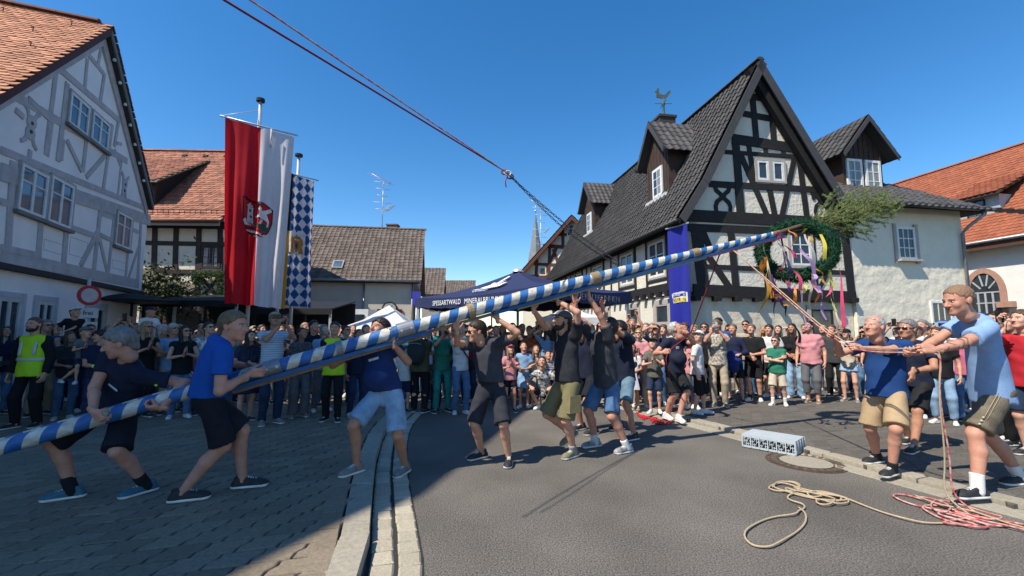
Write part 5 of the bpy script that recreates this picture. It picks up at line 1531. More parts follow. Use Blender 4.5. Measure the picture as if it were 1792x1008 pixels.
# ------------------------------------------------------------------ orange-roofed building on the far right
c0=22.2
def cl(Y):return np.array([c0-.19*Y,Y,0])
OB=cl(21.0);FO=Facade(OB,unit((.19,-1,0)),(-1,-.19,0))
ob=empty('orange_roofed_house',OB,'white building with bright orange tiled roof and arched window on the right','house')
M_WHITEW=plaster('white_render',(0.74,0.73,0.69),0.3,25,bd=.01)
wall(FO,[(-6,0),(8,0),(8,5.0),(-6,5.0)],M_WHITEW,ob,thick=8.5)
T_OR=tile_mats('orange',(0.33,0.108,0.055),(0.25,0.08,0.042),0.13,sc=2)
oe=FO.P(-6.3,5.0,.45);osl=unit(np.r_[(-FO.n)[:2],1.06]);oln=6.6;owl=14.5;ort=oe+osl*oln
slab([oe,oe+FO.u*owl,ort+FO.u*owl,ort],Z*-.12,M_BOARD,ob,'roof_deck')
tile_slope(ort+Z*.02,FO.u,-osl,owl,oln,.20,.19,T_OR,ob,'beaver',stagger=.5,jit=.01,nmax=300,th=.024)
slab([oe-Z*.06,oe+FO.u*owl-Z*.06,oe+FO.u*owl-Z*.3,oe-Z*.3],FO.n*.04,mat('soffit_brown',(0.10,0.045,0.03),.7),ob,'eave_board')
swept([oe+FO.n*.09,oe+FO.n*.09+FO.u*owl],.07,M_ZINC,ob,'gutter')
for i in range(38):
    c=ort+FO.u*(i*.38)+Z*.02;a=np.linspace(0,math.pi,6)
    mb=MB();mb.prism([c+FO.n*.12*math.cos(t)+Z*.09*math.sin(t)for t in a],FO.u*.39);mb.build('ridge_tile',T_OR[0],ob)
# the shed dormer
rz=lambda x,y,d:FO.P(*FO.uv(x,y,d),d)
zt2=FO.uv(1700,350,-.75)[1];zb2=FO.uv(1700,402,-.75)[1]
u0,u1=sorted((FO.uv(1676,375,-.75)[0],FO.uv(1752,375,-.75)[0]))
mb=MB();mb.prism([FO.P(u0,zb2-.5,-.75),FO.P(u1,zb2-.5,-.75),FO.P(u1,zt2,-.75),FO.P(u0,zt2,-.75)],-FO.n*1.7);od=mb.build('dormer',mat('zinc_cladding',(0.38,0.45,0.46),.5,(.30,.36,.37),5),ob)
window(FO,u0+.35,u1-.45,zb2+.1,zt2-.1,ob,M_BTIMB,GLASS_SKY,2,1,.05,-.735,casement=False,name='dormer_window')
sdv=unit(np.r_[(-FO.n)[:2]*1.0,.50]);so2=FO.P(u0-.2,zt2+.05,-.45);
slab([so2,so2+FO.u*(u1-u0+.4),so2+FO.u*(u1-u0+.4)+sdv*3.0,so2+sdv*3.0],Z*-.1,M_BOARD,ob,'dormer_roof')
tile_slope(so2+sdv*3.0+Z*.02,FO.u,-sdv,u1-u0+.4,3.0,.20,.19,T_OR,ob,'beaver',stagger=.5,jit=.01,nmax=100,th=.024)
# arched window with sandstone surround and little lamp bracket
uc,vt=FO.uv(1726,478);ux0=FO.uv(1700,520)[0];ux1=FO.uv(1752,520)[0];rad=abs(ux1-ux0)/2;uc=(ux0+ux1)/2;vs_=FO.uv(1726,512)[1];
M_PINK=mat('pink_sandstone',(0.40,0.24,0.18),.85,(.33,.19,.14),8,.3,60)
def arch(r,ry,n=14):return[(uc+r*math.cos(t),vs_+ry*math.sin(t))for t in np.linspace(0,math.pi,n)]
ry=vt-vs_
outer=arch(rad+.2,ry+.2);inner=arch(rad,ry)
mb=MB()
o_=[(uc+rad+.2,1.0)]+outer+[(uc-rad-.2,1.0)];i_=[(uc+rad,1.0)]+inner+[(uc-rad,1.0)]
for k in range(len(o_)-1):mb.prism([FO.P(*o_[k],-.05),FO.P(*o_[k+1],-.05),FO.P(*i_[k+1],-.05),FO.P(*i_[k],-.05)],FO.n*.11)
awo=mb.build('arched_window',M_PINK,ob)
mb=MB();mb.prism([FO.P(*q,-.05)for q in i_],FO.n*.06);mb.build('pane',GLASS,awo)
mb=MB()
for k in range(1,4):
    x=uc-rad+2*rad*k/4;mb.prism([FO.P(x-.03,1.0,.0),FO.P(x+.03,1.0,.0),FO.P(x+.03,vs_,.0),FO.P(x-.03,vs_,.0)],FO.n*.035)
for k in range(5):
    y=vs_-k*.42;mb.prism([FO.P(uc-rad,y-.025,.0),FO.P(uc+rad,y-.025,.0),FO.P(uc+rad,y+.025,.0),FO.P(uc-rad,y+.025,.0)],FO.n*.032)
for k in range(1,5):
    t=math.pi*k/5;p0=(uc+rad*.35*math.cos(t),vs_+ry*.35*math.sin(t));p1=(uc+rad*math.cos(t),vs_+ry*math.sin(t));nn_=np.array([-(p1[1]-p0[1]),p1[0]-p0[0]]);nn_=nn_/np.linalg.norm(nn_)*.025
    mb.prism([FO.P(p0[0]-nn_[0],p0[1]-nn_[1],.0),FO.P(p1[0]-nn_[0],p1[1]-nn_[1],.0),FO.P(p1[0]+nn_[0],p1[1]+nn_[1],.0),FO.P(p0[0]+nn_[0],p0[1]+nn_[1],.0)],FO.n*.03)
mb.build('glazing_bar',M_GREYMETAL,awo)
uu,vv=FO.uv(1768,533);mb=MB();mb.prism([FO.P(uu-.3,vv-.1,.02),FO.P(uu+.2,vv-.1,.02),FO.P(uu+.2,vv+.12,.02),FO.P(uu-.3,vv+.12,.02)],FO.n*.2);mb.build('stone_bracket',M_PINK,ob)
# ------------------------------------------------------------------ tall house beside the photographer: its shade lies over the left of the square
KT=10.3;sh_off=np.r_[SUN_TO,0]*KT;E0=np.array([.93,10.98,0])+sh_off;E1=np.array([-.80,4.2,0])+sh_off;E2=np.array([-3.4,-.9,0])+sh_off
nw=lambda a,b:unit(np.cross(Z,b-a))*-1
th_=empty('tall_town_house',E0,'tall plain town house just left of the photographer, out of view','house')
SH=KT*math.tan(math.radians(SUN_EL))
for a_,b_ in((E0,E1),(E1,E2)):
    ew=nw(a_,b_);mb=MB();mb.prism([a_,a_+Z*SH,a_+ew*1.5+Z*(SH-5.4),a_+ew*3.6+Z*6.2,a_+ew*3.6],b_-a_);mb.build('wall',plaster('town_house_white',(0.76,0.74,0.69),0.4,14),th_)
FT=Facade(E1,E0-E1)
for i in range(4):
    for j in range(3):window(FT,0.8+i*1.6,1.7+i*1.6,1.2+j*3.0,2.6+j*3.0,th_,M_WHITEFRAME,GLASS,2,2,.07,.02,casement=True)
# ------------------------------------------------------------------ flags on their poles
def cloth_grid(P00,P10,P01,P11,nu,nv,amp,seed,folds,hang=0.0):
    """a hanging cloth: P00/P10 top corners, P01/P11 bottom corners; returns verts (nv+1, nu+1, 3)"""
    r=np.random.RandomState(seed)
    P00,P10,P01,P11=[np.asarray(p,float)for p in(P00,P10,P01,P11)]
    n=unit(np.cross(P10-P00,P01-P00));n=-n if n[1]>0 else n
    out=np.zeros((nv+1,nu+1,3))
    ph=r.uniform(0,6.28,4)
    for j in range(nv+1):
        t=j/nv
        for i in range(nu+1):
            s=i/nu
            p=(P00*(1-s)+P10*s)*(1-t)+(P01*(1-s)+P11*s)*t
            a=amp*min(1,0.12+t*1.6)
            d=a*(math.sin(s*folds*6.28+ph[0]+0.8*math.sin(t*3+ph[1]))+0.5*math.sin(s*folds*11+ph[2]+t*2.2)+0.35*math.sin(t*9+s*5+ph[3]))
            out[j,i]=p+n*d
    return out
def cloth_obj(name,grid,mats,parent,region=None,thick=0.004):
    nv,nu=grid.shape[0]-1,grid.shape[1]-1
    mb=MB();V=grid.reshape(-1,3)
    f=[];m=[]
    for j in range(nv):
        for i in range(nu):
            f.append((j*(nu+1)+i,(j+1)*(nu+1)+i,(j+1)*(nu+1)+i+1,j*(nu+1)+i+1));m.append(region((i+.5)/nu,(j+.5)/nv)if region else 0)
    mb.add(V,f);mb.m=m
    me=mb.mesh(name,mats,ROOT[parent.name],True)
    return link(name,me,parent)
def pole(label,base,top,r=0.045):
    t=empty('flagpole',base,label,'flagpole')
    mb=MB();mb.tube([base,np.asarray(base)*.3+np.asarray(top)*.7,top],[r,r*.9,r*.8],10);mb.build('pole_tube',M_GREYMETAL,t,True)
    mb=MB();mb.lathe(np.asarray(top)-Z*.02,[(r*.8,0),(r*2.1,.02),(r*2.1,.09),(r*.5,.11)],10);mb.build('pole_cap',M_BLACKMETAL,t)
    return t
FR_RED=mat('flag_red',(0.60,0.012,0.022),.75,(0.50,0.01,0.02),3,.2,60,trans=.45)
FR_WHITE=mat('flag_white',(0.66,0.64,0.66),.75,(0.60,0.58,0.61),3,.2,60,trans=.30)
FR_BLUE=mat('flag_blue',(0.018,0.075,0.22),.75,(0.016,0.065,0.20),3,.2,60,trans=.25)
FR_GOLD=mat('flag_gold',(0.62,0.30,0.01),.75,(0.55,0.26,0.01),3,.2,60,trans=.35)
FR_BLACK=mat('flag_black',(0.015,0.015,0.016),.75,trans=.1)
YF=9.9
pb=G(431,700);pb=np.array(at(431,640,YF));pb[2]=ZP-.03
ptop=np.array(at(456,178,YF));pb[0]=ptop[0]
fp1=pole('white flagpole carrying the long red and white flag',pb,ptop)
c00=np.array(at(394,206,YF-.52));c10=np.array(at(515,240,YF+.18))
c01=np.array(at(392,530,YF-.57));c11=np.array(at(492,540,YF+.13))
fl1=empty('town_flag',(pb[0],YF-.12,c00[2]),'long red and white flag with a tower and winged lion crest','flag')
g1=cloth_grid(c00,c10,c01,c11,52,60,.085,3,3.1)
cloth_obj('cloth',g1,[FR_RED,FR_WHITE],fl1,lambda s,t:0 if s<.505 else 1)
swept([c00+[-.12,0,.05],c10+[.08,0,.04]],.022,M_GREYMETAL,fl1,'crossbar',7)
swept([c00+[-.05,0,.06],np.array([pb[0],YF,ptop[2]-.22])],.008,M_GREYMETAL,fl1,'halyard',5)
swept([c00*.32+c10*.68+[0,-.07,.02],c00*.32+c10*.68+[0,-.07,-.42]],.02,FR_WHITE,fl1,'tie_tape',5)
# crest: shield, tower, winged lion, waves; built just in front of the cloth
def on_cloth(grid,s,t,d=.012):
    nv,nu=grid.shape[0]-1,grid.shape[1]-1
    x=min(max(s*nu,0),nu-1e-6);y=min(max(t*nv,0),nv-1e-6);i,j=int(x),int(y);fx,fy=x-i,y-j
    p=grid[j,i]*(1-fx)*(1-fy)+grid[j,i+1]*fx*(1-fy)+grid[j+1,i]*(1-fx)*fy+grid[j+1,i+1]*fx*fy
    n=unit(np.cross(grid[nv//2,-1]-grid[nv//2,0],grid[-1,nu//2]-grid[0,nu//2]));n=-n if n[1]>0 else n
    return p+n*d
def patch(grid,poly,m,parent,name,d,box,cell=.06):
    """flat print on the cloth: polygon in crest units (0..1, y down) mapped into box (s0, s1, t0, t1), cut into cells so that it follows the folds"""
    s0,s1,t0,t1=box
    xs=[p[0]for p in poly];ys=[p[1]for p in poly]
    mb=MB();ys_=np.arange(min(ys),max(ys)+cell,cell);
    def crosses(y):
        r=[]
        for(xa,ya),(xb,yb)in zip(poly,poly[1:]+poly[:1]):
            if(ya>y)!=(yb>y):r.append(xa+(y-ya)*(xb-xa)/(yb-ya))
        return sorted(r)
    for y0 in ys_[:-1]:
        y1=min(y0+cell,max(ys));a=crosses(y0+1e-4);b=crosses(y1-1e-4)
        if len(a)!=len(b):a=b=crosses((y0+y1)/2)
        for k in range(0,len(a)-1,2):
            k0,k1=a[k:k+2];q0,q1=b[k:k+2];n_=max(1,int(max(k1-k0,q1-q0)/cell))
            for i in range(n_):
                v=[on_cloth(grid,s0+(s1-s0)*x,t0+(t1-t0)*y,d)for x,y in((k0+(k1-k0)*i/n_,y0),(k0+(k1-k0)*(i+1)/n_,y0),(q0+(q1-q0)*(i+1)/n_,y1),(q0+(q1-q0)*i/n_,y1))]
                mb.add(v,[(3,2,1,0)])
    if mb.n:return mb.build(name,m,parent)
CR=(.26,.76,.415,.63)
SHIELD=[(.02,.0),(.35,.06),(.6,.04),(.98,.16),(.97,.55),(.86,.82),(.62,.98),(.48,1.0),(.25,.93),(.08,.72),(.03,.5)]
sh_in=[(.5+(x-.5)*.93,.5+(y-.5)*.94)for x,y in SHIELD]
m_cw=mat('crest_white',(0.68,0.66,0.64),.8);m_cg=mat('crest_green',(0.01,0.09,0.06),.8);m_ck=mat('crest_black',(0.01,0.01,0.01),.8);m_cr=mat('crest_red',(0.50,0.012,0.02),.8)
patch(g1,SHIELD,m_ck,fl1,'crest_rim',.010,CR)
patch(g1,sh_in,m_cr,fl1,'crest_field',.014,CR)
patch(g1,[(.16,.64),(.18,.22),(.15,.22),(.25,.10),(.36,.22),(.34,.24),(.35,.64)],m_cw,fl1,'crest_tower',.018,CR,.04)
patch(g1,[(.22,.28),(.27,.28),(.27,.34),(.22,.34)],m_ck,fl1,'crest_window',.022,CR,.03)
patch(g1,[(.25,.42),(.30,.42),(.30,.48),(.25,.48)],m_ck,fl1,'crest_window',.022,CR,.03)
patch(g1,[(.04,.60),(.12,.55),(.16,.62),(.38,.64),(.40,.70),(.10,.72)],m_cw,fl1,'crest_ground',.018,CR,.03)
patch(g1,[(.40,.72),(.52,.64),(.70,.60),(.86,.70),(.84,.80),(.66,.80)],m_cg,fl1,'crest_hill',.018,CR,.03)
patch(g1,[(.50,.24),(.56,.18),(.62,.24),(.60,.30),(.90,.17),(.94,.24),(.76,.34),(.80,.40),(.86,.52),(.84,.66),(.78,.68),(.80,.56),(.74,.50),(.66,.52),(.60,.64),(.53,.64),(.58,.54),(.56,.46),(.44,.50),(.42,.45),(.53,.40),(.54,.32)],m_cw,fl1,'crest_lion',.022,CR,.025)
patch(g1,[(.14,.80),(.30,.79),(.45,.83),(.62,.90),(.80,.88),(.74,.93),(.60,.95),(.42,.89),(.28,.85),(.16,.85)],m_cw,fl1,'crest_wave',.018,CR,.03)
patch(g1,[(.24,.91),(.36,.93),(.5,.97),(.6,.975),(.5,.99),(.4,.97),(.3,.945)],m_cw,fl1,'crest_wave',.018,CR,.02)
# lozenge flag on the second pole
Y2=12.0
q2=np.array(at(523,274,Y2));q2b=np.array([q2[0],Y2,ZP-.03])
fp2=pole('flagpole behind, carrying the blue and white lozenge flag',q2b,q2,.05)
c00=np.array(at(510,306,Y2-.3));c10=np.array(at(554,321,Y2+.3));c01=np.array(at(497,534,Y2-.3));c11=np.array(at(549,539,Y2+.3))
fl2=empty('lozenge_flag',(q2[0],Y2-.2,c00[2]),'blue and white lozenge flag with a golden coat of arms','flag')
g2=cloth_grid(c00,c10,c01,c11,66,150,.05,9,1.8);g2[:,:,1]-=.15
cloth_obj('cloth',g2,[FR_WHITE,FR_BLUE],fl2,lambda s,t:int(math.floor(s*3.6+t*12)+math.floor(t*12-s*3.2))%2)
swept([c00+[-.1,-.15,.03],c10+[.12,-.15,.03]],.02,M_GREYMETAL,fl2,'crossbar',7)
CB=(.08,.72,.42,.62);m_or=mat('arms_gold',(0.50,0.22,0.03),.8,(0.30,.12,.02),20)
patch(g2,[(.06,.12),(.3,.02),(.5,.06),(.72,.02),(.96,.12),(.94,.98),(.06,.96)],m_cw,fl2,'arms_ground',.014,CB)
for x0 in(.10,.62):patch(g2,[(x0,.90),(x0+.04,.6),(x0+.0,.45),(x0+.08,.28),(x0+.2,.3),(x0+.26,.5),(x0+.2,.62),(x0+.28,.9)],m_or,fl2,'arms_lion',.018,CB,.05)
patch(g2,[(.36,.40),(.66,.40),(.66,.72),(.51,.88),(.36,.72)],m_or,fl2,'arms_shield',.020,CB,.05)
patch(g2,[(.44,.50),(.58,.50),(.58,.66),(.51,.74),(.44,.66)],FR_BLUE,fl2,'arms_centre',.023,CB,.04)
patch(g2,[(.34,.36),(.32,.20),(.42,.28),(.51,.16),(.60,.28),(.70,.20),(.68,.36)],m_or,fl2,'arms_crown',.020,CB,.04)
# third flag, mostly hidden between the two
Y3=10.9
q3=np.array(at(500,262,Y3));q3b=np.array([q3[0]-.0,Y3,ZP-.03])
fp3=pole('middle flagpole with the black red and gold flag, hidden behind the white cloth',q3b,q3,.045)
c00=np.array(at(470,300,Y3));c10=np.array(at(517,306,Y3+.2));c01=np.array(at(470,538,Y3));c11=np.array(at(502,541,Y3+.2))
fl3=empty('national_flag',(q3[0],Y3,c00[2]),'black red and gold flag of which only a gold strip shows','flag')
g3=cloth_grid(c00,c10,c01,c11,16,30,.03,4,1.4);g3[:,:,1]-=.1
cloth_obj('cloth',g3,[FR_BLACK,FR_RED,FR_GOLD],fl3,lambda s,t:(2 if t>.42 else 0)if s>.72 else 1)
# blue advertising banner on the house corner
bn=empty('banner',FS.P(.55,0,.3),'tall royal blue advertising banner hanging at the corner of the timbered house','banner')
M_BAN=mat('banner_blue',(0.022,0.028,0.30),.55,(0.018,0.022,0.24),2,.15,50,trans=.12)
bA=np.array(at(1168,403,12.3));bB=np.array(at(1202,392,11.75));bC=np.array(at(1176,560,12.3));bD=np.array(at(1209,566,11.75))
bC=np.array([bA[0],bA[1],1.25]);bD=np.array([bB[0],bB[1],1.2])
gb=cloth_grid(bA,bB,bC,bD,16,40,.02,5,1.5)
cloth_obj('cloth',gb,[M_BAN],bn)
swept([bA+[-.05,0,.03],bB+[.05,0,.03]],.025,M_GREYMETAL,bn,'banner_rail',6)
swept([(bA+bB)/2+Z*.03,FS.P(.5,bA[2]+.25,0.0)],.02,M_BLACKMETAL,bn,'banner_arm',6)
m_by=mat('banner_yellow',(0.75,0.60,0.03),.7)
for tz in(.62,.975):
    BX=(.10,.90,tz-.05,tz+.05)
    patch(gb,[(0,.12),(.75,.0),(.98,.06),(.98,.92),(.08,1.0)],m_cw,bn,'banner_logo',.012,BX,.1)
    patch(gb,[(.06,.18),(.9,.09),(.9,.40),(.08,.48)],M_BAN,bn,'logo_band',.016,BX,.1)
    patch(gb,[(.08,.52),(.92,.46),(.92,.88),(.12,.94)],m_by,bn,'logo_band',.016,BX,.1)
def text_on(txt,P0,ex,ey,size,m,parent,name,align='CENTER',depth=.004):
    cu=bpy.data.curves.new(name,'FONT');cu.body=txt;cu.size=size;cu.align_x=align;cu.align_y='CENTER';cu.extrude=depth/2;cu.resolution_u=3
    tmp=bpy.data.objects.new('tmp',cu);COL.objects.link(tmp)
    dg=bpy.context.evaluated_depsgraph_get();me=bpy.data.meshes.new_from_object(tmp.evaluated_get(dg));bpy.data.objects.remove(tmp)
    me.materials.clear();me.materials.append(m)
    ex=unit(ex);ey=unit(np.asarray(ey)-ex*np.dot(ex,ey));ez=np.cross(ex,ey)
    M=np.eye(4);M[:3,0]=ex;M[:3,1]=ey;M[:3,2]=ez;M[:3,3]=P0
    me.name=name
    return link(name,me,parent,M)
bu=unit(bB-bA)
pz=on_cloth(gb,.5,.597,.03);text_on('antenne',pz,np.r_[bu[:2],0],Z,.125,m_cw,bn,'logo_lettering')
pz=on_cloth(gb,.5,.638,.03);text_on('BAYERN',pz,np.r_[bu[:2],0],Z,.115,M_BAN,bn,'logo_lettering')
# ------------------------------------------------------------------ navy parasol tent with lettering
M_NAVY=mat('tent_navy',(0.020,0.028,0.085),.75,(0.017,0.024,0.075),3,.25,40)
m_tw=mat('tent_white_print',(0.75,0.77,0.80),.7)
tL=np.array(at(727,530,12.4));tN=np.array(at(966,507,8.5));zt_=2.45;tL[2]=tN[2]=zt_
side=tN-tL;perp=unit(np.cross(Z,side));tR=tN+perp*2.8;tB=tL+perp*2.8
tapex=(tL+tR)/2*1.0;tapex=np.array(at(906,474,tapex[1]))*np.array([1,1,1]);
tent=empty('parasol_tent',np.r_[tapex[:2],0],'navy blue parasol tent lettered for a mineral water spring','tent')
def panel(a,b,nm):
    mb=MB();n=8;V=[];F_=[]
    for j in range(n+1):
        for i in range(n+1):
            s,t=i/n,j/n;p=(a*(1-s)+b*s)*(1-t)+tapex*t;p=p-Z*.10*math.sin(math.pi*s)*(1-t)-Z*.12*math.sin(math.pi*t);V.append(p)
    for j in range(n):
        for i in range(n):F_.append((j*(n+1)+i,j*(n+1)+i+1,(j+1)*(n+1)+i+1,(j+1)*(n+1)+i))
    mb.add(V,F_);return mb.build(nm,M_NAVY,tent,True)
def valance(a,b):
    mb=MB();n=24;V=[];F_=[]
    o=unit(np.cross(b-a,Z));o=o if np.dot(o,(a+b)/2-tapex)>0 else-o
    for i in range(n+1):
        s=i/n;p=a*(1-s)+b*s-Z*.10*math.sin(math.pi*s)
        V+=[p,p+o*.015*math.sin(s*40)-Z*(.27+.012*math.sin(s*60))]
    for i in range(n):F_.append((2*i,2*i+1,2*i+3,2*i+2))
    mb.add(V,F_);return mb.build('valance',M_NAVY,tent,True)
for a,b in((tL,tN),(tN,tR),(tR,tB),(tB,tL)):panel(a,b,'roof_panel');valance(a,b)
for c in(tL,tN,tR,tB):
    q=c*.97+np.r_[tapex[:2],c[2]]*.03
    if c is tN:continue
    mb=MB();mb.abox((q[0]-.025,q[1]-.025,0),(q[0]+.025,q[1]+.025,q[2]));mb.build('leg',M_GREYMETAL,tent)
swept([np.r_[tapex[:2],0],tapex],.035,M_GREYMETAL,tent,'mast',8)
mb=MB();mb.lathe(tapex-Z*.03,[(.16,0),(.13,.05),(.03,.1)],10);mb.build('top_cap',M_GREYMETAL,tent)
e1=unit(side);o1=unit(np.cross(side,Z));o1=o1 if o1[1]<0 else-o1
pan_n=unit(np.cross(tN-tL,tapex-tL));pan_n=pan_n if pan_n[2]>0 else-pan_n
up1=unit(np.cross(pan_n,e1));up1=up1 if up1[2]>0 else-up1
def on_panel(s,h,d=.05):
    b_=tL*(1-s)+tN*s;hh=np.linalg.norm(tapex-(tL+tN)/2);t=h/hh
    p=b_*(1-t)+tapex*t;return p-Z*.10*math.sin(math.pi*s)*(1-t)-Z*.12*math.sin(math.pi*t)+pan_n*d
vt_=lambda s,z:tL*(1-s)+tN*s-Z*.10*math.sin(math.pi*s)+o1*.03-Z*z
text_on('SPESSARTWALD',vt_(.305,.13),vt_(.6,.12)-vt_(.3,.12),Z,.180,m_tw,tent,'lettering')
text_on('MINERALBRUNNEN',vt_(.605,.135),vt_(.6,.12)-vt_(.3,.12),Z,.180,m_tw,tent,'lettering')
lg=lambda x,y:on_panel(x,y,.06)
for q in([(.36,.42),(.50,.40),(.60,.66),(.52,.62)],[(.46,.60),(.52,.66),(.60,.78),(.54,.80),(.48,.72)],[(.42,.50),(.46,.60),(.38,.62)],[(.50,.42),(.58,.44),(.66,.58),(.60,.58)]):
    mb=MB();mb.prism([lg(x,y*1.6)for x,y in q],pan_n*.004);mb.build('logo',m_tw,tent)
for i in range(5):
    mb=MB();mb.prism([lg(.33+.05*i,.52+.05*(i%2)),lg(.40+.05*i,.56+.04*i),lg(.42+.05*i,.62+.05*i),lg(.35+.05*i,.60)],pan_n*.004);mb.build('logo',m_tw,tent)
text_on('QUELLE',lg(.46,.42),e1,up1,.16,m_tw,tent,'lettering')
e2_=unit(tR-tN);o2=unit(np.cross(tR-tN,Z));o2=o2 if np.dot(o2,(tN+tR)/2-tapex)>0 else-o2
text_on('MINERALBRUNNEN',(tN+tR)/2-Z*.23+o2*.03,e2_ if np.dot(np.cross(e2_,Z),o2)>0 else-e2_,Z,.20,mat('tent_shaded_print',(.16,.17,.22),.7),tent,'lettering')  # white print darkened in colour for the shade on this side
# ------------------------------------------------------------------ white pavilion, food trailer, market stalls, blue box sign
def pavilion(label,c,w,ze,zp,m,legs=True):
    t=empty('pavilion',np.r_[c[:2],0],label,'tent')
    cs=[np.array([c[0]+sx*w,c[1]+sy*w,ze])for sx,sy in((-1,-1),(1,-1),(1,1),(-1,1))];ap=np.array([c[0],c[1],zp])
    for a,b in zip(cs,cs[1:]+cs[:1]):
        mb=MB();mb.add([a,b,(b+ap)/2-Z*.08,ap,(a+ap)/2-Z*.08],[(0,1,2,4),(4,2,3)]);mb.build('roof_panel',m,t)
        mb=MB();mb.add([a,b,b-Z*.22,a-Z*.22],[(0,3,2,1)]);mb.build('valance',m,t)
    if legs:
        for a in cs:
            mb=MB();mb.abox((a[0]-.025,a[1]-.025,0),(a[0]+.025,a[1]+.025,ze));mb.build('leg',M_GREYMETAL,t)
    return t
M_TENTW=mat('white_tarpaulin',(0.80,0.80,0.80),.6,trans=.25)
pv_=np.array(at(681,534,13.0));pavilion('small white pointed pavilion in front of the beige house',pv_,1.15,at(681,578,13.0)[2],pv_[2],M_TENTW)
pv_=np.array(at(1018,583,13.0));pavilion('white pavilion behind the men lifting the pole',np.array(at(995,583,13.4)),.9,1.9,2.35,M_TENTW)
tr=empty('food_trailer',np.r_[at(600,560,17)[:2],0],'white and red food trailer parked in front of the beige house','trailer')
x0,x1=at(563,560,16.5)[0],at(644,560,16.5)[0];zt_=at(600,541,16.5)[2]
mb=MB();mb.abox((x0,16.5,.5),(x1,18.6,zt_));mb.build('body',mat('trailer_white',(.70,.70,.68),.4),tr)
mb=MB();mb.abox((x0-.06,16.45,zt_-.28),(x0+(x1-x0)*.48,16.495,zt_+.05));mb.build('fascia',mat('trailer_red',(.42,.02,.02),.4),tr)
mb=MB();mb.abox((x0+(x1-x0)*.40,16.46,.6),(x0+(x1-x0)*.47,16.49,zt_-.3));mb.build('corner_strip',mat('trailer_red',(.42,.02,.02),.4),tr)
mb=MB();mb.abox((x0+(x1-x0)*.53,16.46,zt_-.85),(x1-.15,16.492,zt_-.2));mb.build('window',GLASS,tr)
mb=MB();mb.abox((x0+.05,16.46,zt_-1.3),(x0+(x1-x0)*.38,16.492,zt_-.35));mb.build('menu_board',mat('menu_green',(.06,.25,.15),.6,(.4,.42,.4),9),tr)
for x in(x0+.5,x1-.5):
    mb=MB();mb.lathe((x,16.62,.35),[(.33,-.1),(.35,0),(.33,.1)],14,(0,1,0));mb.build('wheel',M_BLACKMETAL,tr)
M_STALL=mat('stall_dark',(.018,.018,.02),.7)
def stall(label,px0,px1,pyt,Y,depth,zc=.0):
    a=np.array(at(px0,pyt,Y));b=np.array(at(px1,pyt,Y));t=empty('market_stall',((a[0]+b[0])/2,Y+depth/2,0),label,'market stall')
    mb=MB();mb.prism([(a[0],Y,a[2]),(b[0],Y,b[2]),(b[0],Y+depth,a[2]+.35),(a[0],Y+depth,a[2]+.35)],Z*.04);mb.build('canopy',M_STALL,t)
    mb=MB();mb.prism([(a[0],Y,a[2]),(b[0],Y,b[2]),(b[0],Y,b[2]-.14),(a[0],Y,a[2]-.14)],(0,.02,0));mb.build('valance',M_STALL,t)
    n=3
    for i in range(n+1):
        x=a[0]+.06+(b[0]-a[0]-.12)*i/n;mb=MB();mb.abox((x-.03,Y+.05,0),(x+.03,Y+.11,a[2]-.01));mb.build('post',M_GREYMETAL if i%2 else M_STALL,t)
    mb=MB();mb.abox((a[0],Y+depth-.05,0),(b[0],Y+depth,a[2]+.3));mb.build('back_wall',M_STALL,t)
    mb=MB();mb.abox((a[0]+.1,Y+.5,.85),(b[0]-.1,Y+1.1,.92));mb.build('counter',mat('stall_wood',(.10,.06,.035),.8),t)
    mb=MB();mb.abox((a[0]+.12,Y+.52,.1),(b[0]-.12,Y+.56,.85));mb.build('counter_front',M_STALL,t)
    for i in range(5):
        x=a[0]+(b[0]-a[0])*(i+.5)/5;mb=MB();mb.abox((x-.2,Y+depth-.3,1.2+.2*(i%2)),(x+.2,Y+depth-.1,1.7));mb.build('goods_box',mat('goods_brown',(.12,.08,.05),.8,(.03,.025,.02),6),t)
stall('long dark market stall below the red and white flag',245,415,528,12.2,2.4)
stall('dark market stall with green awning light left of the food trailer',440,580,542,13.0,2.0)
um=empty('market_umbrella',at(215,528,11.4)*[1,1,0],'flat dark market umbrella at the corner of the grey house','umbrella')
uc_=np.array(at(232,522,11.5));mb=MB();mb.lathe(uc_,[(1.15,-.12),(1.17,-.08),(.5,.06),(.05,.14)],8);mb.build('canopy',M_STALL,um)
swept([(uc_[0],uc_[1],0),uc_],.03,M_STALL,um,'pole',6)
bs=empty('blue_box_sign',at(729,522,25)*[1,1,0],'small blue box sign on a post at the corner of the beige house','sign')
q=np.array(at(729,522,24.6));mb=MB();mb.abox(q-[.22,.1,.38],q+[.22,.1,.38]);mb.build('box',mat('sign_blue',(.05,.05,.40),.5),bs)
swept([(q[0],q[1],0),q-Z*.3],.04,M_GREYMETAL,bs,'post',6)
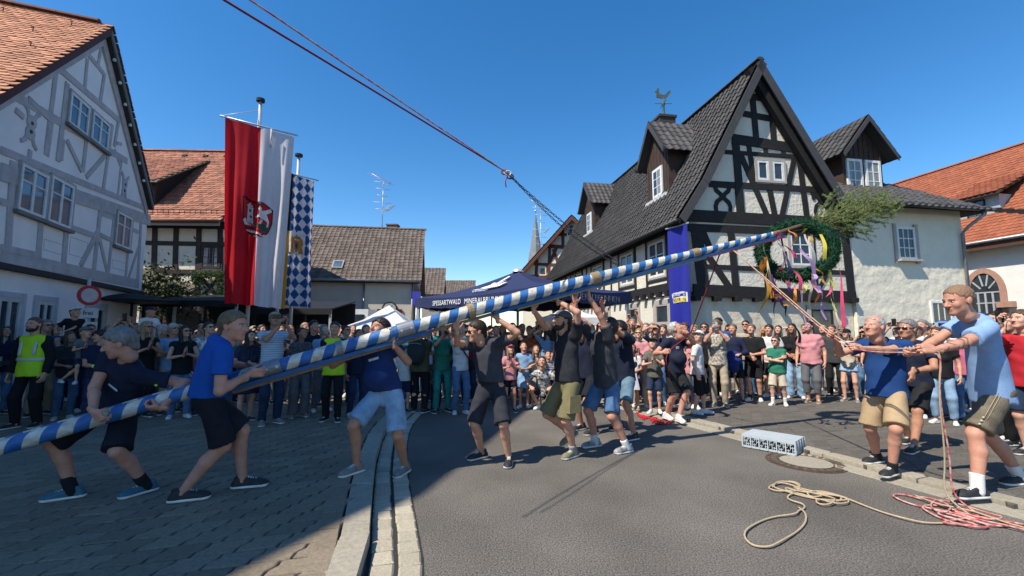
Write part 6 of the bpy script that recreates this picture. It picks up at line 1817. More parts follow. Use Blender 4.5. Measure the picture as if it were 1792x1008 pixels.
# ------------------------------------------------------------------ traffic sign by the grey house
Ys=8.9
sg=empty('traffic_sign',np.r_[at(156,560,Ys)[:2],0],'round red-rimmed no vehicles sign seen at a slant by the grey house','traffic sign')
c=np.array(at(156,517,Ys));sn=unit((.95,-.31,0));sx_=unit(np.cross(Z,sn));a=np.arange(28)*2*math.pi/28
mb=MB();mb.prism([c+sx_*.205*math.cos(t)+Z*.205*math.sin(t)for t in a],sn*.02);mb.build('disc',mat('sign_red',(.42,.02,.03),.45),sg)
mb=MB();mb.prism([c+sn*.018+sx_*.145*math.cos(t)+Z*.145*math.sin(t)for t in a],sn*.006);mb.build('disc_face',mat('sign_white_dull',(.50,.46,.46),.5),sg)
swept([np.r_[c[:2]-sn[:2]*.04,0],c-sn*.04+Z*.36],.03,M_GREYMETAL,sg,'post',8)
p2=c-Z*.36
mb=MB();mb.prism([p2+sx_*x+Z*y for x,y in((-.18,-.10),(.18,-.10),(.18,.10),(-.18,.10))],sn*.015);mb.build('extra_plate',mat('plate_white',(.55,.55,.55),.5),sg)
text_on('frei',p2+sn*.02,sx_,Z,.13,M_BLACKMETAL,sg,'plate_lettering')
mb=MB();mb.prism([p2-Z*.30+sx_*x+Z*y for x,y in((-.18,-.12),(.18,-.12),(.18,.12),(-.18,.12))],sn*.015);mb.build('extra_plate',mat('plate_white',(.55,.55,.55),.5),sg)
# ------------------------------------------------------------------ greenery: leaf clumps
def leaves(name,pts,size,m,parent,seed=1,kind=None):
    r=np.random.RandomState(seed);pts=np.asarray(pts);n=len(pts)
    a=r.normal(size=(n,3));a /= np.linalg.norm(a,axis=1)[:,None];b=np.cross(a,r.normal(size=(n,3)));b /= np.linalg.norm(b,axis=1)[:,None]
    s=size*r.uniform(.6,1.3,(n,1))
    V=np.stack([pts-a*s,pts+b*s*.45,pts+a*s,pts-b*s*.45],1).reshape(-1,3)
    o=link(name,np_mesh(name,V-(ROOT[parent.name]if parent else 0),np.arange(4*n).reshape(n,4),[m],smooth=False),parent)
    if kind:o['kind']=kind
    return o
M_LEAF=mat('leaf_green',(.045,.085,.022),.6,(.075,.11,.03),3,trans=.3,vary=.4,island=True)
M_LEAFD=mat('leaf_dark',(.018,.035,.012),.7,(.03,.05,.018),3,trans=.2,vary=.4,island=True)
cv=empty('climbing_plant',F2b.P(F2b.uv(368,500)[0],0,.2),'climbing plant growing round the crossed timbers of the old house','plant')
pts=[]
r_=np.random.RandomState(3)
for k in range(1500):
    t=r_.uniform();e_=r_.randint(4)
    x,y=[(346+46*t,482),(346+46*t,522),(347,482+40*t),(391,482+40*t)][e_]
    u_,v_=F2b.uv(x+r_.normal()*3.5,y+r_.normal()*3.5);pts.append(F2b.P(u_,v_,.1+abs(r_.normal())*.12))
leaves('foliage',pts,.05,M_LEAF,cv,5)
swept([F2b.P(F2b.uv(350,500)[0],0.1,.12),F2b.P(F2b.uv(349,500)[0],1.5,.12),F2b.P(F2b.uv(352,500)[0],2.6,.12)],.03,M_DKTIMB,cv,'stem',6)
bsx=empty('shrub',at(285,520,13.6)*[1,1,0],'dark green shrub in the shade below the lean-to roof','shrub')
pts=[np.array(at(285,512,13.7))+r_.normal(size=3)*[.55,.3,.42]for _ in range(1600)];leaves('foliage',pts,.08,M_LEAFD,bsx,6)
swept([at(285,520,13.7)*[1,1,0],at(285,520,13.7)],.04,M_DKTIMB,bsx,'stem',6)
# ------------------------------------------------------------------ the maypole, its second beam, wreath, spruce top, ropes
def YP(x):return 4.937/(1-.365*(x-896)/FPX)
PPX=[(-260,862),(-60,803),(100,754),(200,722),(330,684),(450,652),(560,620),(640,597),(700,576),(780,558),(854,537),(930,514),(1000,494),(1100,470),(1200,448),(1290,427),(1366,407)]
PR=[.060,.060,.060,.061,.062,.064,.066,.069,.071,.073,.071,.067,.063,.053,.047,.043,.040]
PC=np.array([at(x,y,YP(x))for x,y in PPX])
for _ in range(6):PC[1:-1]=PC[1:-1]*.4+(PC[:-2]+PC[2:])*.3
PCs=resample(PC,.06,2)
pole_s=np.r_[0,np.cumsum(np.linalg.norm(np.diff(PCs,axis=0),axis=1))]
pole_r=np.interp(np.linspace(0,1,len(PCs)),np.linspace(0,1,len(PR)),PR)
def pole_at(px):
    """centre and radius of the pole where it crosses photo column px"""
    x=np.array([896+FPX*((p-EYE)@RT)/((p-EYE)@FW)for p in PCs]);i=int(np.argmin(np.abs(x-px)));return PCs[i],pole_r[i]
M_PBLUE=mat('pole_blue',(0.010,0.080,0.28),.5,(0.04,0.15,0.36),11,.4,40,.4,detail=9)
M_PWHITE=mat('pole_white',(0.72,0.69,0.62),.55,(0.36,0.32,0.26),9,.5,40,.35,detail=9,stretch=(1,1,2))
M_RAWWOOD=mat('raw_wood',(0.26,0.17,0.10),.8,(0.17,0.10,0.06),8,.5,60)
mp=empty('maypole',PCs[len(PCs)//2]*[1,1,0],'long blue and white striped maypole being raised by hand across the square','maypole')
# shaft: helical stripes follow the mesh, so each stripe has its own clean edge
seg=24;tv=np.gradient(PCs,axis=0);tv /= np.linalg.norm(tv,axis=1)[:,None]
per=.21;NR=12;step_=per/NR
rings=resample(PCs,step_,0);rr=np.interp(np.linspace(0,1,len(rings)),np.linspace(0,1,len(pole_r)),pole_r)
tt=np.gradient(rings,axis=0);tt /= np.linalg.norm(tt,axis=1)[:,None]
nrg=len(rings)-NR-1;V=[];F_=[];mi=[]
for i in range(nrg+1):
    for j in range(seg):
        s_=i+NR*j/seg;k=int(s_);f_=s_-k;c=rings[k]*(1-f_)+rings[k+1]*f_;t=tt[k];u=unit(np.cross(t,Z));w=np.cross(u,t);q=j*2*math.pi/seg
        lump=1+.014*math.sin(s_*.09)+.010*math.sin(s_*.25+j);V.append(c+rr[k]*lump*(math.cos(q)*u+math.sin(q)*w))
for i in range(nrg):
    for j in range(seg):
        if j<seg-1:F_.append((i*seg+j,i*seg+j+1,(i+1)*seg+j+1,(i+1)*seg+j))
        elif i+1+NR<=nrg:F_.append((i*seg+j,(i+NR)*seg,(i+1+NR)*seg,(i+1)*seg+j))
        else:continue
        mi.append(0 if i%NR<5.6 else 1)
link('shaft',np_mesh('shaft',np.array(V)-ROOT[mp.name],np.array(F_),[M_PBLUE,M_PWHITE],np.array(mi)),mp)
rings=rings[NR//2:-NR//2];tt=tt[NR//2:-NR//2]
mb=MB();mb.tube([rings[-1]-tt[-1]*.2,rings[-1]+tt[-1]*.17],.040,16);mb.tube([rings[0]-tt[0]*.2,rings[0]+tt[0]*.2],.063,16);mb.build('cut_end',M_RAWWOOD,mp)
for px_,w_,m_ in((478,.075,M_ZINC),(706,.085,M_ZINC),(598,.03,M_ZINC),(1043,.06,mat('rope_wrap',(.33,.25,.15),.9,(.2,.15,.09),40,.5,90)),(1213,.06,mat('rope_wrap',(.33,.25,.15),.9)),(822,.035,mat('rope_wrap',(.33,.25,.15),.9))):
    c,r=pole_at(px_);i=int(np.argmin(np.linalg.norm(rings-c,axis=1)));t=tt[i]
    mb=MB();mb.tube([c-t*w_,c-t*w_*.98,c+t*w_*.98,c+t*w_],[r+.004,r+.014,r+.014,r+.004],20);cl_=mb.build('clamp' if m_ is M_ZINC else 'rope_binding',m_,mp)
    if m_ is M_ZINC and w_>.05:
        side_=unit(np.cross(t,Z));side_=side_ if side_[1]<0 else-side_
        for q in(-.6,.6):
            mb=MB();mb.lathe(c+side_*(r+.012)+t*w_*q,[(.014,0),(.014,.014),(.003,.016)],8,side_);mb.build('bolt',M_GREYMETAL,cl_)
# the second, square beam lashed to it: striped above at the butt, plain blue and brown below further up
sb_=empty('support_beam',PCs[60]*[1,1,0],'slim second beam of blue and brown wood running along under the maypole','beam')
M_BEAMB=mat('beam_blue',(0.02,0.08,0.19),.6,(.02,.10,.26),5,.3,40);M_BRED=mat('beam_red',(.30,.03,.04),.6)
def beam_run(px_list,off,hw,hh,m,nm,parent,stripes=False):
    pts=[]
    for x in px_list:
        c,r=pole_at(x);t=tt[int(np.argmin(np.linalg.norm(rings-c,axis=1)))];side_=unit(np.cross(t,Z));side_=side_ if side_[1]<0 else-side_;upv=unit(np.cross(side_,t));upv=upv if upv[2]>0 else-upv
        pts.append((c+upv*off(r)[0]+side_*off(r)[1],side_,upv))
    if stripes:
        n=0;cen=resample([p[0]for p in pts],.105,0)
        for k in range(2):
            mb=MB()
            for i in range(len(cen)-1):
                if i%2==k:
                    a,b=cen[i],cen[i+1];t=(b-a)/2;s_=pts[0][1];u_=pts[0][2];mb.box((a+b)/2,[t,s_*hw,u_*hh])
            mb.build(nm,(M_PBLUE,M_PWHITE)[k],parent)
    else:
        for(a,sa,ua),(b,_,_)in zip(pts[:-1],pts[1:]):
            mb=MB();mb.box((a+b)/2,[(b-a)/2,sa*hw,ua*hh]);mb.build(nm,m,parent)
beam_run([-60,60,200,315],lambda r:(r*.60+.012,-.06),.035,.022,None,'striped_batten',sb_,True)
beam_run([395,480,560,640,745],lambda r:(-r-.022,.01),.04,.018,M_BEAMB,'batten',sb_)
beam_run([400,500,620,750],lambda r:(-r-.055,-.02),.03,.014,M_RAWWOOD,'batten',sb_)
beam_run([690,800,900,985],lambda r:(-r-.022,-.03),.035,.016,M_RAWWOOD,'batten',sb_)
beam_run([860,960,1060,1160,1280,1374],lambda r:(-r-.018,.01),.042,.017,M_BEAMB,'batten',sb_)
beam_run([1235,1374],lambda r:(-r-.043,.01),.046,.007,M_BRED,'red_batten',sb_)
beam_run([900,1000,1120,1235],lambda r:(-r-.045,-.01),.026,.010,mat('yellow_wood',(.45,.33,.15),.7),'batten',sb_)
# wreath of fir green with ribbons
WC=np.array(at(1393,438,6.40));WR=.425;wn=unit((-.50,-.82,.26));wu=unit(np.cross(Z,wn));wvv=np.cross(wn,wu)
wr=empty('wreath',WC,'thick green fir wreath with coloured ribbons hanging round the maypole tip','wreath')
M_FIRG=mat('wreath_green',(.008,.050,.022),.6,(.014,.080,.036),5,trans=.12,vary=.5,island=True)
M_FIRD=mat('wreath_core',(.006,.025,.013),.8)
mb=MB();a=np.linspace(0,2*math.pi,73)[:-1];RV=[];
for t in a:
    c=WC+(wu*math.cos(t)*1.05+wvv*math.sin(t)*.98)*WR;rd=wu*math.cos(t)+wvv*math.sin(t)
    for q in np.arange(12)*2*math.pi/12:RV.append(c+(rd*math.cos(q)+wn*math.sin(q))*(.086+.014*math.sin(t*26+q)))
n_=len(a);mb.add(RV,[(i*12+j,((i+1)%n_)*12+j,((i+1)%n_)*12+(j+1)%12,i*12+(j+1)%12)for i in range(n_)for j in range(12)])
mb.build('garland_core',M_FIRD,wr,True)
r_=np.random.RandomState(8);NV=[];
for k in range(9000):
    t=r_.uniform(0,6.283);q=r_.uniform(0,6.283);rd=wu*math.cos(t)+wvv*math.sin(t);tg=-wu*math.sin(t)+wvv*math.cos(t)
    c=WC+(wu*math.cos(t)*1.05+wvv*math.sin(t)*.98)*WR;o=rd*math.cos(q)+wn*math.sin(q);rid=.5+.5*math.sin(t*26+q*1.0)
    b=c+o*(.076+.018*rid);d=unit(o*.6+tg*.8+r_.normal(size=3)*.35);w_=unit(np.cross(d,o))*.006;L_=r_.uniform(.03,.06)
    NV+=[b-w_,b+w_,b+d*L_+w_*.4,b+d*L_-w_*.4]
link('needles',np_mesh('needles',np.array(NV)-WC,np.arange(len(NV)).reshape(-1,4),[M_FIRG],smooth=False),wr)['kind']='stuff'
RC={'pink':(.75,.10,.22),'yellow':(.80,.68,.10),'white':(.75,.72,.70),'orange':(.75,.25,.03),'lilac':(.55,.35,.60),'navy':(.02,.03,.09),'maroon':(.20,.015,.04),'gold':(.50,.28,.04),'purple':(.14,.04,.20),'cream':(.65,.55,.35),'black':(.02,.02,.02),'lime':(.75,.80,.25)}
def ribbon(p0,p1,sag,w,col,twist,seed,parent):
    r=np.random.RandomState(seed);p0=np.asarray(p0,float);p1=np.asarray(p1,float);n=22;mb=MB();V=[]
    for i in range(n+1):
        t=i/n;p=p0*(1-t)+p1*t+np.array([.03*math.sin(t*6+seed),.05*math.sin(t*5+seed*2),-sag*math.sin(math.pi*t)+.0])*min(1,t*3)
        an=twist*t*3.0+seed;d=np.array([math.cos(an),math.sin(an)*.6,.15*math.sin(an)]);V+=[p-d*w/2,p+d*w/2]
    mb.add(V,[(2*i,2*i+1,2*i+3,2*i+2)for i in range(n)])
    return mb.build('ribbon',mat('ribbon_'+col,RC[col],.5,trans=.25),parent,True)
for i,(x0,y0,x1,y1,w_,c_,tw)in enumerate(((1465,447,1478,572,.060,'pink',.4),(1436,410,1460,505,.045,'yellow',.6),(1362,405,1386,452,.045,'pink',1),(1362,412,1372,470,.04,'white',1),(1400,435,1440,507,.05,'lilac',.8),(1381,470,1385,515,.04,'purple',1.2),
        (1336,432,1350,500,.035,'cream',.8),(1332,455,1338,480,.05,'orange',1),(1366,468,1375,500,.045,'maroon',1),(1395,480,1405,513,.05,'lime',.7),(1420,495,1435,535,.04,'orange',1),(1433,500,1447,560,.035,'lilac',1.3),(1375,440,1384,480,.04,'navy',1),
        (1356,512,1378,545,.035,'purple',1),(1360,515,1372,536,.06,'gold',1.2),(1375,535,1396,600,.035,'black',.8),(1380,400,1392,432,.03,'orange',1),(1428,470,1452,500,.03,'gold',1.4),(1455,500,1470,580,.025,'cream',1),(1445,520,1460,500,.03,'pink',1.0),(1425,480,1432,512,.05,'lilac',.3),(1410,400,1414,425,.04,'gold',1),(1345,470,1332,548,.035,'gold',1),(1350,480,1362,560,.03,'purple',.8),(1400,495,1412,575,.035,'lilac',.7),(1388,490,1393,540,.04,'orange',.9),(1415,490,1425,560,.03,'cream',1),(1340,450,1346,522,.04,'orange',1),(1372,450,1402,508,.04,'pink',.8),(1408,410,1432,500,.035,'white',.7),(1450,470,1462,545,.04,'lime',.8))):
    ribbon(at(x0,y0,6.12-.03*(i%3)),at(x1,y1,6.02+.08*(i%4)),-.02,w_*1.2,c_,tw,i+1,wr)
# dark struts that carry the wreath
for t in(.9,2.6,4.4):swept([WC+(wu*math.cos(t)+wvv*math.sin(t))*WR,PCs[-1]],.012,M_BLACKMETAL,wr,'strut',5)
# spruce top: stem, whorled branches, needles
s0=np.array(at(1410,392,6.38));s1=np.array(at(1556,356,6.78))
sp=empty('spruce_top',s0,'small green spruce tree fixed as the top of the maypole','tree')
mb=MB();sd_=unit(s1-s0);SL=np.linalg.norm(s1-s0);mb.tube([PCs[-1]-sd_*.1,s0,s0+sd_*SL*.6,s1],[.035,.026,.014,.005],8);mb.build('trunk',mat('spruce_bark',(.10,.07,.045),.9),sp,True)
ea=unit(np.cross(sd_,Z));eb=np.cross(sd_,ea);NV=[];br=MB();r_=np.random.RandomState(21)
def needle_twig(p,d,L_):
    n=int(L_/.011)
    for i in range(n):
        q=p+d*L_*i/n
        for s_ in range(4):
            o=unit(r_.normal(size=3));o=unit(o-d*np.dot(o,d));v=unit(d*.75+o*.8)*r_.uniform(.020,.034);w_=unit(np.cross(v,r_.normal(size=3)))*.0028
            NV.extend([q-w_,q+w_,q+v+w_*.5,q+v-w_*.5])
for k in range(54):
    t=.0+.95*k/54;b0=s0+sd_*SL*t;an=k*2.4+r_.normal()*.2;o=ea*math.cos(an)+eb*math.sin(an)
    L_=(.64*(1-t)**.7+.13)*r_.uniform(.75,1.1);d=unit(sd_*(1.05+.5*t)+o*.85-Z*.05);pts=[b0+d*L_*q+sd_*.10*q*q-Z*.03*math.sin(q*3)for q in(0,.35,.7,1)]
    br.tube(pts,[.007,.005,.004,.002],5)
    for a_,b_ in zip(pts[:-1],pts[1:]):
        needle_twig(a_,unit(b_-a_),np.linalg.norm(b_-a_))
        for s_ in(-1,1):
            sdv_=unit(unit(b_-a_)*.9+s_*unit(np.cross(d,o+Z*.3))*.7+r_.normal(size=3)*.1);needle_twig(a_*.5+b_*.5,sdv_,L_*.30*r_.uniform(.6,1.1))
br.build('branches',mat('spruce_bark',(.10,.07,.045),.9),sp)
M_SPR=mat('spruce_needles',(.115,.17,.055),.6,(.20,.245,.085),4,trans=.2,vary=.35,island=True)
link('needles',np_mesh('needles',np.array(NV)-s0,np.arange(len(NV)).reshape(-1,4),[M_SPR],smooth=False),sp)['kind']='stuff'
# ropes through the air
M_ROPER=mat('rope_red',(.24,.02,.035),.8,(.16,.015,.03),60,.5,200);M_ROPEB=mat('rope_beige',(.50,.40,.27),.85,(.38,.29,.19),60,.6,220);M_ROPEP=mat('rope_pinkwhite',(.62,.42,.36),.85,(.45,.06,.07),22,.6,220,detail=1)
M_CHAIN=mat('steel_chain',(.10,.10,.11),.4,metal=.6)
def rope(name,label,pts,r,m,cat='rope',group=None,sm=3,step=.05):
    p=resample(pts,step,sm);t=empty(name,p[0]*[1,1,0],label,cat,group);mb=MB();mb.tube(p,r,6);mb.build('strand',m,t,True);return t
ca,ra_=pole_at(1088)
k1=np.array(at(889,303,4.65));k2=np.array(at(893,309,4.67))
rope('hoisting_rope','lower dark red hoisting rope running up over the square to the left',[k1,at(640,150,3.3),at(388,-2,2.5),at(150,-150,2.0)],.0075,M_ROPER,sm=2)
rope('hoisting_rope','upper red and white hoisting rope running up over the square to the left',[k2+Z*.02,at(660,150,3.35),at(436,-2,2.55),at(200,-155,2.05)],.006,M_ROPEP,sm=2)
def chain(label,a,b,sag):
    t=empty('lifting_chain',a*[1,1,0],label,'chain');n=int(np.linalg.norm(b-a)/.040);d=unit(b-a);u=unit(np.cross(d,Z));w=np.cross(u,d)
    an=np.arange(9)*2*math.pi/9;me=None
    for i in range(n):
        q=(i+.5)/n;c=a*(1-q)+b*q-Z*sag*math.sin(math.pi*q);u_,w_=(u,w)if i%2 else(w,-u)
        if me is None:
            mb=MB();L=np.stack([np.cos(an)*.026,np.sin(an)*.011,0*an],1);mb.tube(np.vstack([L,L[:2]]),.0042,4,caps=False);me=mb.mesh('link',M_CHAIN,(0,0,0),True)
        link('chain_link',me,t,m44(np.stack([d,u_,w_],1),c))
c2,r2=pole_at(1092);chain('upper steel chain from the ropes down to the maypole',k2,c2+Z*(r2+.02),.05)
c1,r1=pole_at(1082);chain('lower steel chain from the ropes down to the maypole',k1,c1+Z*(r1+.02),.10)
sh_=empty('shackle',k1,'red and steel shackle joining the hoisting ropes to the chains','shackle')
an=np.arange(13)*2*math.pi/12
for c,m_ in((k1,M_GREYMETAL),(k2,M_ROPER),(k1*.5+k2*.5+[-.05,0,.03],M_ROPER)):
    mb=MB();mb.tube([c+np.array([math.cos(q)*.035,0,math.sin(q)*.025])for q in an],.008,6,caps=False);mb.build('ring',m_,sh_,True)
swept([k1-Z*.01,k1+[-.03,-.0,-.10],k1+[-.02,0,-.16]],.006,M_ROPER,sh_,'rope_end',5)
# ------------------------------------------------------------------ things lying on the ground
mc=G(1410,809);mho=empty('manhole_cover',mc,'round concrete manhole cover with cast iron ring in the asphalt by the kerb','manhole cover')
a=np.arange(40)*2*math.pi/40
def ring(r0,r1,z0,z1,m,nm):
    mb=MB();V=[mc+np.array([r*math.cos(t),r*math.sin(t),z])for r,z in((r0,z0),(r0,z1),(r1,z1),(r1,z0))for t in a];n=40
    mb.add(V,[(k*n+i,k*n+(i+1)%n,(k+1)*n+(i+1)%n,(k+1)*n+i)for k in range(3)for i in range(n)]);return mb.build(nm,m,mho)
M_IRON=mat('rusty_iron',(.075,.05,.038),.7,(.12,.085,.06),20,.5,120,metal=.3)
ring(.27,.37,-.02,.008,M_IRON,'iron_ring');ring(.38,.405,-.02,.006,M_IRON,'iron_frame');ring(.262,.274,-.02,.012,M_IRON,'iron_lip')
mb=MB();mb.lathe(mc,[(.266,-.02),(.266,.006),(.25,.009),(.0,.010)],40);mb.build('concrete_disc',M_KERB,mho)
for i in range(26):
    t=i*2*math.pi/26;c=mc+np.array([.32*math.cos(t),.32*math.sin(t),.009]);mb=MB();rd=np.array([math.cos(t),math.sin(t),0]);mb.box(c,[rd*.028,np.cross(Z,rd)*.018,Z*.004]);mb.build('tread',mat('iron_tread',(.16,.13,.10),.6,metal=.3),mho)
# grey plastic crate standing upside down: ribbed sides with lattice
cA,cB,cC=G(1322,787),G(1393,800),G(1425,796)
cd=unit((cB-cA)*[1,1,0]);L_=.60;cw=unit(np.cross(Z,cd));W_=.40;hC=.165
cen=cB-cd*L_/2+cw*W_/2;cen[2]=0.012
ct_=empty('plastic_crate',cen,'pale grey perforated plastic crate standing on the asphalt by the kerb','crate')
M_CR=mat('crate_grey',(.42,.47,.50),.5,(.37,.42,.45),5)
def cbox(x,y,z,hx,hy,hz,nm='slat',par=ct_):
    mb=MB();mb.box(cen+cd*x+cw*y+Z*z,[cd*hx,cw*hy,Z*hz]);return mb.build(nm,M_CR,par)
cbox(0,0,hC-.006,L_/2,W_/2,.006,'top_plate')
for s_ in(-1,1):
    cbox(0,s_*(W_/2-.004),.012,L_/2,.006,.012,'rim');cbox(0,s_*(W_/2-.004),hC-.024,L_/2,.005,.012,'rim')
    cbox(s_*(L_/2-.004),0,.012,.006,W_/2-.01,.012,'rim');cbox(s_*(L_/2-.004),0,hC-.024,.005,W_/2-.01,.012,'rim')
    for i in range(-3,4):cbox(i*L_/6.1,s_*(W_/2),hC/2,.006,.008,hC/2-.008,'rib')
    for i in range(-2,3):cbox(s_*(L_/2),i*W_/4.1,hC/2,.008,.006,hC/2-.008,'rib')
    mb=MB();r_=np.random.RandomState(2)
    for k in range(6):
        for q in range(11):
            if(q+k)%3==0:continue
            x=-L_/2+.05*2*k+.012+(q%4)*.024;z=.03+(q//4)*.036
            mb.box(cen+cd*(x+.01)+cw*s_*(W_/2-.004)+Z*(z+.014),[cd*.0035,cw*.003,Z*.018]);mb.box(cen+cd*(x+.02)+cw*s_*(W_/2-.004)+Z*(z+.018),[cd*.012,cw*.0028,Z*.0035])
    mb.build('lattice',M_CR,ct_)
    mb=MB()
    for k in range(4):
        for q in range(9):
            y=-W_/2+.01+k*W_/4+(q%3)*.03;z=.035+(q//3)*.036
            mb.box(cen+cd*s_*(L_/2-.004)+cw*(y+.012)+Z*(z+.012),[cd*.003,cw*.0035,Z*.018]);mb.box(cen+cd*s_*(L_/2-.004)+cw*(y+.02)+Z*(z+.018),[cd*.0028,cw*.013,Z*.0035])
    mb.build('lattice',M_CR,ct_)
# ropes on the road: coils follow what the photograph shows
def gp(px,z=.012):return[G(x,y,0)+Z*(z+.006*(i%3))for i,(x,y)in enumerate(px)]
rope('rope','beige rope coil with one long loop lying on the road',gp([(1660,918),(1620,920),(1580,912),(1540,898),(1497,882),(1470,872),(1432,864),(1400,858),(1372,848),(1352,850),(1343,858),(1360,864),(1390,862),(1404,853),(1388,846),(1366,846),(1350,855),(1372,863),(1408,872),(1450,880),(1492,880),(1470,870),(1436,862),(1410,866),(1420,874),(1455,868),(1480,878),(1448,884),(1416,872),(1390,866),(1376,872),(1384,880),(1406,886),(1410,892),(1398,897),(1394,905),(1350,907),(1312,925),(1300,942),(1314,958),(1345,963),(1366,954),(1398,932),(1412,916),(1410,902),(1397,890)]),.0078,M_ROPEB,step=.03)
rope('rope','second beige rope bundled in flat loops beside the coil on the road',gp([(1352,856),(1362,846),(1395,851),(1402,862),(1380,867),(1372,858),(1396,864),(1440,870),(1478,876),(1490,884),(1462,888),(1430,878),(1428,886),(1450,890),(1464,882),(1456,874),(1420,868),(1390,860)],.022),.007,M_ROPEB,step=.03)
rope('rope','pink and white rope pile at the feet of the man in the light blue polo',gp([(1820,926),(1780,920),(1740,914),(1700,905),(1660,893),(1620,880),(1585,868),(1565,868),(1562,873),(1590,884),(1630,894),(1680,905),(1720,918),(1735,928),(1700,928),(1655,914),(1620,898),(1612,890),(1640,886),(1690,898),(1730,908),(1780,922),(1740,926),(1690,912),(1645,898),(1640,904),(1690,918),(1720,924),(1680,922),(1640,920),(1690,910),(1720,904)]),.0078,M_ROPEP,step=.03)
rope('rope','second pink rope tangled in loops over the pile by the polo man',gp([(1610,874),(1640,880),(1670,896),(1650,905),(1625,892),(1640,880),(1690,890),(1730,905),(1764,914),(1730,916),(1690,906),(1660,898),(1700,912),(1760,926),(1830,944)],.024),.007,M_ROPEP,step=.03)
rope('rope','third pale rope running off the pile towards the edge of the road',gp([(1600,872),(1640,890),(1700,902),(1745,916),(1770,926),(1800,935),(1850,955)],.03),.007,M_ROPEB,step=.03)
rp_=[]
r_=np.random.RandomState(4)
for i in range(16):
    t=i/15;rp_+=[(1090+24*r_.uniform()+4*i,722+3*i*.6+r_.normal()*2),(1128+3.2*i,738-6*r_.uniform()+(i%2)*3)]
rope('rope','bright red rope heaped on the asphalt beside the right kerb',[G(x,y)+Z*(.012+.02*r_.uniform())for x,y in rp_],.009,mat('rope_scarlet',(.62,.012,.03),.8,(.48,.01,.025),60,.5,200),step=.04)
# ------------------------------------------------------------------ the men raising the pole
C_NAVY=cloth('shirt_navy',(.010,.014,.032),(.016,.02,.042));C_BLACK=cloth('cloth_black',(.012,.012,.014),(.02,.02,.022));C_ROYAL=cloth('shirt_royal',(.012,.085,.38),(.010,.07,.32))
C_CHAR=cloth('shirt_charcoal',(.040,.042,.055),(.055,.057,.07));C_DENIML=cloth('denim_light',(.16,.25,.36),kind='denim');C_DENIM=cloth('denim_mid',(.055,.11,.20),kind='denim');C_DENIMD=cloth('denim_dark',(.014,.024,.05),kind='denim')
C_OLIVE=cloth('olive_canvas',(.145,.125,.06),(.18,.16,.085));C_KHAKI=cloth('khaki_canvas',(.40,.29,.175),(.34,.24,.14));C_POLO=cloth('polo_lightblue',(.24,.37,.60),(.20,.32,.53));C_LEATHER=cloth('leather_brown',(.17,.145,.105),(.09,.072,.05),kind='leather')
C_DEEP=cloth('shirt_deepblue',(.012,.028,.10),(.014,.034,.12));C_SOCKW=cloth('sock_white',(.7,.7,.68));C_NVBLK=cloth('shorts_navyblack',(.009,.011,.018),(.015,.017,.025))
C_NEON=mat('neon_mark',(.55,.75,.05),.6)
M_PRINT=mat('print_white',(.65,.65,.65),.7)
HEL='men raising the maypole'
def J(x,y,Y):return np.array(at(x,y,Y))
def GG(x,y,z):return np.array(G(x,y,z))
def hero(label,H,gz,wear,**S):
    S['H']=H;S['gz']=gz
    return person(label,S,wear,0,'person',HEL)
def badge(P,s,h,w,hh,m,nm,side=1.0,d=.012,rot=0.0):
    """a small mark on the chest, s across (right positive) and h up from the pelvis as a share of the torso"""
    up,fs,rs,H=P['up'],P['fs'],P['rs'],P['H'];L=np.linalg.norm(P['N']-P['P'])
    c=P['P']+up*h*L+rs*s+fs*(.064*H+d);mb=MB();mb.box(c,[rs*w,up*hh,fs*.004]);return mb.build(nm,m,P['root'])
def under(px,dx=0.0,drop=.06,dy=0.0):
    c,r=pole_at(px);return c-Z*(r+drop)+np.array([dx,dy,0])
pA=hero('man in navy T-shirt and dark shorts bending low at the butt of the maypole',1.80,ZP,
    dict(build=1.05,shirt=C_NAVY,legs=C_NVBLK,ltype='shorts',llen=.98,lloose=.02,hair='short',hairc='grey',skin='red',shoe=M_SHOE_BLUE,sock=C_BLACK,sockh=.13,loose=.016),
    pelvis=J(208,706,3.98),neck=J(223,630,3.77),fh=(-.15,-1,0),fs=(-.12,-1,0),head=J(209,600,3.66),look=(-.82,-.52,-.28),
    handR=J(163,720,3.52),handL=J(282,714,3.74),handdirR=(.55,.1,-.6),handbackR=(-.5,-.9,.3),handdirL=(-.9,-.3,.05),handbackL=(.1,-.5,-.9),elbowR=(-.9,.3,-.2),elbowL=(.9,.6,-.2),hp='grip',
    footR=GG(126,872,ZP),footL=GG(256,862,ZP),toeR=(-.85,-.52,0),toeL=(-.42,-.9,0),kneeR=(-.75,-.65,0),kneeL=(.15,-1,0))
for sx in(-1,1):
    c=pA['sh'][sx]*.6+pA['elbows'][sx]*.4+pA['rs']*sx*.03+pA['fs']*.058;mb=MB();mb.box(c,[pA['rs']*.022,Z*.007,pA['fs']*.006]);mb.build('sleeve_mark',C_NEON,pA['root'])
badge(pA,-.07,.62,.05,.006,M_PRINT,'shirt_print')
pB=hero('man in royal blue shirt and black shorts seen from behind, carrying the pole',1.88,ZP,
    dict(build=.98,shirt=C_ROYAL,legs=C_NVBLK,ltype='shorts',llen=.95,lloose=.018,hair='short',hairc='fairbrown',skin='red',shoe=M_SHOE_DARK,loose=.017,hem=.005),
    pelvis=J(362,690,3.82),neck=J(388,594,3.79),fh=(.70,.71,0),fs=(.75,.66,0),head=J(409,571,3.80),look=(.97,-.05,-.05),
    handR=J(436,654,3.84),handL=J(430,640,4.14),handdirR=(.9,.3,.1),handbackR=(.2,-.9,-.2),elbowR=(-.2,-.8,-1),elbowL=(0,1,-1),hp='grip',
    footR=GG(316,878,ZP),footL=GG(424,854,ZP),toeR=(.75,.35,0),toeL=(.80,.30,0),kneeR=(.8,.4,0),kneeL=(.9,.3,0))
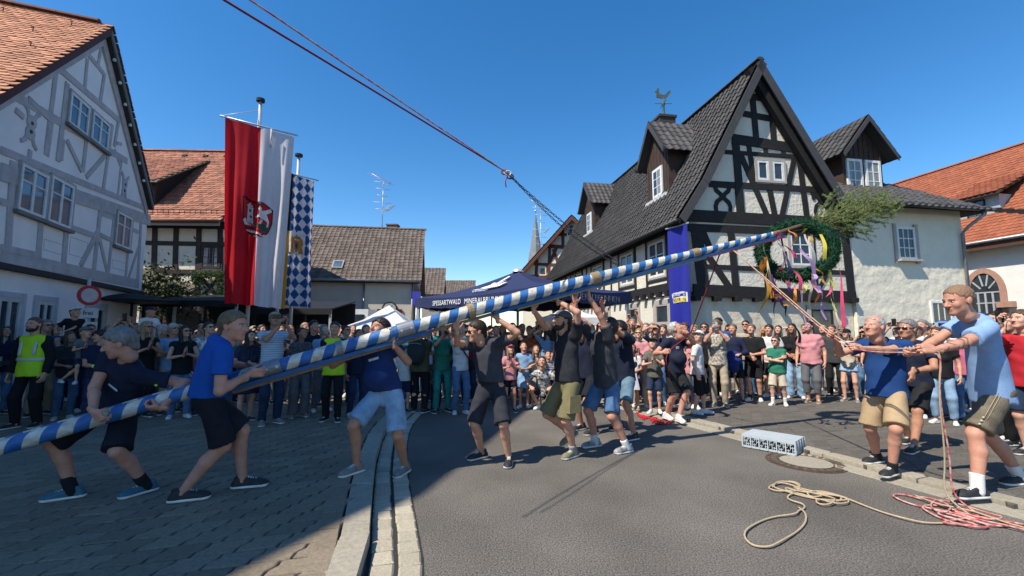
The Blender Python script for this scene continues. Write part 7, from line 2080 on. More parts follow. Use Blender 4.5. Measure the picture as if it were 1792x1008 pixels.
pC=hero('man in dark blue shirt and pale denim shorts with his face hidden behind the pole',1.80,.05,
    dict(build=.98,shirt=C_DEEP,legs=C_DENIML,ltype='shorts',llen=.90,lloose=.02,hair='full',hairc='dark',skin='tan',shoe=M_SHOE_GREY,belt=C_BLACK,belly=.03,loose=.018,hem=-.008),
    pelvis=J(676,684,4.64),neck=J(652,597,4.62),fh=(-.30,-.95,0),fs=(-.35,-.93,0),head=J(664,578,4.60),look=(-.35,-.75,.35),shrug=.01,
    handR=pole_at(592)[0]+np.array([0,.12,.02]),handL=under(690,0,.05,-.03),elbowR=(-.5,.2,-.6),elbowL=(1,-.2,-.9),handdirL=(-.25,-.1,1),handbackL=(.3,.8,0),hpose={'R':'grip','L':'open'},
    footR=GG(624,828,.09),footL=GG(709,828,.01),toeR=(-.55,-.83,0),toeL=(-.25,-.97,0),kneeR=(-.4,-.9,0),kneeL=(.1,-1,0))
badge(pC,-.06,.66,.06,.012,M_PRINT,'shirt_print',d=.025)
pD=hero('man with sunglasses in charcoal T-shirt pushing the pole up with both hands',1.80,0,
    dict(build=.92,shirt=C_CHAR,legs=cloth('shorts_charcoal',(.022,.023,.032),(.035,.036,.045)),ltype='shorts',llen=.98,lloose=.018,hair='short',hairc='dark',skin='light',shades=True,shoe=M_SHOE_DARK,hem=-.035,loose=.018),
    pelvis=J(860,676,5.20),neck=J(850,602,5.13),fh=(-.35,-.93,0),fs=(-.40,-.91,0),head=J(834,580,5.06),look=(-.90,-.40,-.12),shrug=.025,
    handR=under(800,.02,.09),handL=under(866,.02,.09),elbowR=(-.7,.2,-.6),elbowL=(.9,-.1,-.5),handdirR=(-.1,-.1,1),handdirL=(-.2,-.1,1),handbackR=(.1,.9,0),handbackL=(.5,.8,0),hp='open',
    footR=GG(843,802,0),footL=GG(891,812,0),toeR=(-.75,-.66,0),toeL=(-.05,-1,0),kneeR=(-.5,-.85,0),kneeL=(0,-1,0))
pE=hero('man in cap and olive cargo shorts lifting the pole, one heel off the ground',1.82,0,
    dict(build=.95,shirt=cloth('shirt_blackgrey',(.016,.017,.022),(.03,.031,.04)),legs=C_OLIVE,ltype='shorts',llen=.98,lloose=.022,hair='short',hairc='dark',skin='light',cap=cloth('cap_grey',(.12,.12,.125)),beard='dark',shoe=M_SHOE_OLIVE,sock=cloth('sock_grey',(.3,.3,.3)),sockh=.1,loose=.018,hem=.0),
    pelvis=J(993,668,5.36),neck=J(990,588,5.36),fh=(-.80,-.55,0),fs=(-.78,-.6,0),head=J(984,562,5.34),look=(-.88,-.35,.2),shrug=.03,
    handL=under(972,.02,.08,.02),handR=under(936,.0,.10,.08),elbowL=(.8,-.4,-.3),elbowR=(-.2,.9,-.5),handdirL=(-.15,0,1),handbackL=(.9,-.1,0),handdirR=(-.1,0,1),hp='open',
    footL=GG(1004,800,0),footR=J(1000,768,5.62),toeL=(-.72,-.69,0),toeR=(-.75,-.4,-.45),kneeL=(-.6,-.7,0),kneeR=(-.95,-.3,0))
mb=MB();c=(pE['knees'][-1]*.55+(pE['P']-pE['rh']*.09)*.45);dd=unit(pE['knees'][-1]-pE['P'])
mb.box(c-pE['rh']*.085,[pE['fh']*.085,dd*.10,pE['rh']*.03]);mb.build('cargo_pocket',C_OLIVE,pE['root'])
pF=hero('man in dark grey T-shirt and denim shorts bracing one leg far back under the pole',1.84,0,
    dict(build=.98,shirt=cloth('shirt_darkgrey',(.038,.042,.05),(.05,.054,.063)),legs=C_DENIM,ltype='shorts',llen=.92,lloose=.018,hair='short',hairc='dark',skin='red',shoe=cloth('shoe_greywhite',(.35,.35,.35),(.1,.1,.11)),sock=C_SOCKW,sockh=.11,loose=.018,hem=.045),
    pelvis=J(1062,664,5.72),neck=J(1050,590,5.58),fh=(-.82,-.57,0),fs=(-.85,-.5,0),head=J(1064,572,5.63),look=(-.85,-.15,.40),shrug=.03,
    handL=under(1022,.02,.09,.02),handR=under(1000,.05,.16,.20),elbowL=(.7,-.5,-.4),elbowR=(0,.9,-.6),handdirL=(-.1,0,1),handbackL=(.9,-.2,0),handdirR=(-.1,0,1),hp='open',
    footL=GG(1098,792,0),footR=GG(1042,782,0),toeL=(-.85,-.5,0),toeR=(-.85,-.4,0),kneeL=(-.7,-.6,0),kneeR=(-.8,-.5,0))
pG=hero('man in navy T-shirt and faded denim shorts standing just behind the man in dark grey',1.82,0,
    dict(build=.95,shirt=C_NAVY,legs=C_DENIML if 0 else cloth('denim_faded',(.085,.14,.19),kind='denim'),ltype='shorts',llen=.95,lloose=.018,hair='short',hairc='black',skin='tan',shoe=M_SHOE_DARK,loose=.018),
    pelvis=J(1093,655,6.55),neck=J(1088,594,6.48),fh=(-.85,-.5,0),head=J(1082,575,6.46),look=(-.85,-.1,.45),shrug=.03,
    handL=J(1050,556,6.1),handR=J(1052,532,6.3),elbowL=(.4,-.6,-1),elbowR=(0,.9,-.6),handdirL=(-.5,0,1),hp='open',
    footL=GG(1110,770,0),footR=GG(1085,752,0),toeL=(-.8,-.5,0),toeR=(-.8,-.4,0),kneeL=(-.7,-.6,0),kneeR=(-.8,-.5,0))
pX=hero('dark haired man in navy half hidden between the two men lifting the pole',1.80,0,
    dict(build=.95,shirt=C_NAVY,legs=C_NVBLK,ltype='shorts',hair='short',hairc='black',skin='tan',shoe=M_SHOE_DARK,cap=cloth('cap_grey',(.12,.12,.125))),
    pelvis=J(1030,652,6.72),neck=J(1024,596,6.65),fh=(-.8,-.6,0),head=J(1018,577,6.6),look=(-.8,-.3,.4),handL=J(1005,550,6.35),handR=J(985,556,6.6),handdirL=(-.2,0,1),handdirR=(-.2,0,1),hp='open',shrug=.03,
    footL=GG(1040,760,0),footR=GG(1018,752,0),kneeL=(-.7,-.6,0),kneeR=(-.8,-.5,0))
pH=hero('grey haired man in navy polo holding the dark red guy rope at the kerb',1.80,.03,
    dict(build=.98,shirt=C_NAVY,collar=C_NAVY,legs=C_BLACK,ltype='shorts',llen=.95,lloose=.018,hair='short',hairc='white',skin='red',shoe=M_SHOE_WHITE,sock=C_SOCKW,sockh=.06,belly=.03),
    pelvis=J(1180,643,7.42),neck=J(1181,593,7.40),fh=(.45,-.89,0),head=J(1183,576,7.34),look=(.60,-.35,.55),
    handR=J(1160,617,6.95),handL=J(1204,588,7.0),elbowR=(-1,0,-.8),elbowL=(1,.2,-.6),hp='grip',handdirR=(.6,-.5,.2),handdirL=(-.3,-.5,.7),
    footR=GG(1166,733,.03),footL=GG(1188,738,.03),toeR=(.2,-1,0),toeL=(.1,-1,0))
badge(pH,.08,.72,.03,.02,M_PRINT,'shirt_badge',d=.02)
pI=hero('white haired man in blue T-shirt and khaki shorts pulling on the pale ropes',1.76,.05,
    dict(build=.98,shirt=cloth('shirt_teamblue',(.010,.040,.145),(.012,.047,.165)),legs=C_KHAKI,ltype='shorts',llen=.93,lloose=.022,hair='fringe',hairc='white',skin='red',shoe=M_SHOE_DARK,sock=C_BLACK,sockh=.08,loose=.022),
    pelvis=J(1550,681,4.72),neck=J(1550,597,4.72),fh=(-.86,-.5,0),fs=(-.85,-.52,0),head=J(1530,572,4.66),look=(-.93,-.30,.18),
    handL=J(1498,610,4.45),handR=J(1462,590,4.75),elbowL=(.5,-.6,-1),elbowR=(0,.6,-1),hp='grip',handdirL=(-.9,-.1,.2),handdirR=(-.8,-.1,.4),handbackL=(0,-.9,.3),handbackR=(0,.9,.3),
    footL=GG(1562,832,.04),footR=GG(1535,810,.05),toeL=(-.88,-.45,0),toeR=(-.93,-.3,0),kneeL=(-.6,-.8,0),kneeR=(-.8,-.5,0))
badge(pI,-.05,.74,.035,.008,M_PRINT,'shirt_print',d=.024)
for i in range(4):
    c=pI['sh'][-1]*(1-.16*i)+pI['elbows'][-1]*.16*i-pI['rs']*.078+Z*.02;mb=MB();mb.box(c,[pI['fs']*.012,pI['rs']*.004,Z*.006]);mb.build('sleeve_mark',M_PRINT,pI['root'])
pJ=hero('grey haired man in navy standing close behind the rope puller in khaki shorts',1.78,ZR,
    dict(build=.95,shirt=C_NAVY,legs=C_BLACK,ltype='shorts',llen=.95,hair='short',hairc='grey',skin='tan',shades=True,shoe=M_SHOE_DARK,loose=.018),
    pelvis=J(1602,664,5.62),neck=J(1598,599,5.57),fh=(-.9,-.4,0),head=J(1588,576,5.52),look=(-.93,-.25,.05),
    handL=J(1598,650,5.25),handR=J(1560,620,5.75),elbowL=(.9,-.3,-.3),elbowR=(0,.6,-1),handdirL=(-.3,-.1,-1),hp='relaxed',
    footL=GG(1600,792,ZR),footR=GG(1592,776,ZR),toeL=(-.8,-.5,0),toeR=(-.9,-.4,0))
mb=MB();w_=pJ['hands'][-1];dv_=unit(w_-pJ['elbows'][-1]);mb.tube([w_-dv_*.05,w_-dv_*.02],.034,10);mb.build('wristwatch',M_BLACKMETAL,pJ['root'],True)
pK=hero('tattooed man in light blue polo and brown leather shorts pulling the rope',1.96,.045,
    dict(build=.98,shirt=C_POLO,collar=cloth('collar_navy',(.02,.03,.07)),legs=C_LEATHER,ltype='shorts',llen=.90,lloose=.018,hair='buzz',hairc='fairbrown',skin='red',shoe=M_SHOE_DARK,sole=M_SOLE,lace=M_SOLE,sock=C_SOCKW,sockh=.13,loose=.018,hem=.06,sleeve=.70),
    pelvis=J(1737,680,4.12),neck=J(1708,555,4.02),fh=(-.92,.30,0),fs=(-.88,.45,0),head=J(1677,526,3.94),look=(-.95,-.02,-.16),
    handL=J(1598,628,3.70),handR=J(1592,622,4.2),elbowL=(.3,-.7,-1),elbowR=(0,.6,-1),hp='grip',handdirL=(-1,.1,.1),handbackL=(0,-.9,.3),handdirR=(-1,0,.1),handbackR=(0,.9,.3),
    footL=GG(1712,872,.045),footR=GG(1788,848,.045),toeL=(-1,-.12,0),toeR=(-1,-.15,0),kneeL=(-.9,.1,0),kneeR=(-.9,.3,0))
# tattoo bands on the near forearm, stitching and horn buttons on the leather shorts
M_TAT=mat('tattoo_ink',(.13,.085,.075),.6,(.25,.15,.11),30)
e_,h_=pK['elbows'][-1],pK['hands'][-1];dv_=unit(h_-e_);t1=unit(np.cross(dv_,Z));t2=np.cross(dv_,t1)
for k in range(5):
    c=e_*(.95-.16*k)+h_*(.05+.16*k);R_=.050-.0035*k;mb=MB();V=[]
    for i in range(25):
        q=i/24*5.2+.5+k;o=t1*math.cos(q)+t2*math.sin(q)
        V+=[c+o*R_+dv_*(.018*math.sin(q*2.5+k)-.006),c+o*R_+dv_*(.018*math.sin(q*2.5+k)+.007)]
    mb.add(V,[(2*i,2*i+1,2*i+3,2*i+2)for i in range(24)]);mb.build('tattoo',M_TAT,pK['root'])
kn=pK['knees'][-1];hp_=pK['P']-pK['rh']*.09;dn=unit(kn-hp_);sidev=-pK['rh'];fr_=unit(np.cross(dn,sidev));fr_=fr_ if np.dot(fr_,pK['fh'])>0 else-fr_
for q in(-.012,.012):
    pts=[hp_+dn*t+unit(sidev+fr_*.25)*(.105+.02*t)+fr_*(.02+q)for t in np.linspace(.02,.33,8)];swept(pts,.002,mat('stitch_pale',(.5,.42,.28),.8),pK['root'],'side_stitching',4)
for i in range(3):
    c=hp_+dn*(.33+.035*i)+unit(sidev+fr_*.6)*.118;mb=MB();mb.lathe(c,[(.008,0),(.009,.004),(.003,.008)],8,unit(sidev+fr_*.6));mb.build('horn_button',mat('horn',(.5,.45,.35),.4),pK['root'])
# guy ropes held by these men
c_,r_2=pole_at(1262)
gh=[pH['hands'][1],pH['hands'][-1]]
rope('guy_rope','dark red guy rope from the maypole down to the man at the kerb',[c_-Z*r_2,np.array(at(1232,520,6.1)),gh[1]+Z*.03-pH['fs']*-.05,gh[1],gh[0]+pH['fs']*.05,gh[0]-Z*.25+pH['fs']*.08,GG(1178,680,.5),GG(1176,728,.02),GG(1150,738,.02)],.009,M_ROPER,sm=2)
c_,r_2=pole_at(1280)
hI,hI2,hK=pI['hands'][1],pI['hands'][-1],pK['hands'][-1]
for k,(lb,m_,off)in enumerate((('upper pale guy rope from the maypole to the man in khaki shorts',M_ROPEB,.0),('pink and white guy rope from the maypole to the man in the polo',M_ROPEP,-.035))):
    dn_=hK+np.array([-.09,0,.0]);fl=GG(1690,880+8*k,.05)
    pts=[c_-Z*r_2+[.03*k,0,off*.3],(c_*.55+hI*.45)-Z*.03+Z*off,hI+[-.05,-.02,.02+off],hI2+[-.06,-.03,.0+off],dn_+[0,-.01,.01+off],hK+[.03,-.02,off]]
    pts+=[J(1642,690,3.74),J(1655+8*k,800,3.80),J(1650+14*k,862,3.82),GG(1680+16*k,890,.05),GG(1705+18*k,905,.015)]
    rope('guy_rope',lb,pts,.0068,m_,sm=2)
# ------------------------------------------------------------------ the spectators
def C(r,g,b):return(r,g,b)
COLS=dict(black=(.013,.013,.015),navy=(.014,.02,.05),blue=(.02,.07,.26),sky=(.22,.36,.55),grey=(.13,.13,.135),dgrey=(.05,.05,.055),white=(.62,.62,.61),cream=(.52,.46,.36),beige=(.40,.33,.24),teal=(.02,.22,.20),green=(.025,.17,.11),olive=(.09,.085,.05),pink=(.56,.24,.26),rose=(.50,.13,.20),orange=(.55,.12,.04),red=(.42,.02,.03),turq=(.12,.45,.46),brown=(.12,.07,.045),lilac=(.32,.25,.40),maroon=(.13,.02,.03),khaki=(.30,.24,.15))
def shirt_of(k):
    if k is None:return None
    if ':' in k:
        a,kd,b=k.split(':');return cloth('crowd_%s_%s_%s'%(a,kd,b),COLS[a],COLS[b],kd)
    return cloth('crowd_'+k,COLS[k])
LEGS=dict(jeans=C_DENIM,ljeans=C_DENIML,djeans=C_DENIMD)
def legs_of(k):return LEGS.get(k)or cloth('crowd_'+k,COLS[k])
SHOES=dict(w=M_SHOE_WHITE,d=M_SHOE_DARK,g=M_SHOE_GREY,t=M_SHOE_TAN)
CAPM=dict(white=cloth('cap_white',(.6,.6,.58)),black=C_BLACK,grey=cloth('cap_grey',(.12,.12,.125)),pink=cloth('cap_pink',(.55,.12,.2)),navy=C_NAVY,beige=cloth('cap_beige',(.33,.27,.2)),blue=cloth('cap_blue',(.12,.2,.42)))
CGRP='spectators lining the square'
crowd_r=random.Random(5)
PEOPLE={}
def spect(px,top,foot,kind,arms,shirt,legs,lt,hair,hc,label,Y=None,gz=None,look=None,f=None,sit=0.0,key=None,lod=1,up=0.0,**w):
    """px: photo column; top: photo row of the top of the head; foot: photo row of the feet (or Y, the distance, where the feet are hidden)"""
    if gz is None:gz=ZP if px<640 else(0.0 if px<1085 else ZR)
    p=np.array(G(px,foot,gz))if Y is None else np.array(at(px,580,Y))*[1,1,0]
    zt=at(px,top,p[1])[2];H=min(max((zt-gz-up)/.985,.8),1.93)
    tgt=np.array([.2,5.0])if f is None else np.array(f)+p[:2]
    fd=tgt-p[:2];fd=np.r_[fd,0]
    if f is None:fd=unit(fd)+np.r_[crowd_r.uniform(-.25,.25),-.35,0]
    lk=(np.array([.6,5.2,2.3])-(p+Z*H*.93))if look is None else np.array(look)
    lk=unit(lk);lk=unit(lk+np.array([crowd_r.uniform(-.18,.18),0,crowd_r.uniform(-.06,.12)]))
    S=stance(p,fd,H,arms,lk,lean=crowd_r.uniform(-.03,.05),spread=.09+crowd_r.uniform(0,.04),step=crowd_r.uniform(-.06,.06),gz=gz,sit=0,rnd=crowd_r)
    if up:
        for k_ in('pelvis','neck','head','handR','handL','footR','footL'):S[k_]=np.asarray(S[k_])+Z*up
    wear=dict(kind=kind,shirt=shirt_of(shirt),legs=legs_of(legs),ltype=lt,hair=hair,hairc=hc,shoe=SHOES[w.pop('shoe','w' if crowd_r.random()<.55 else 'd')],skin=w.pop('skin',crowd_r.choice(['light','light','fair','red','tan'])),build=w.pop('build',{'man':.98,'woman':.92,'child':.86}[kind]*crowd_r.uniform(.95,1.06)),loose=.016)
    if w.get('cap'):w['cap']=CAPM[w['cap']]
    mod=w.pop('mod',None)
    wear.update(w)
    if mod:mod(S)
    P_=person(label,S,wear,lod,'person',CGRP)
    if arms in('phone','phone1','high')and w.get('nophone')is None:
        hR,hL=P_['hands'][1],P_['hands'][-1]
        c=(hR+hL)/2 if arms!='phone1' else hR
        fdir=P_['fs'];c=c+Z*.085+fdir*.02
        PHONES.append((c,fdir,P_['rs'],label))
    if key:PEOPLE[key]=P_
    return P_
PHONES=[]
T,S_,K_='trousers','shorts','skirt'
# left: beside the grey house
spect(45,558,748,'man','down','black','black',T,'buzz','black','bearded steward in yellow safety vest and black trousers at the far left',look=(.1,-1,0),f=(.15,-1),beard='black',sleeve=1.9,shoe='d',vest=mat('hi_vis_yellow',(.50,.78,.02),.6,(.44,.70,.02),10,.3,60,trans=.1),skin='light',lod=0,build=1.08)
spect(8,572,0,'woman','down','navy','jeans',T,'long','dark','dark haired woman behind the bearded steward at the picture edge',Y=7.6)
spect(26,566,0,'woman','face','dgrey','jeans',T,'bob','fairbrown','light brown haired woman shading her face behind the bearded steward',Y=8.0)
spect(80,562,744,'man','cross','blue','khaki',T,'short','grey','grey haired man in blue T-shirt and sunglasses right of the bearded steward',Y=7.5,shades=True)
spect(124,582,742,'woman','bent','dgrey','jeans',T,'long','brown','long haired woman in jeans carrying a child beside the steward',Y=7.2,key='carry')
spect(128,541,0,'child','bent','black','dgrey',S_,'short','dark','boy in black T-shirt and white cap sitting high on shoulders',Y=7.6,up=.72,cap='white',gz=ZP,mod=lambda S:S.update(footR=S['pelvis']+[.12,-.32,-.30],footL=S['pelvis']+[-.12,-.32,-.30],kneeR=np.array([.2,-1,.4]),kneeL=np.array([-.2,-1,.4]),handR=S['neck']+[-.08,-.22,-.2],handL=S['neck']+[.08,-.22,-.2]))
spect(130,577,0,'man','down','dgrey','djeans',T,'short','dark','man carrying the boy in the white cap on his shoulders',Y=7.75,mod=lambda S:S.update(handR=S['neck']+[-.14,-.18,.06],handL=S['neck']+[.14,-.18,.06],elbowR=np.array([-1,-.3,-.6]),elbowL=np.array([1,-.3,-.6])))
spect(150,577,0,'child','clap','grey','navy',S_,'short','fairbrown','small child in grey cap held on an arm',Y=6.95,up=.50,cap='grey',gz=ZP,mod=lambda S:S.update(footR=S['pelvis']+[.12,-.2,-.38],footL=S['pelvis']+[-.1,-.22,-.36]))
spect(176,580,742,'man','bent','navy','djeans',T,'full','black','smiling young man with dark hair and navy T-shirt beside the child',Y=7.0,look=(-.6,-.8,-.1))
spect(158,570,0,'man','down','dgrey','jeans',T,'short','black','dark bearded man looking over from the second row by the sign',Y=8.2,beard='black')
spect(208,566,0,'man','high','beige','jeans',T,'short','dark','man filming with raised black phone in front of the grey house',Y=8.3)
spect(222,576,0,'man','down','navy','jeans',T,'fringe','grey','balding man in dark sunglasses behind the bending pole carrier',Y=8.0,shades=True)
spect(255,564,742,'woman','clap','black','black',T,'long','blond','blonde woman in sunglasses and black top clapping',Y=7.3,shades=True,sleeve=.15)
spect(260,540,0,'child','clap','white','jeans',S_,'short','brown','child in white T-shirt and dark cap sitting on shoulders, clapping',Y=8.2,up=.70,cap='navy',gz=ZP,mod=lambda S:S.update(footR=S['pelvis']+[.12,-.32,-.30],footL=S['pelvis']+[-.12,-.32,-.30]))
spect(262,573,0,'man','down','grey','jeans',T,'short','brown','man carrying the child in the dark cap on his shoulders',Y=8.35)
spect(285,570,0,'woman','clap','grey','jeans',T,'bob','white','white haired woman clapping between blonde woman and man in pale blue',Y=7.9)
spect(303,568,740,'man','clap','sky','beige',T,'short','white','white haired man in sunglasses and pale blue shirt clapping',Y=7.7,shades=True)
spect(323,572,740,'woman','clap','black','jeans',T,'long','black','black haired woman in sunglasses, black top and jeans, hands at her chin',Y=7.3,shades=True,sleeve=.2)
spect(340,575,0,'woman','phone1','rose','jeans',T,'pony','brown','woman with ponytail raising a phone behind the black haired woman',Y=8.3)
spect(364,566,738,'man','down','white:spot:grey','djeans',T,'short','dark','man in sunglasses and patterned white T-shirt behind the royal blue carrier',Y=7.6,shades=True)
spect(395,574,0,'woman','shade','teal','jeans',T,'long','brown','woman waving one raised hand behind the royal blue carrier',Y=8.3)
spect(427,580,737,'woman','front','navy:check:dgrey','navy:check:dgrey' if 0 else 'navy','dress','long','black','long haired woman in a short dark checked dress and sandals',shoe='d',hemz=.30)
spect(470,549,742,'man','phone','white:stripe:sky','djeans',T,'buzz','grey','tall man in beige cap and white shirt filming with a small camera',look=(.5,-.6,.1),cap='beige',shades=True,collar=cloth('crowd_white',COLS['white']),skin='tan',shoe='g',lod=0)
spect(521,575,730,'woman','bent','grey:spot:dgrey','lilac' if 0 else 'grey',T,'pony','dark','young woman in patterned top and grey sweatpants',shoe='g',lloose=.03,flare=.02)
spect(533,566,0,'man','down','dgrey','jeans',T,'fringe','grey','bald man with sunlit face behind the woman in sweatpants',Y=8.6)
spect(549,563,0,'man','down','black','jeans',T,'full','black','dark haired man in black T-shirt behind the seated steward line',Y=8.4)
spect(566,570,738,'woman','bent','sky','grey',T,'bob','grey','woman with short grey hair and pale blue blouse left of the second steward',Y=7.9)
spect(580,566,737,'man','cross','black','black',T,'short','dark','second steward in yellow safety vest standing behind the pole',vest=mat('hi_vis_yellow',(.50,.78,.02),.6),sleeve=1.9,shoe='d',f=(.2,-1),look=(.3,-1,.05))
spect(606,572,0,'man','down','maroon','djeans',T,'short','dark','man in dark sunglasses right of the second steward',Y=8.6,shades=True)
spect(622,578,727,'man','down','navy','djeans',T,'short','brown','man in navy with white trainers behind the carrier in pale denim',shoe='w')
spect(640,570,0,'woman','clap','cream','jeans',T,'long','fairbrown','fair haired woman in cream blouse behind the carrier in pale denim',Y=8.7)
spect(706,607,722,'child','down','white','navy',S_,'short','brown','boy in white T-shirt and blue and white cap right of the pale denim shorts',cap='blue',gz=.0)
spect(733,572,722,'man','cross','olive','black',T,'short','brown','big man in olive shirt seen from behind with a dark backpack',f=(.1,1),look=(.4,.8,.1),build=1.15,key='backpack',gz=0)
spect(762,622,720,'child','down','grey:spot:black','black',T,'long','brown','little girl in patterned grey hoodie beside the backpack',sleeve=1.9)
spect(748,572,0,'woman','down','white','jeans',T,'long','dark','dark long haired woman in white knit top behind the backpack',Y=9.6,sleeve=1.9)
spect(775,571,720,'woman','phone','green','ljeans' if 0 else 'teal',T,'bob','dark','woman in green T-shirt and teal trousers filming',Y=8.3)
spect(805,567,724,'woman','phone','white','jeans',T,'bob','fairbrown','woman in white T-shirt and blue jeans filming, black bag at her hip',shoe='w',key='bag')
spect(893,606,720,'child','clap','pink','black',S_,'long','fairbrown','girl in pink T-shirt and pink cap clapping',cap='pink',llen=.6)
spect(917,601,713,'child','front','sky','sky','dress','pony','dark','girl in pale blue dress beside the girl in pink cap',hemz=.30)
spect(939,607,712,'child','clap','cream','beige',K_,'long','brown','girl with long brown hair and cream top clapping',sleeve=.15)
spect(960,617,710,'child','front','navy:stripe:white','navy',S_,'short','dark','small child in navy and white stripes behind the crouching boy')
def crouch(S):
    p=np.asarray(S['footR'])*.5+np.asarray(S['footL'])*.5;f=unit(np.r_[S['fh'][:2],0]);rt=unit(np.cross(f,Z));H=S['H']
    S['pelvis']=p+Z*.20*H-f*.12*H;S['neck']=S['pelvis']+Z*.28*H+f*.12*H;S['head']=S['neck']+Z*.11*H+f*.03*H
    S['kneeR']=f+rt*.5+Z*.8;S['kneeL']=f-rt*.5+Z*.8
    for s_,nm in((1,'R'),(-1,'L')):S['hand'+nm]=S['pelvis']+f*.30*H+rt*s_*.13*H+Z*.10*H;S['elbow'+nm]=rt*s_-Z*.5
cr=spect(950,579,716,'child','bent','white:spot:black','black',S_,'short','dark','boy in white T-shirt with black print crouching in the front row',mod=crouch,shoe='w')
cr=spect(1022,575,712,'child','bent','dgrey','ljeans',S_,'short','brown','boy in pale denim shorts crouching behind the men under the pole',mod=crouch,shoe='w')
spect(897,567,0,'man','phone','black','djeans',T,'short','dark','man in black T-shirt filming under the parasol tent',Y=10.0)
spect(868,572,0,'man','down','grey','jeans',T,'short','brown','man in grey behind the man with sunglasses under the pole',Y=9.6)
spect(880,570,0,'woman','shade','lilac','jeans',T,'long','dark','woman in lilac shading her eyes under the parasol tent',Y=10.6)
spect(914,568,0,'man','down','teal','jeans',T,'buzz','grey','grey cropped man in teal T-shirt under the tent',Y=10.8)
spect(926,572,0,'man','cross','orange','jeans',T,'short','brown','man in orange T-shirt in the shade of the tent',Y=10.3)
spect(944,570,0,'woman','high','brown','jeans',T,'bob','brown','woman in brown with both hands raised to a phone under the tent',Y=10.4)
spect(958,573,0,'woman','shade','sky','jeans',T,'long','dark','woman in pale blue shading her eyes behind the cargo shorts',Y=9.9)
spect(835,570,0,'woman','clap','rose','jeans',T,'long','brown','woman in rose clapping left of the charcoal T-shirt man',Y=9.4)
spect(822,574,0,'man','down','maroon','djeans',T,'short','dark','man in maroon behind the woman with the black bag',Y=9.2)
spect(790,570,0,'man','phone1','navy','jeans',T,'short','grey','grey haired man in navy filming behind the woman in green',Y=9.9)
spect(718,571,0,'woman','down','teal','jeans',T,'bob','red','red haired woman in teal behind the boy in white',Y=9.5)
spect(697,573,0,'man','down','grey','jeans',T,'short','brown','man in grey behind the white pavilion corner',Y=9.8)
# right: in front of the timbered house
spect(1097,566,0,'man','down','turq','jeans',T,'fringe','dark','bald man in turquoise T-shirt behind the girl in the dirndl',Y=9.0)
spect(1110,605,716,'child','front','white','navy:stripe:blue' if 0 else 'navy','dress','plait','fairbrown','girl in navy dirndl with white apron',hemz=.32,key='dirndl',shoe='t')
spect(1118,577,0,'woman','clap','pink','beige',T,'bob','blond','blonde woman in sunglasses and pink blouse behind the girl in the dirndl',Y=8.6,shades=True)
spect(1147,594,723,'child','clap','grey:spot:olive','djeans',S_,'short','dark','boy in camouflage T-shirt, black cap and denim shorts clapping',cap='black',shoe='w')
spect(1107,560,0,'woman','high','beige','jeans',T,'long','blond','blonde woman holding a phone high in front of the cream wall',Y=9.6)
spect(1131,567,0,'woman','down','cream','jeans',T,'bob','grey','grey haired woman in cream behind the boy in camouflage',Y=9.3)
spect(1150,570,0,'woman','shade','navy','jeans',T,'long','dark','woman in sunglasses raising one hand left of the rope man',Y=8.8,shades=True)
spect(1162,571,0,'man','down','dgrey','jeans',T,'curly','brown','curly haired man close behind the rope man',Y=9.1)
spect(1085,568,0,'man','down','black','jeans',T,'short','black','man in black cap behind the men in denim shorts',Y=9.4,cap='black')
spect(1078,572,0,'woman','down','lilac','jeans',T,'long','brown','woman in lilac left of the bald turquoise man',Y=9.9)
spect(1199,567,0,'man','bent','navy','djeans',T,'full','brown','man with sunlit face in navy right behind the rope man',Y=8.5)
spect(1207,590,721,'child','down','pink','grey',S_,'long','brown','long haired girl in pink between rope man and boy in white',Y=8.4)
spect(1224,581,724,'child','down','white','black',S_,'short','dark','boy in white T-shirt, white cap and long black shorts by the kerb',cap='white',shoe='w',llen=1.1,f=(.7,-.5),build=1.0)
spect(1233,567,0,'woman','down','black','black',T,'bob','dark','dark haired woman in sunglasses and black behind the boy in white',Y=9.1,shades=True)
spect(1260,561,711,'woman','phone','grey:spot:cream','beige',T,'pony','fairbrown','woman in grey blouse and beige trousers filming with a pale blue phone',shoe='g',lod=0,build=1.02)
spect(1258,558,0,'man','down','blue','black',T,'short','dark','man in black cap looking over the filming woman',Y=9.6,cap='black')
spect(1289,569,703,'child','bent','navy','black',S_,'short','fairbrown','boy in dark hoodie holding a blue jacket',sleeve=1.9,key='jacket',shoe='d')
spect(1306,563,0,'man','down','beige','jeans',T,'short','black','young man in black cap, sunglasses and beige T-shirt',Y=10.0,shades=True)
spect(1322,569,702,'man','front','black','black',S_,'full','fairbrown','boy in black V-neck T-shirt and black shorts with white trainers',shoe='w',sock=C_BLACK,sockh=.1,lod=0)
spect(1346,570,0,'man','down','white','black',S_,'full','dark','boy in plain white T-shirt behind the boy in green',Y=9.8)
spect(1363,571,0,'woman','down','dgrey','jeans',T,'long','dark','dark haired girl looking out behind the boy in green',Y=10.1)
spect(1364,591,710,'child','cross','green','cream',S_,'short','brown','boy in green T-shirt, sunglasses and cream shorts with crossed arms',shades=True,build=1.06,shoe='w',sock=C_SOCKW,lod=0,llen=.95)
spect(1394,568,697,'woman','front','black','ljeans',T,'long','dark','girl with long dark hair, black T-shirt and wide pale jeans',lloose=.03,flare=.03,shoe='w')
spect(1424,563,705,'woman','down','pink','grey',T,'short','black','laughing woman in pink blouse and grey capri trousers',build=1.12,llen=1.62,lloose=.02,shoe='t',lod=0)
spect(1456,570,0,'man','down','dgrey','black',T,'short','brown','man in dark clothes behind the laughing woman in pink',Y=9.8)
spect(1490,577,703,'woman','bent','cream','ljeans',S_,'pony','black','girl in black cap and denim shorts left of the rope puller',cap='black',llen=.45,shoe='g')
spect(1592,568,0,'woman','bent','black','black',T,'long','brown','brown haired woman holding a child right of the rope puller',Y=7.6)
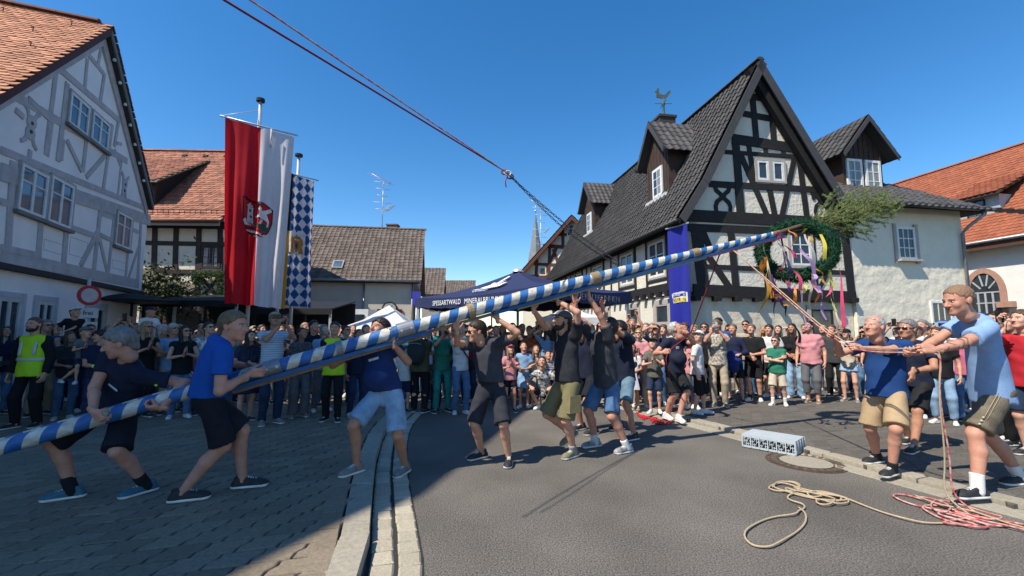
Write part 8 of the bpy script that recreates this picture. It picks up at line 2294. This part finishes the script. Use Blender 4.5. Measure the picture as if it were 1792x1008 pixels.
spect(1615,562,0,'man','down','white','grey',T,'short','grey','red faced grey haired man in white shirt behind the blue polo man',Y=8.0,skin='red')
spect(1652,563,0,'woman','phone','white:stripe:sky','ljeans',T,'bob','dark','person in blue cap filming with a blue phone beside the polo man',Y=7.4,cap='blue')
spect(1640,575,728,'woman','down','black','ljeans',T,'long','brown','woman in rolled pale jeans and pale trainers behind the polo man',shoe='w',llen=1.85,Y=7.0)
spect(1605,575,0,'child','down','white','grey',S_,'short','fairbrown','child held on an arm between grey haired men',Y=7.5,up=.55,gz=ZR)
spect(1570,575,0,'man','high','dgrey','jeans',T,'short','black','man in grey raising a black camera behind the rope puller',Y=8.8)
spect(1745,549,0,'man','down','dgrey','jeans',T,'short','black','black haired man looking out behind the shoulder of the polo man',Y=6.0)
spect(1768,553,0,'man','face','black','black',T,'short','brown','man in black with hand at his cheek right of the polo man',Y=5.6,look=(-1,-.2,.1))
spect(1792,546,0,'man','phone1','red','djeans',S_,'short','brown','man in red T-shirt filming at the right edge of the picture',Y=5.2,look=(-1,-.1,.1),lod=0)
spect(1760,585,0,'woman','down','sky','black',T,'long','dark','dark haired woman in pale blue seated low behind the polo man',Y=5.9)
spect(1684,570,0,'woman','down','rose','jeans',T,'long','brown','woman in rose half hidden behind the polo man',Y=7.2)
spect(1700,566,0,'man','down','navy','jeans',T,'short','grey','man in navy half hidden behind the polo man near the arched window',Y=7.9)
# second and third rows: faces and shoulders between the others
rows=[(16,570,9.0),(60,568,9.0),(100,571,8.8),(143,569,9.2),(190,573,9.0),(236,571,8.8),(276,572,8.9),(314,574,9.0),(352,573,9.0),(380,572,8.8),(410,571,8.8),(444,573,8.8),(458,571,9.2),(492,573,8.8),(507,572,9.4),(560,574,9.6),(592,573,9.5),(618,572,9.8),(655,573,10),(680,574,10.4),(708,573,10.8),(730,574,10.6),(760,573,10.4),(782,574,10.8),(812,573,10.5),(845,574,10.6),(858,573,11.2),(905,573,11.3),(935,574,11.4),(970,573,10.6),(985,573,9.6),(1000,573,10.2),(1035,573,9.6),(1050,572,10.2),(1064,573,9.8),(1092,572,10.4),(1120,570,10.3),(1142,571,10.2),(1170,570,10.2),(1188,572,10.0),(1215,571,10.0),(1246,572,10.2),(1275,572,10.6),(1336,573,10.8),(1380,573,10.9),(1408,573,10.8),(1440,573,10.8),(1473,574,10.6),(1512,573,9.8),(1532,573,9.4),(1580,572,9.0),(1628,571,9.0),(1664,570,8.6),(1716,569,8.4),(1735,570,7.4),(1778,566,7.0)]
SHN=['navy','grey','white','black','dgrey','sky','olive','beige','maroon','teal','brown','rose','cream','lilac','blue']
SHW=dict(navy='navy blue',grey='grey',white='white',black='black',dgrey='charcoal',sky='pale blue',olive='olive',beige='beige',maroon='maroon',teal='teal',brown='brown',rose='rose',cream='cream',lilac='lilac',blue='bright blue')
HCN=['dark','brown','fairbrown','grey','black','blond','white','brown']
HCW=dict(dark='dark brown',brown='brown',fairbrown='light brown',grey='grey',black='black',blond='blond',white='white')
def where(px):
    for lim,t in((110,'behind the first steward'),(200,'near the round traffic sign'),(300,'behind the clapping blonde woman'),(420,'behind the royal blue pole carrier'),(520,'below the long red and white flag'),(620,'behind the second steward'),(720,'before the white pavilion'),(830,'left of the charcoal carrier'),(960,'under the parasol tent'),(1075,'behind the cargo shorts carrier'),(1160,'left of the rope man'),(1260,'by the blue banner'),(1350,'before the rough wall'),(1460,'below the wreath'),(1560,'behind the khaki shorts man'),(1680,'near the polo man'),(9999,'right of the polo man')):
        if px<lim:return t
for i,(px,top,Y)in enumerate(rows):
    kd='woman' if crowd_r.random()<.5 else 'man'
    hc_=HCN[(i*5+i//3)%len(HCN)];sh_k=SHN[(i*7+i//4)%len(SHN)]
    hr_=crowd_r.choice(['long','bob','pony']if kd=='woman' else['short','short','full','buzz','fringe']);sd_2=crowd_r.random()<.3;cp_=None if crowd_r.random()<.8 else crowd_r.choice(list(CAPM))
    ar=crowd_r.choice(['down','clap','phone','cross','down','shade'])
    lab='%s with %s hair in %s, back row %s'%(kd,HCW[hc_],SHW[sh_k],where(px))
    w=dict(shades=True)if sd_2 else{}
    if cp_:w['cap']=cp_;lab='%s in %s cap and %s shirt, back row %s'%(kd,cp_,SHW[sh_k],where(px))
    spect(px,top-crowd_r.uniform(0,5),0,kd,ar,sh_k,crowd_r.choice(['jeans','djeans','black','beige','grey']),T,hr_,hc_,lab,Y=Y,nophone=1 if ar!='phone' else None,**w)
# phones in raised hands
for i,(c,fd,rs,lab)in enumerate(PHONES):
    col=('black',(.012,.012,.014))if 'pale blue phone' not in lab and 'blue phone' not in lab else('blue',(.25,.45,.6))
    nm=' '.join(lab.split()[:11])if 'back row' not in lab else lab.split()[0]+' in '+lab.split(' in ')[-1].replace(', back row','')
    o=empty('phone',c,' '.join(('%s phone of the %s'%(col[0],nm)).split()[:16]),'phone','phones held up by spectators')
    u=unit(rs);mb=MB();mb.box(c,[u*.036,fd*.0045,Z*.074]);mb.build('case',mat('phone_'+col[0],col[1],.4),o)
    mb=MB();mb.box(c+fd*.006+u*.018+Z*.05,[u*.011,fd*.002,Z*.014]);mb.build('lens',M_BLACKMETAL,o)
# backpack, handbag, jacket, apron
P_=PEOPLE['backpack'];bk=P_['P']*.35+P_['N']*.65-P_['fs']*.21
bp=empty('backpack',bk,'large dark grey green backpack on the back of the big man','backpack')
F=Field(.016);F.ell(bk,(.17,.11,.27),.03,np.stack([P_['rs'],P_['fs'],P_['up']],1));F.ell(bk-P_['fs']*.09-P_['up']*.08,(.13,.05,.14),.02,np.stack([P_['rs'],P_['fs'],P_['up']],1));v,q=F.mesh(wrinkle(.004,3));M_BP=cloth('backpack_cloth',(.028,.038,.038));link('bag',np_mesh('bag',v-bk,q,[M_BP]),bp)
for s_ in(-1,1):swept([bk+P_['rs']*s_*.10+P_['up']*.2,P_['sh'][s_]*.8+P_['N']*.2+Z*.06,P_['sh'][s_]*.75+P_['P']*.25+P_['fs']*.12],.018,M_BP,bp,'strap',6)
swept([bk-P_['fs']*.12+P_['rs']*x*.12+P_['up']*(.12+.02*(1-x*x))for x in np.linspace(-1,1,7)],.005,mat('zip_grey',(.3,.3,.3),.5),bp,'zip',5)
P_=PEOPLE['bag'];hb=P_['P']+P_['rs']*-.20+P_['fs']*.06+Z*.02
hbg=empty('shoulder_bag',hb,'small black shoulder bag of the woman in white T-shirt','bag')
F=Field(.012);F.cone(hb-P_['fs']*.08,hb+P_['fs']*.08,.085,.085,.01,P_['rs'],.4);v,q=F.mesh();link('bag',np_mesh('bag',v-hb,q,[C_BLACK]),hbg)
swept([hb+Z*.05,P_['P']*.5+P_['N']*.5+P_['fs']*.155-P_['rs']*.03,P_['sh'][1]*.7+P_['N']*.3+P_['fs']*.07+Z*.04,P_['sh'][1]*.7+P_['N']*.3-P_['fs']*.02+Z*.075],.012,C_BLACK,hbg,'strap',6)
P_=PEOPLE['jacket'];jc=P_['hands'][1]*.5+P_['hands'][-1]*.5+P_['fs']*.06-Z*.08
jk=empty('jacket',jc,'bright blue jacket held in the arms of the boy in dark hoodie','jacket')
F=Field(.016);F.ell(jc,(.15,.08,.16),.03,np.stack([P_['rs'],P_['fs'],Z],1));F.ell(jc-Z*.16,(.11,.07,.14),.04,np.stack([P_['rs'],P_['fs'],Z],1));v,q=F.mesh(wrinkle(.012,9));link('folded_cloth',np_mesh('folded_cloth',v-jc,q,[cloth('jacket_blue',(.02,.035,.16))]),jk)
P_=PEOPLE['dirndl'];mb=MB();V=[];n=9
for j in range(7):
    z=P_['P'][2]+.06-j*(P_['P'][2]-.30*P_['H']+.0)/6.4
    for i in range(n):
        q=(i/(n-1)-.5)*1.5;R_=.135+.02*j;c=P_['P']*[1,1,0]+Z*z+(P_['fs']*[1,1,0]*math.cos(q)+P_['rs']*math.sin(q))*R_;V.append(c+P_['fs']*.012)
mb.add(V,[(j*n+i,j*n+i+1,(j+1)*n+i+1,(j+1)*n+i)for j in range(6)for i in range(n-1)]);mb.build('apron',mat('apron_white',(.55,.55,.6),.8,trans=.2),P_['root'],True)
F=Field(.018);F.cone(P_['P']+P_['up']*.05,P_['P']*.4+P_['N']*.6,.115,.125,.02,P_['fs'],.7);v,q=F.mesh();link('bodice',np_mesh('bodice',v-P_['loc'],q,[C_NAVY]),P_['root'])
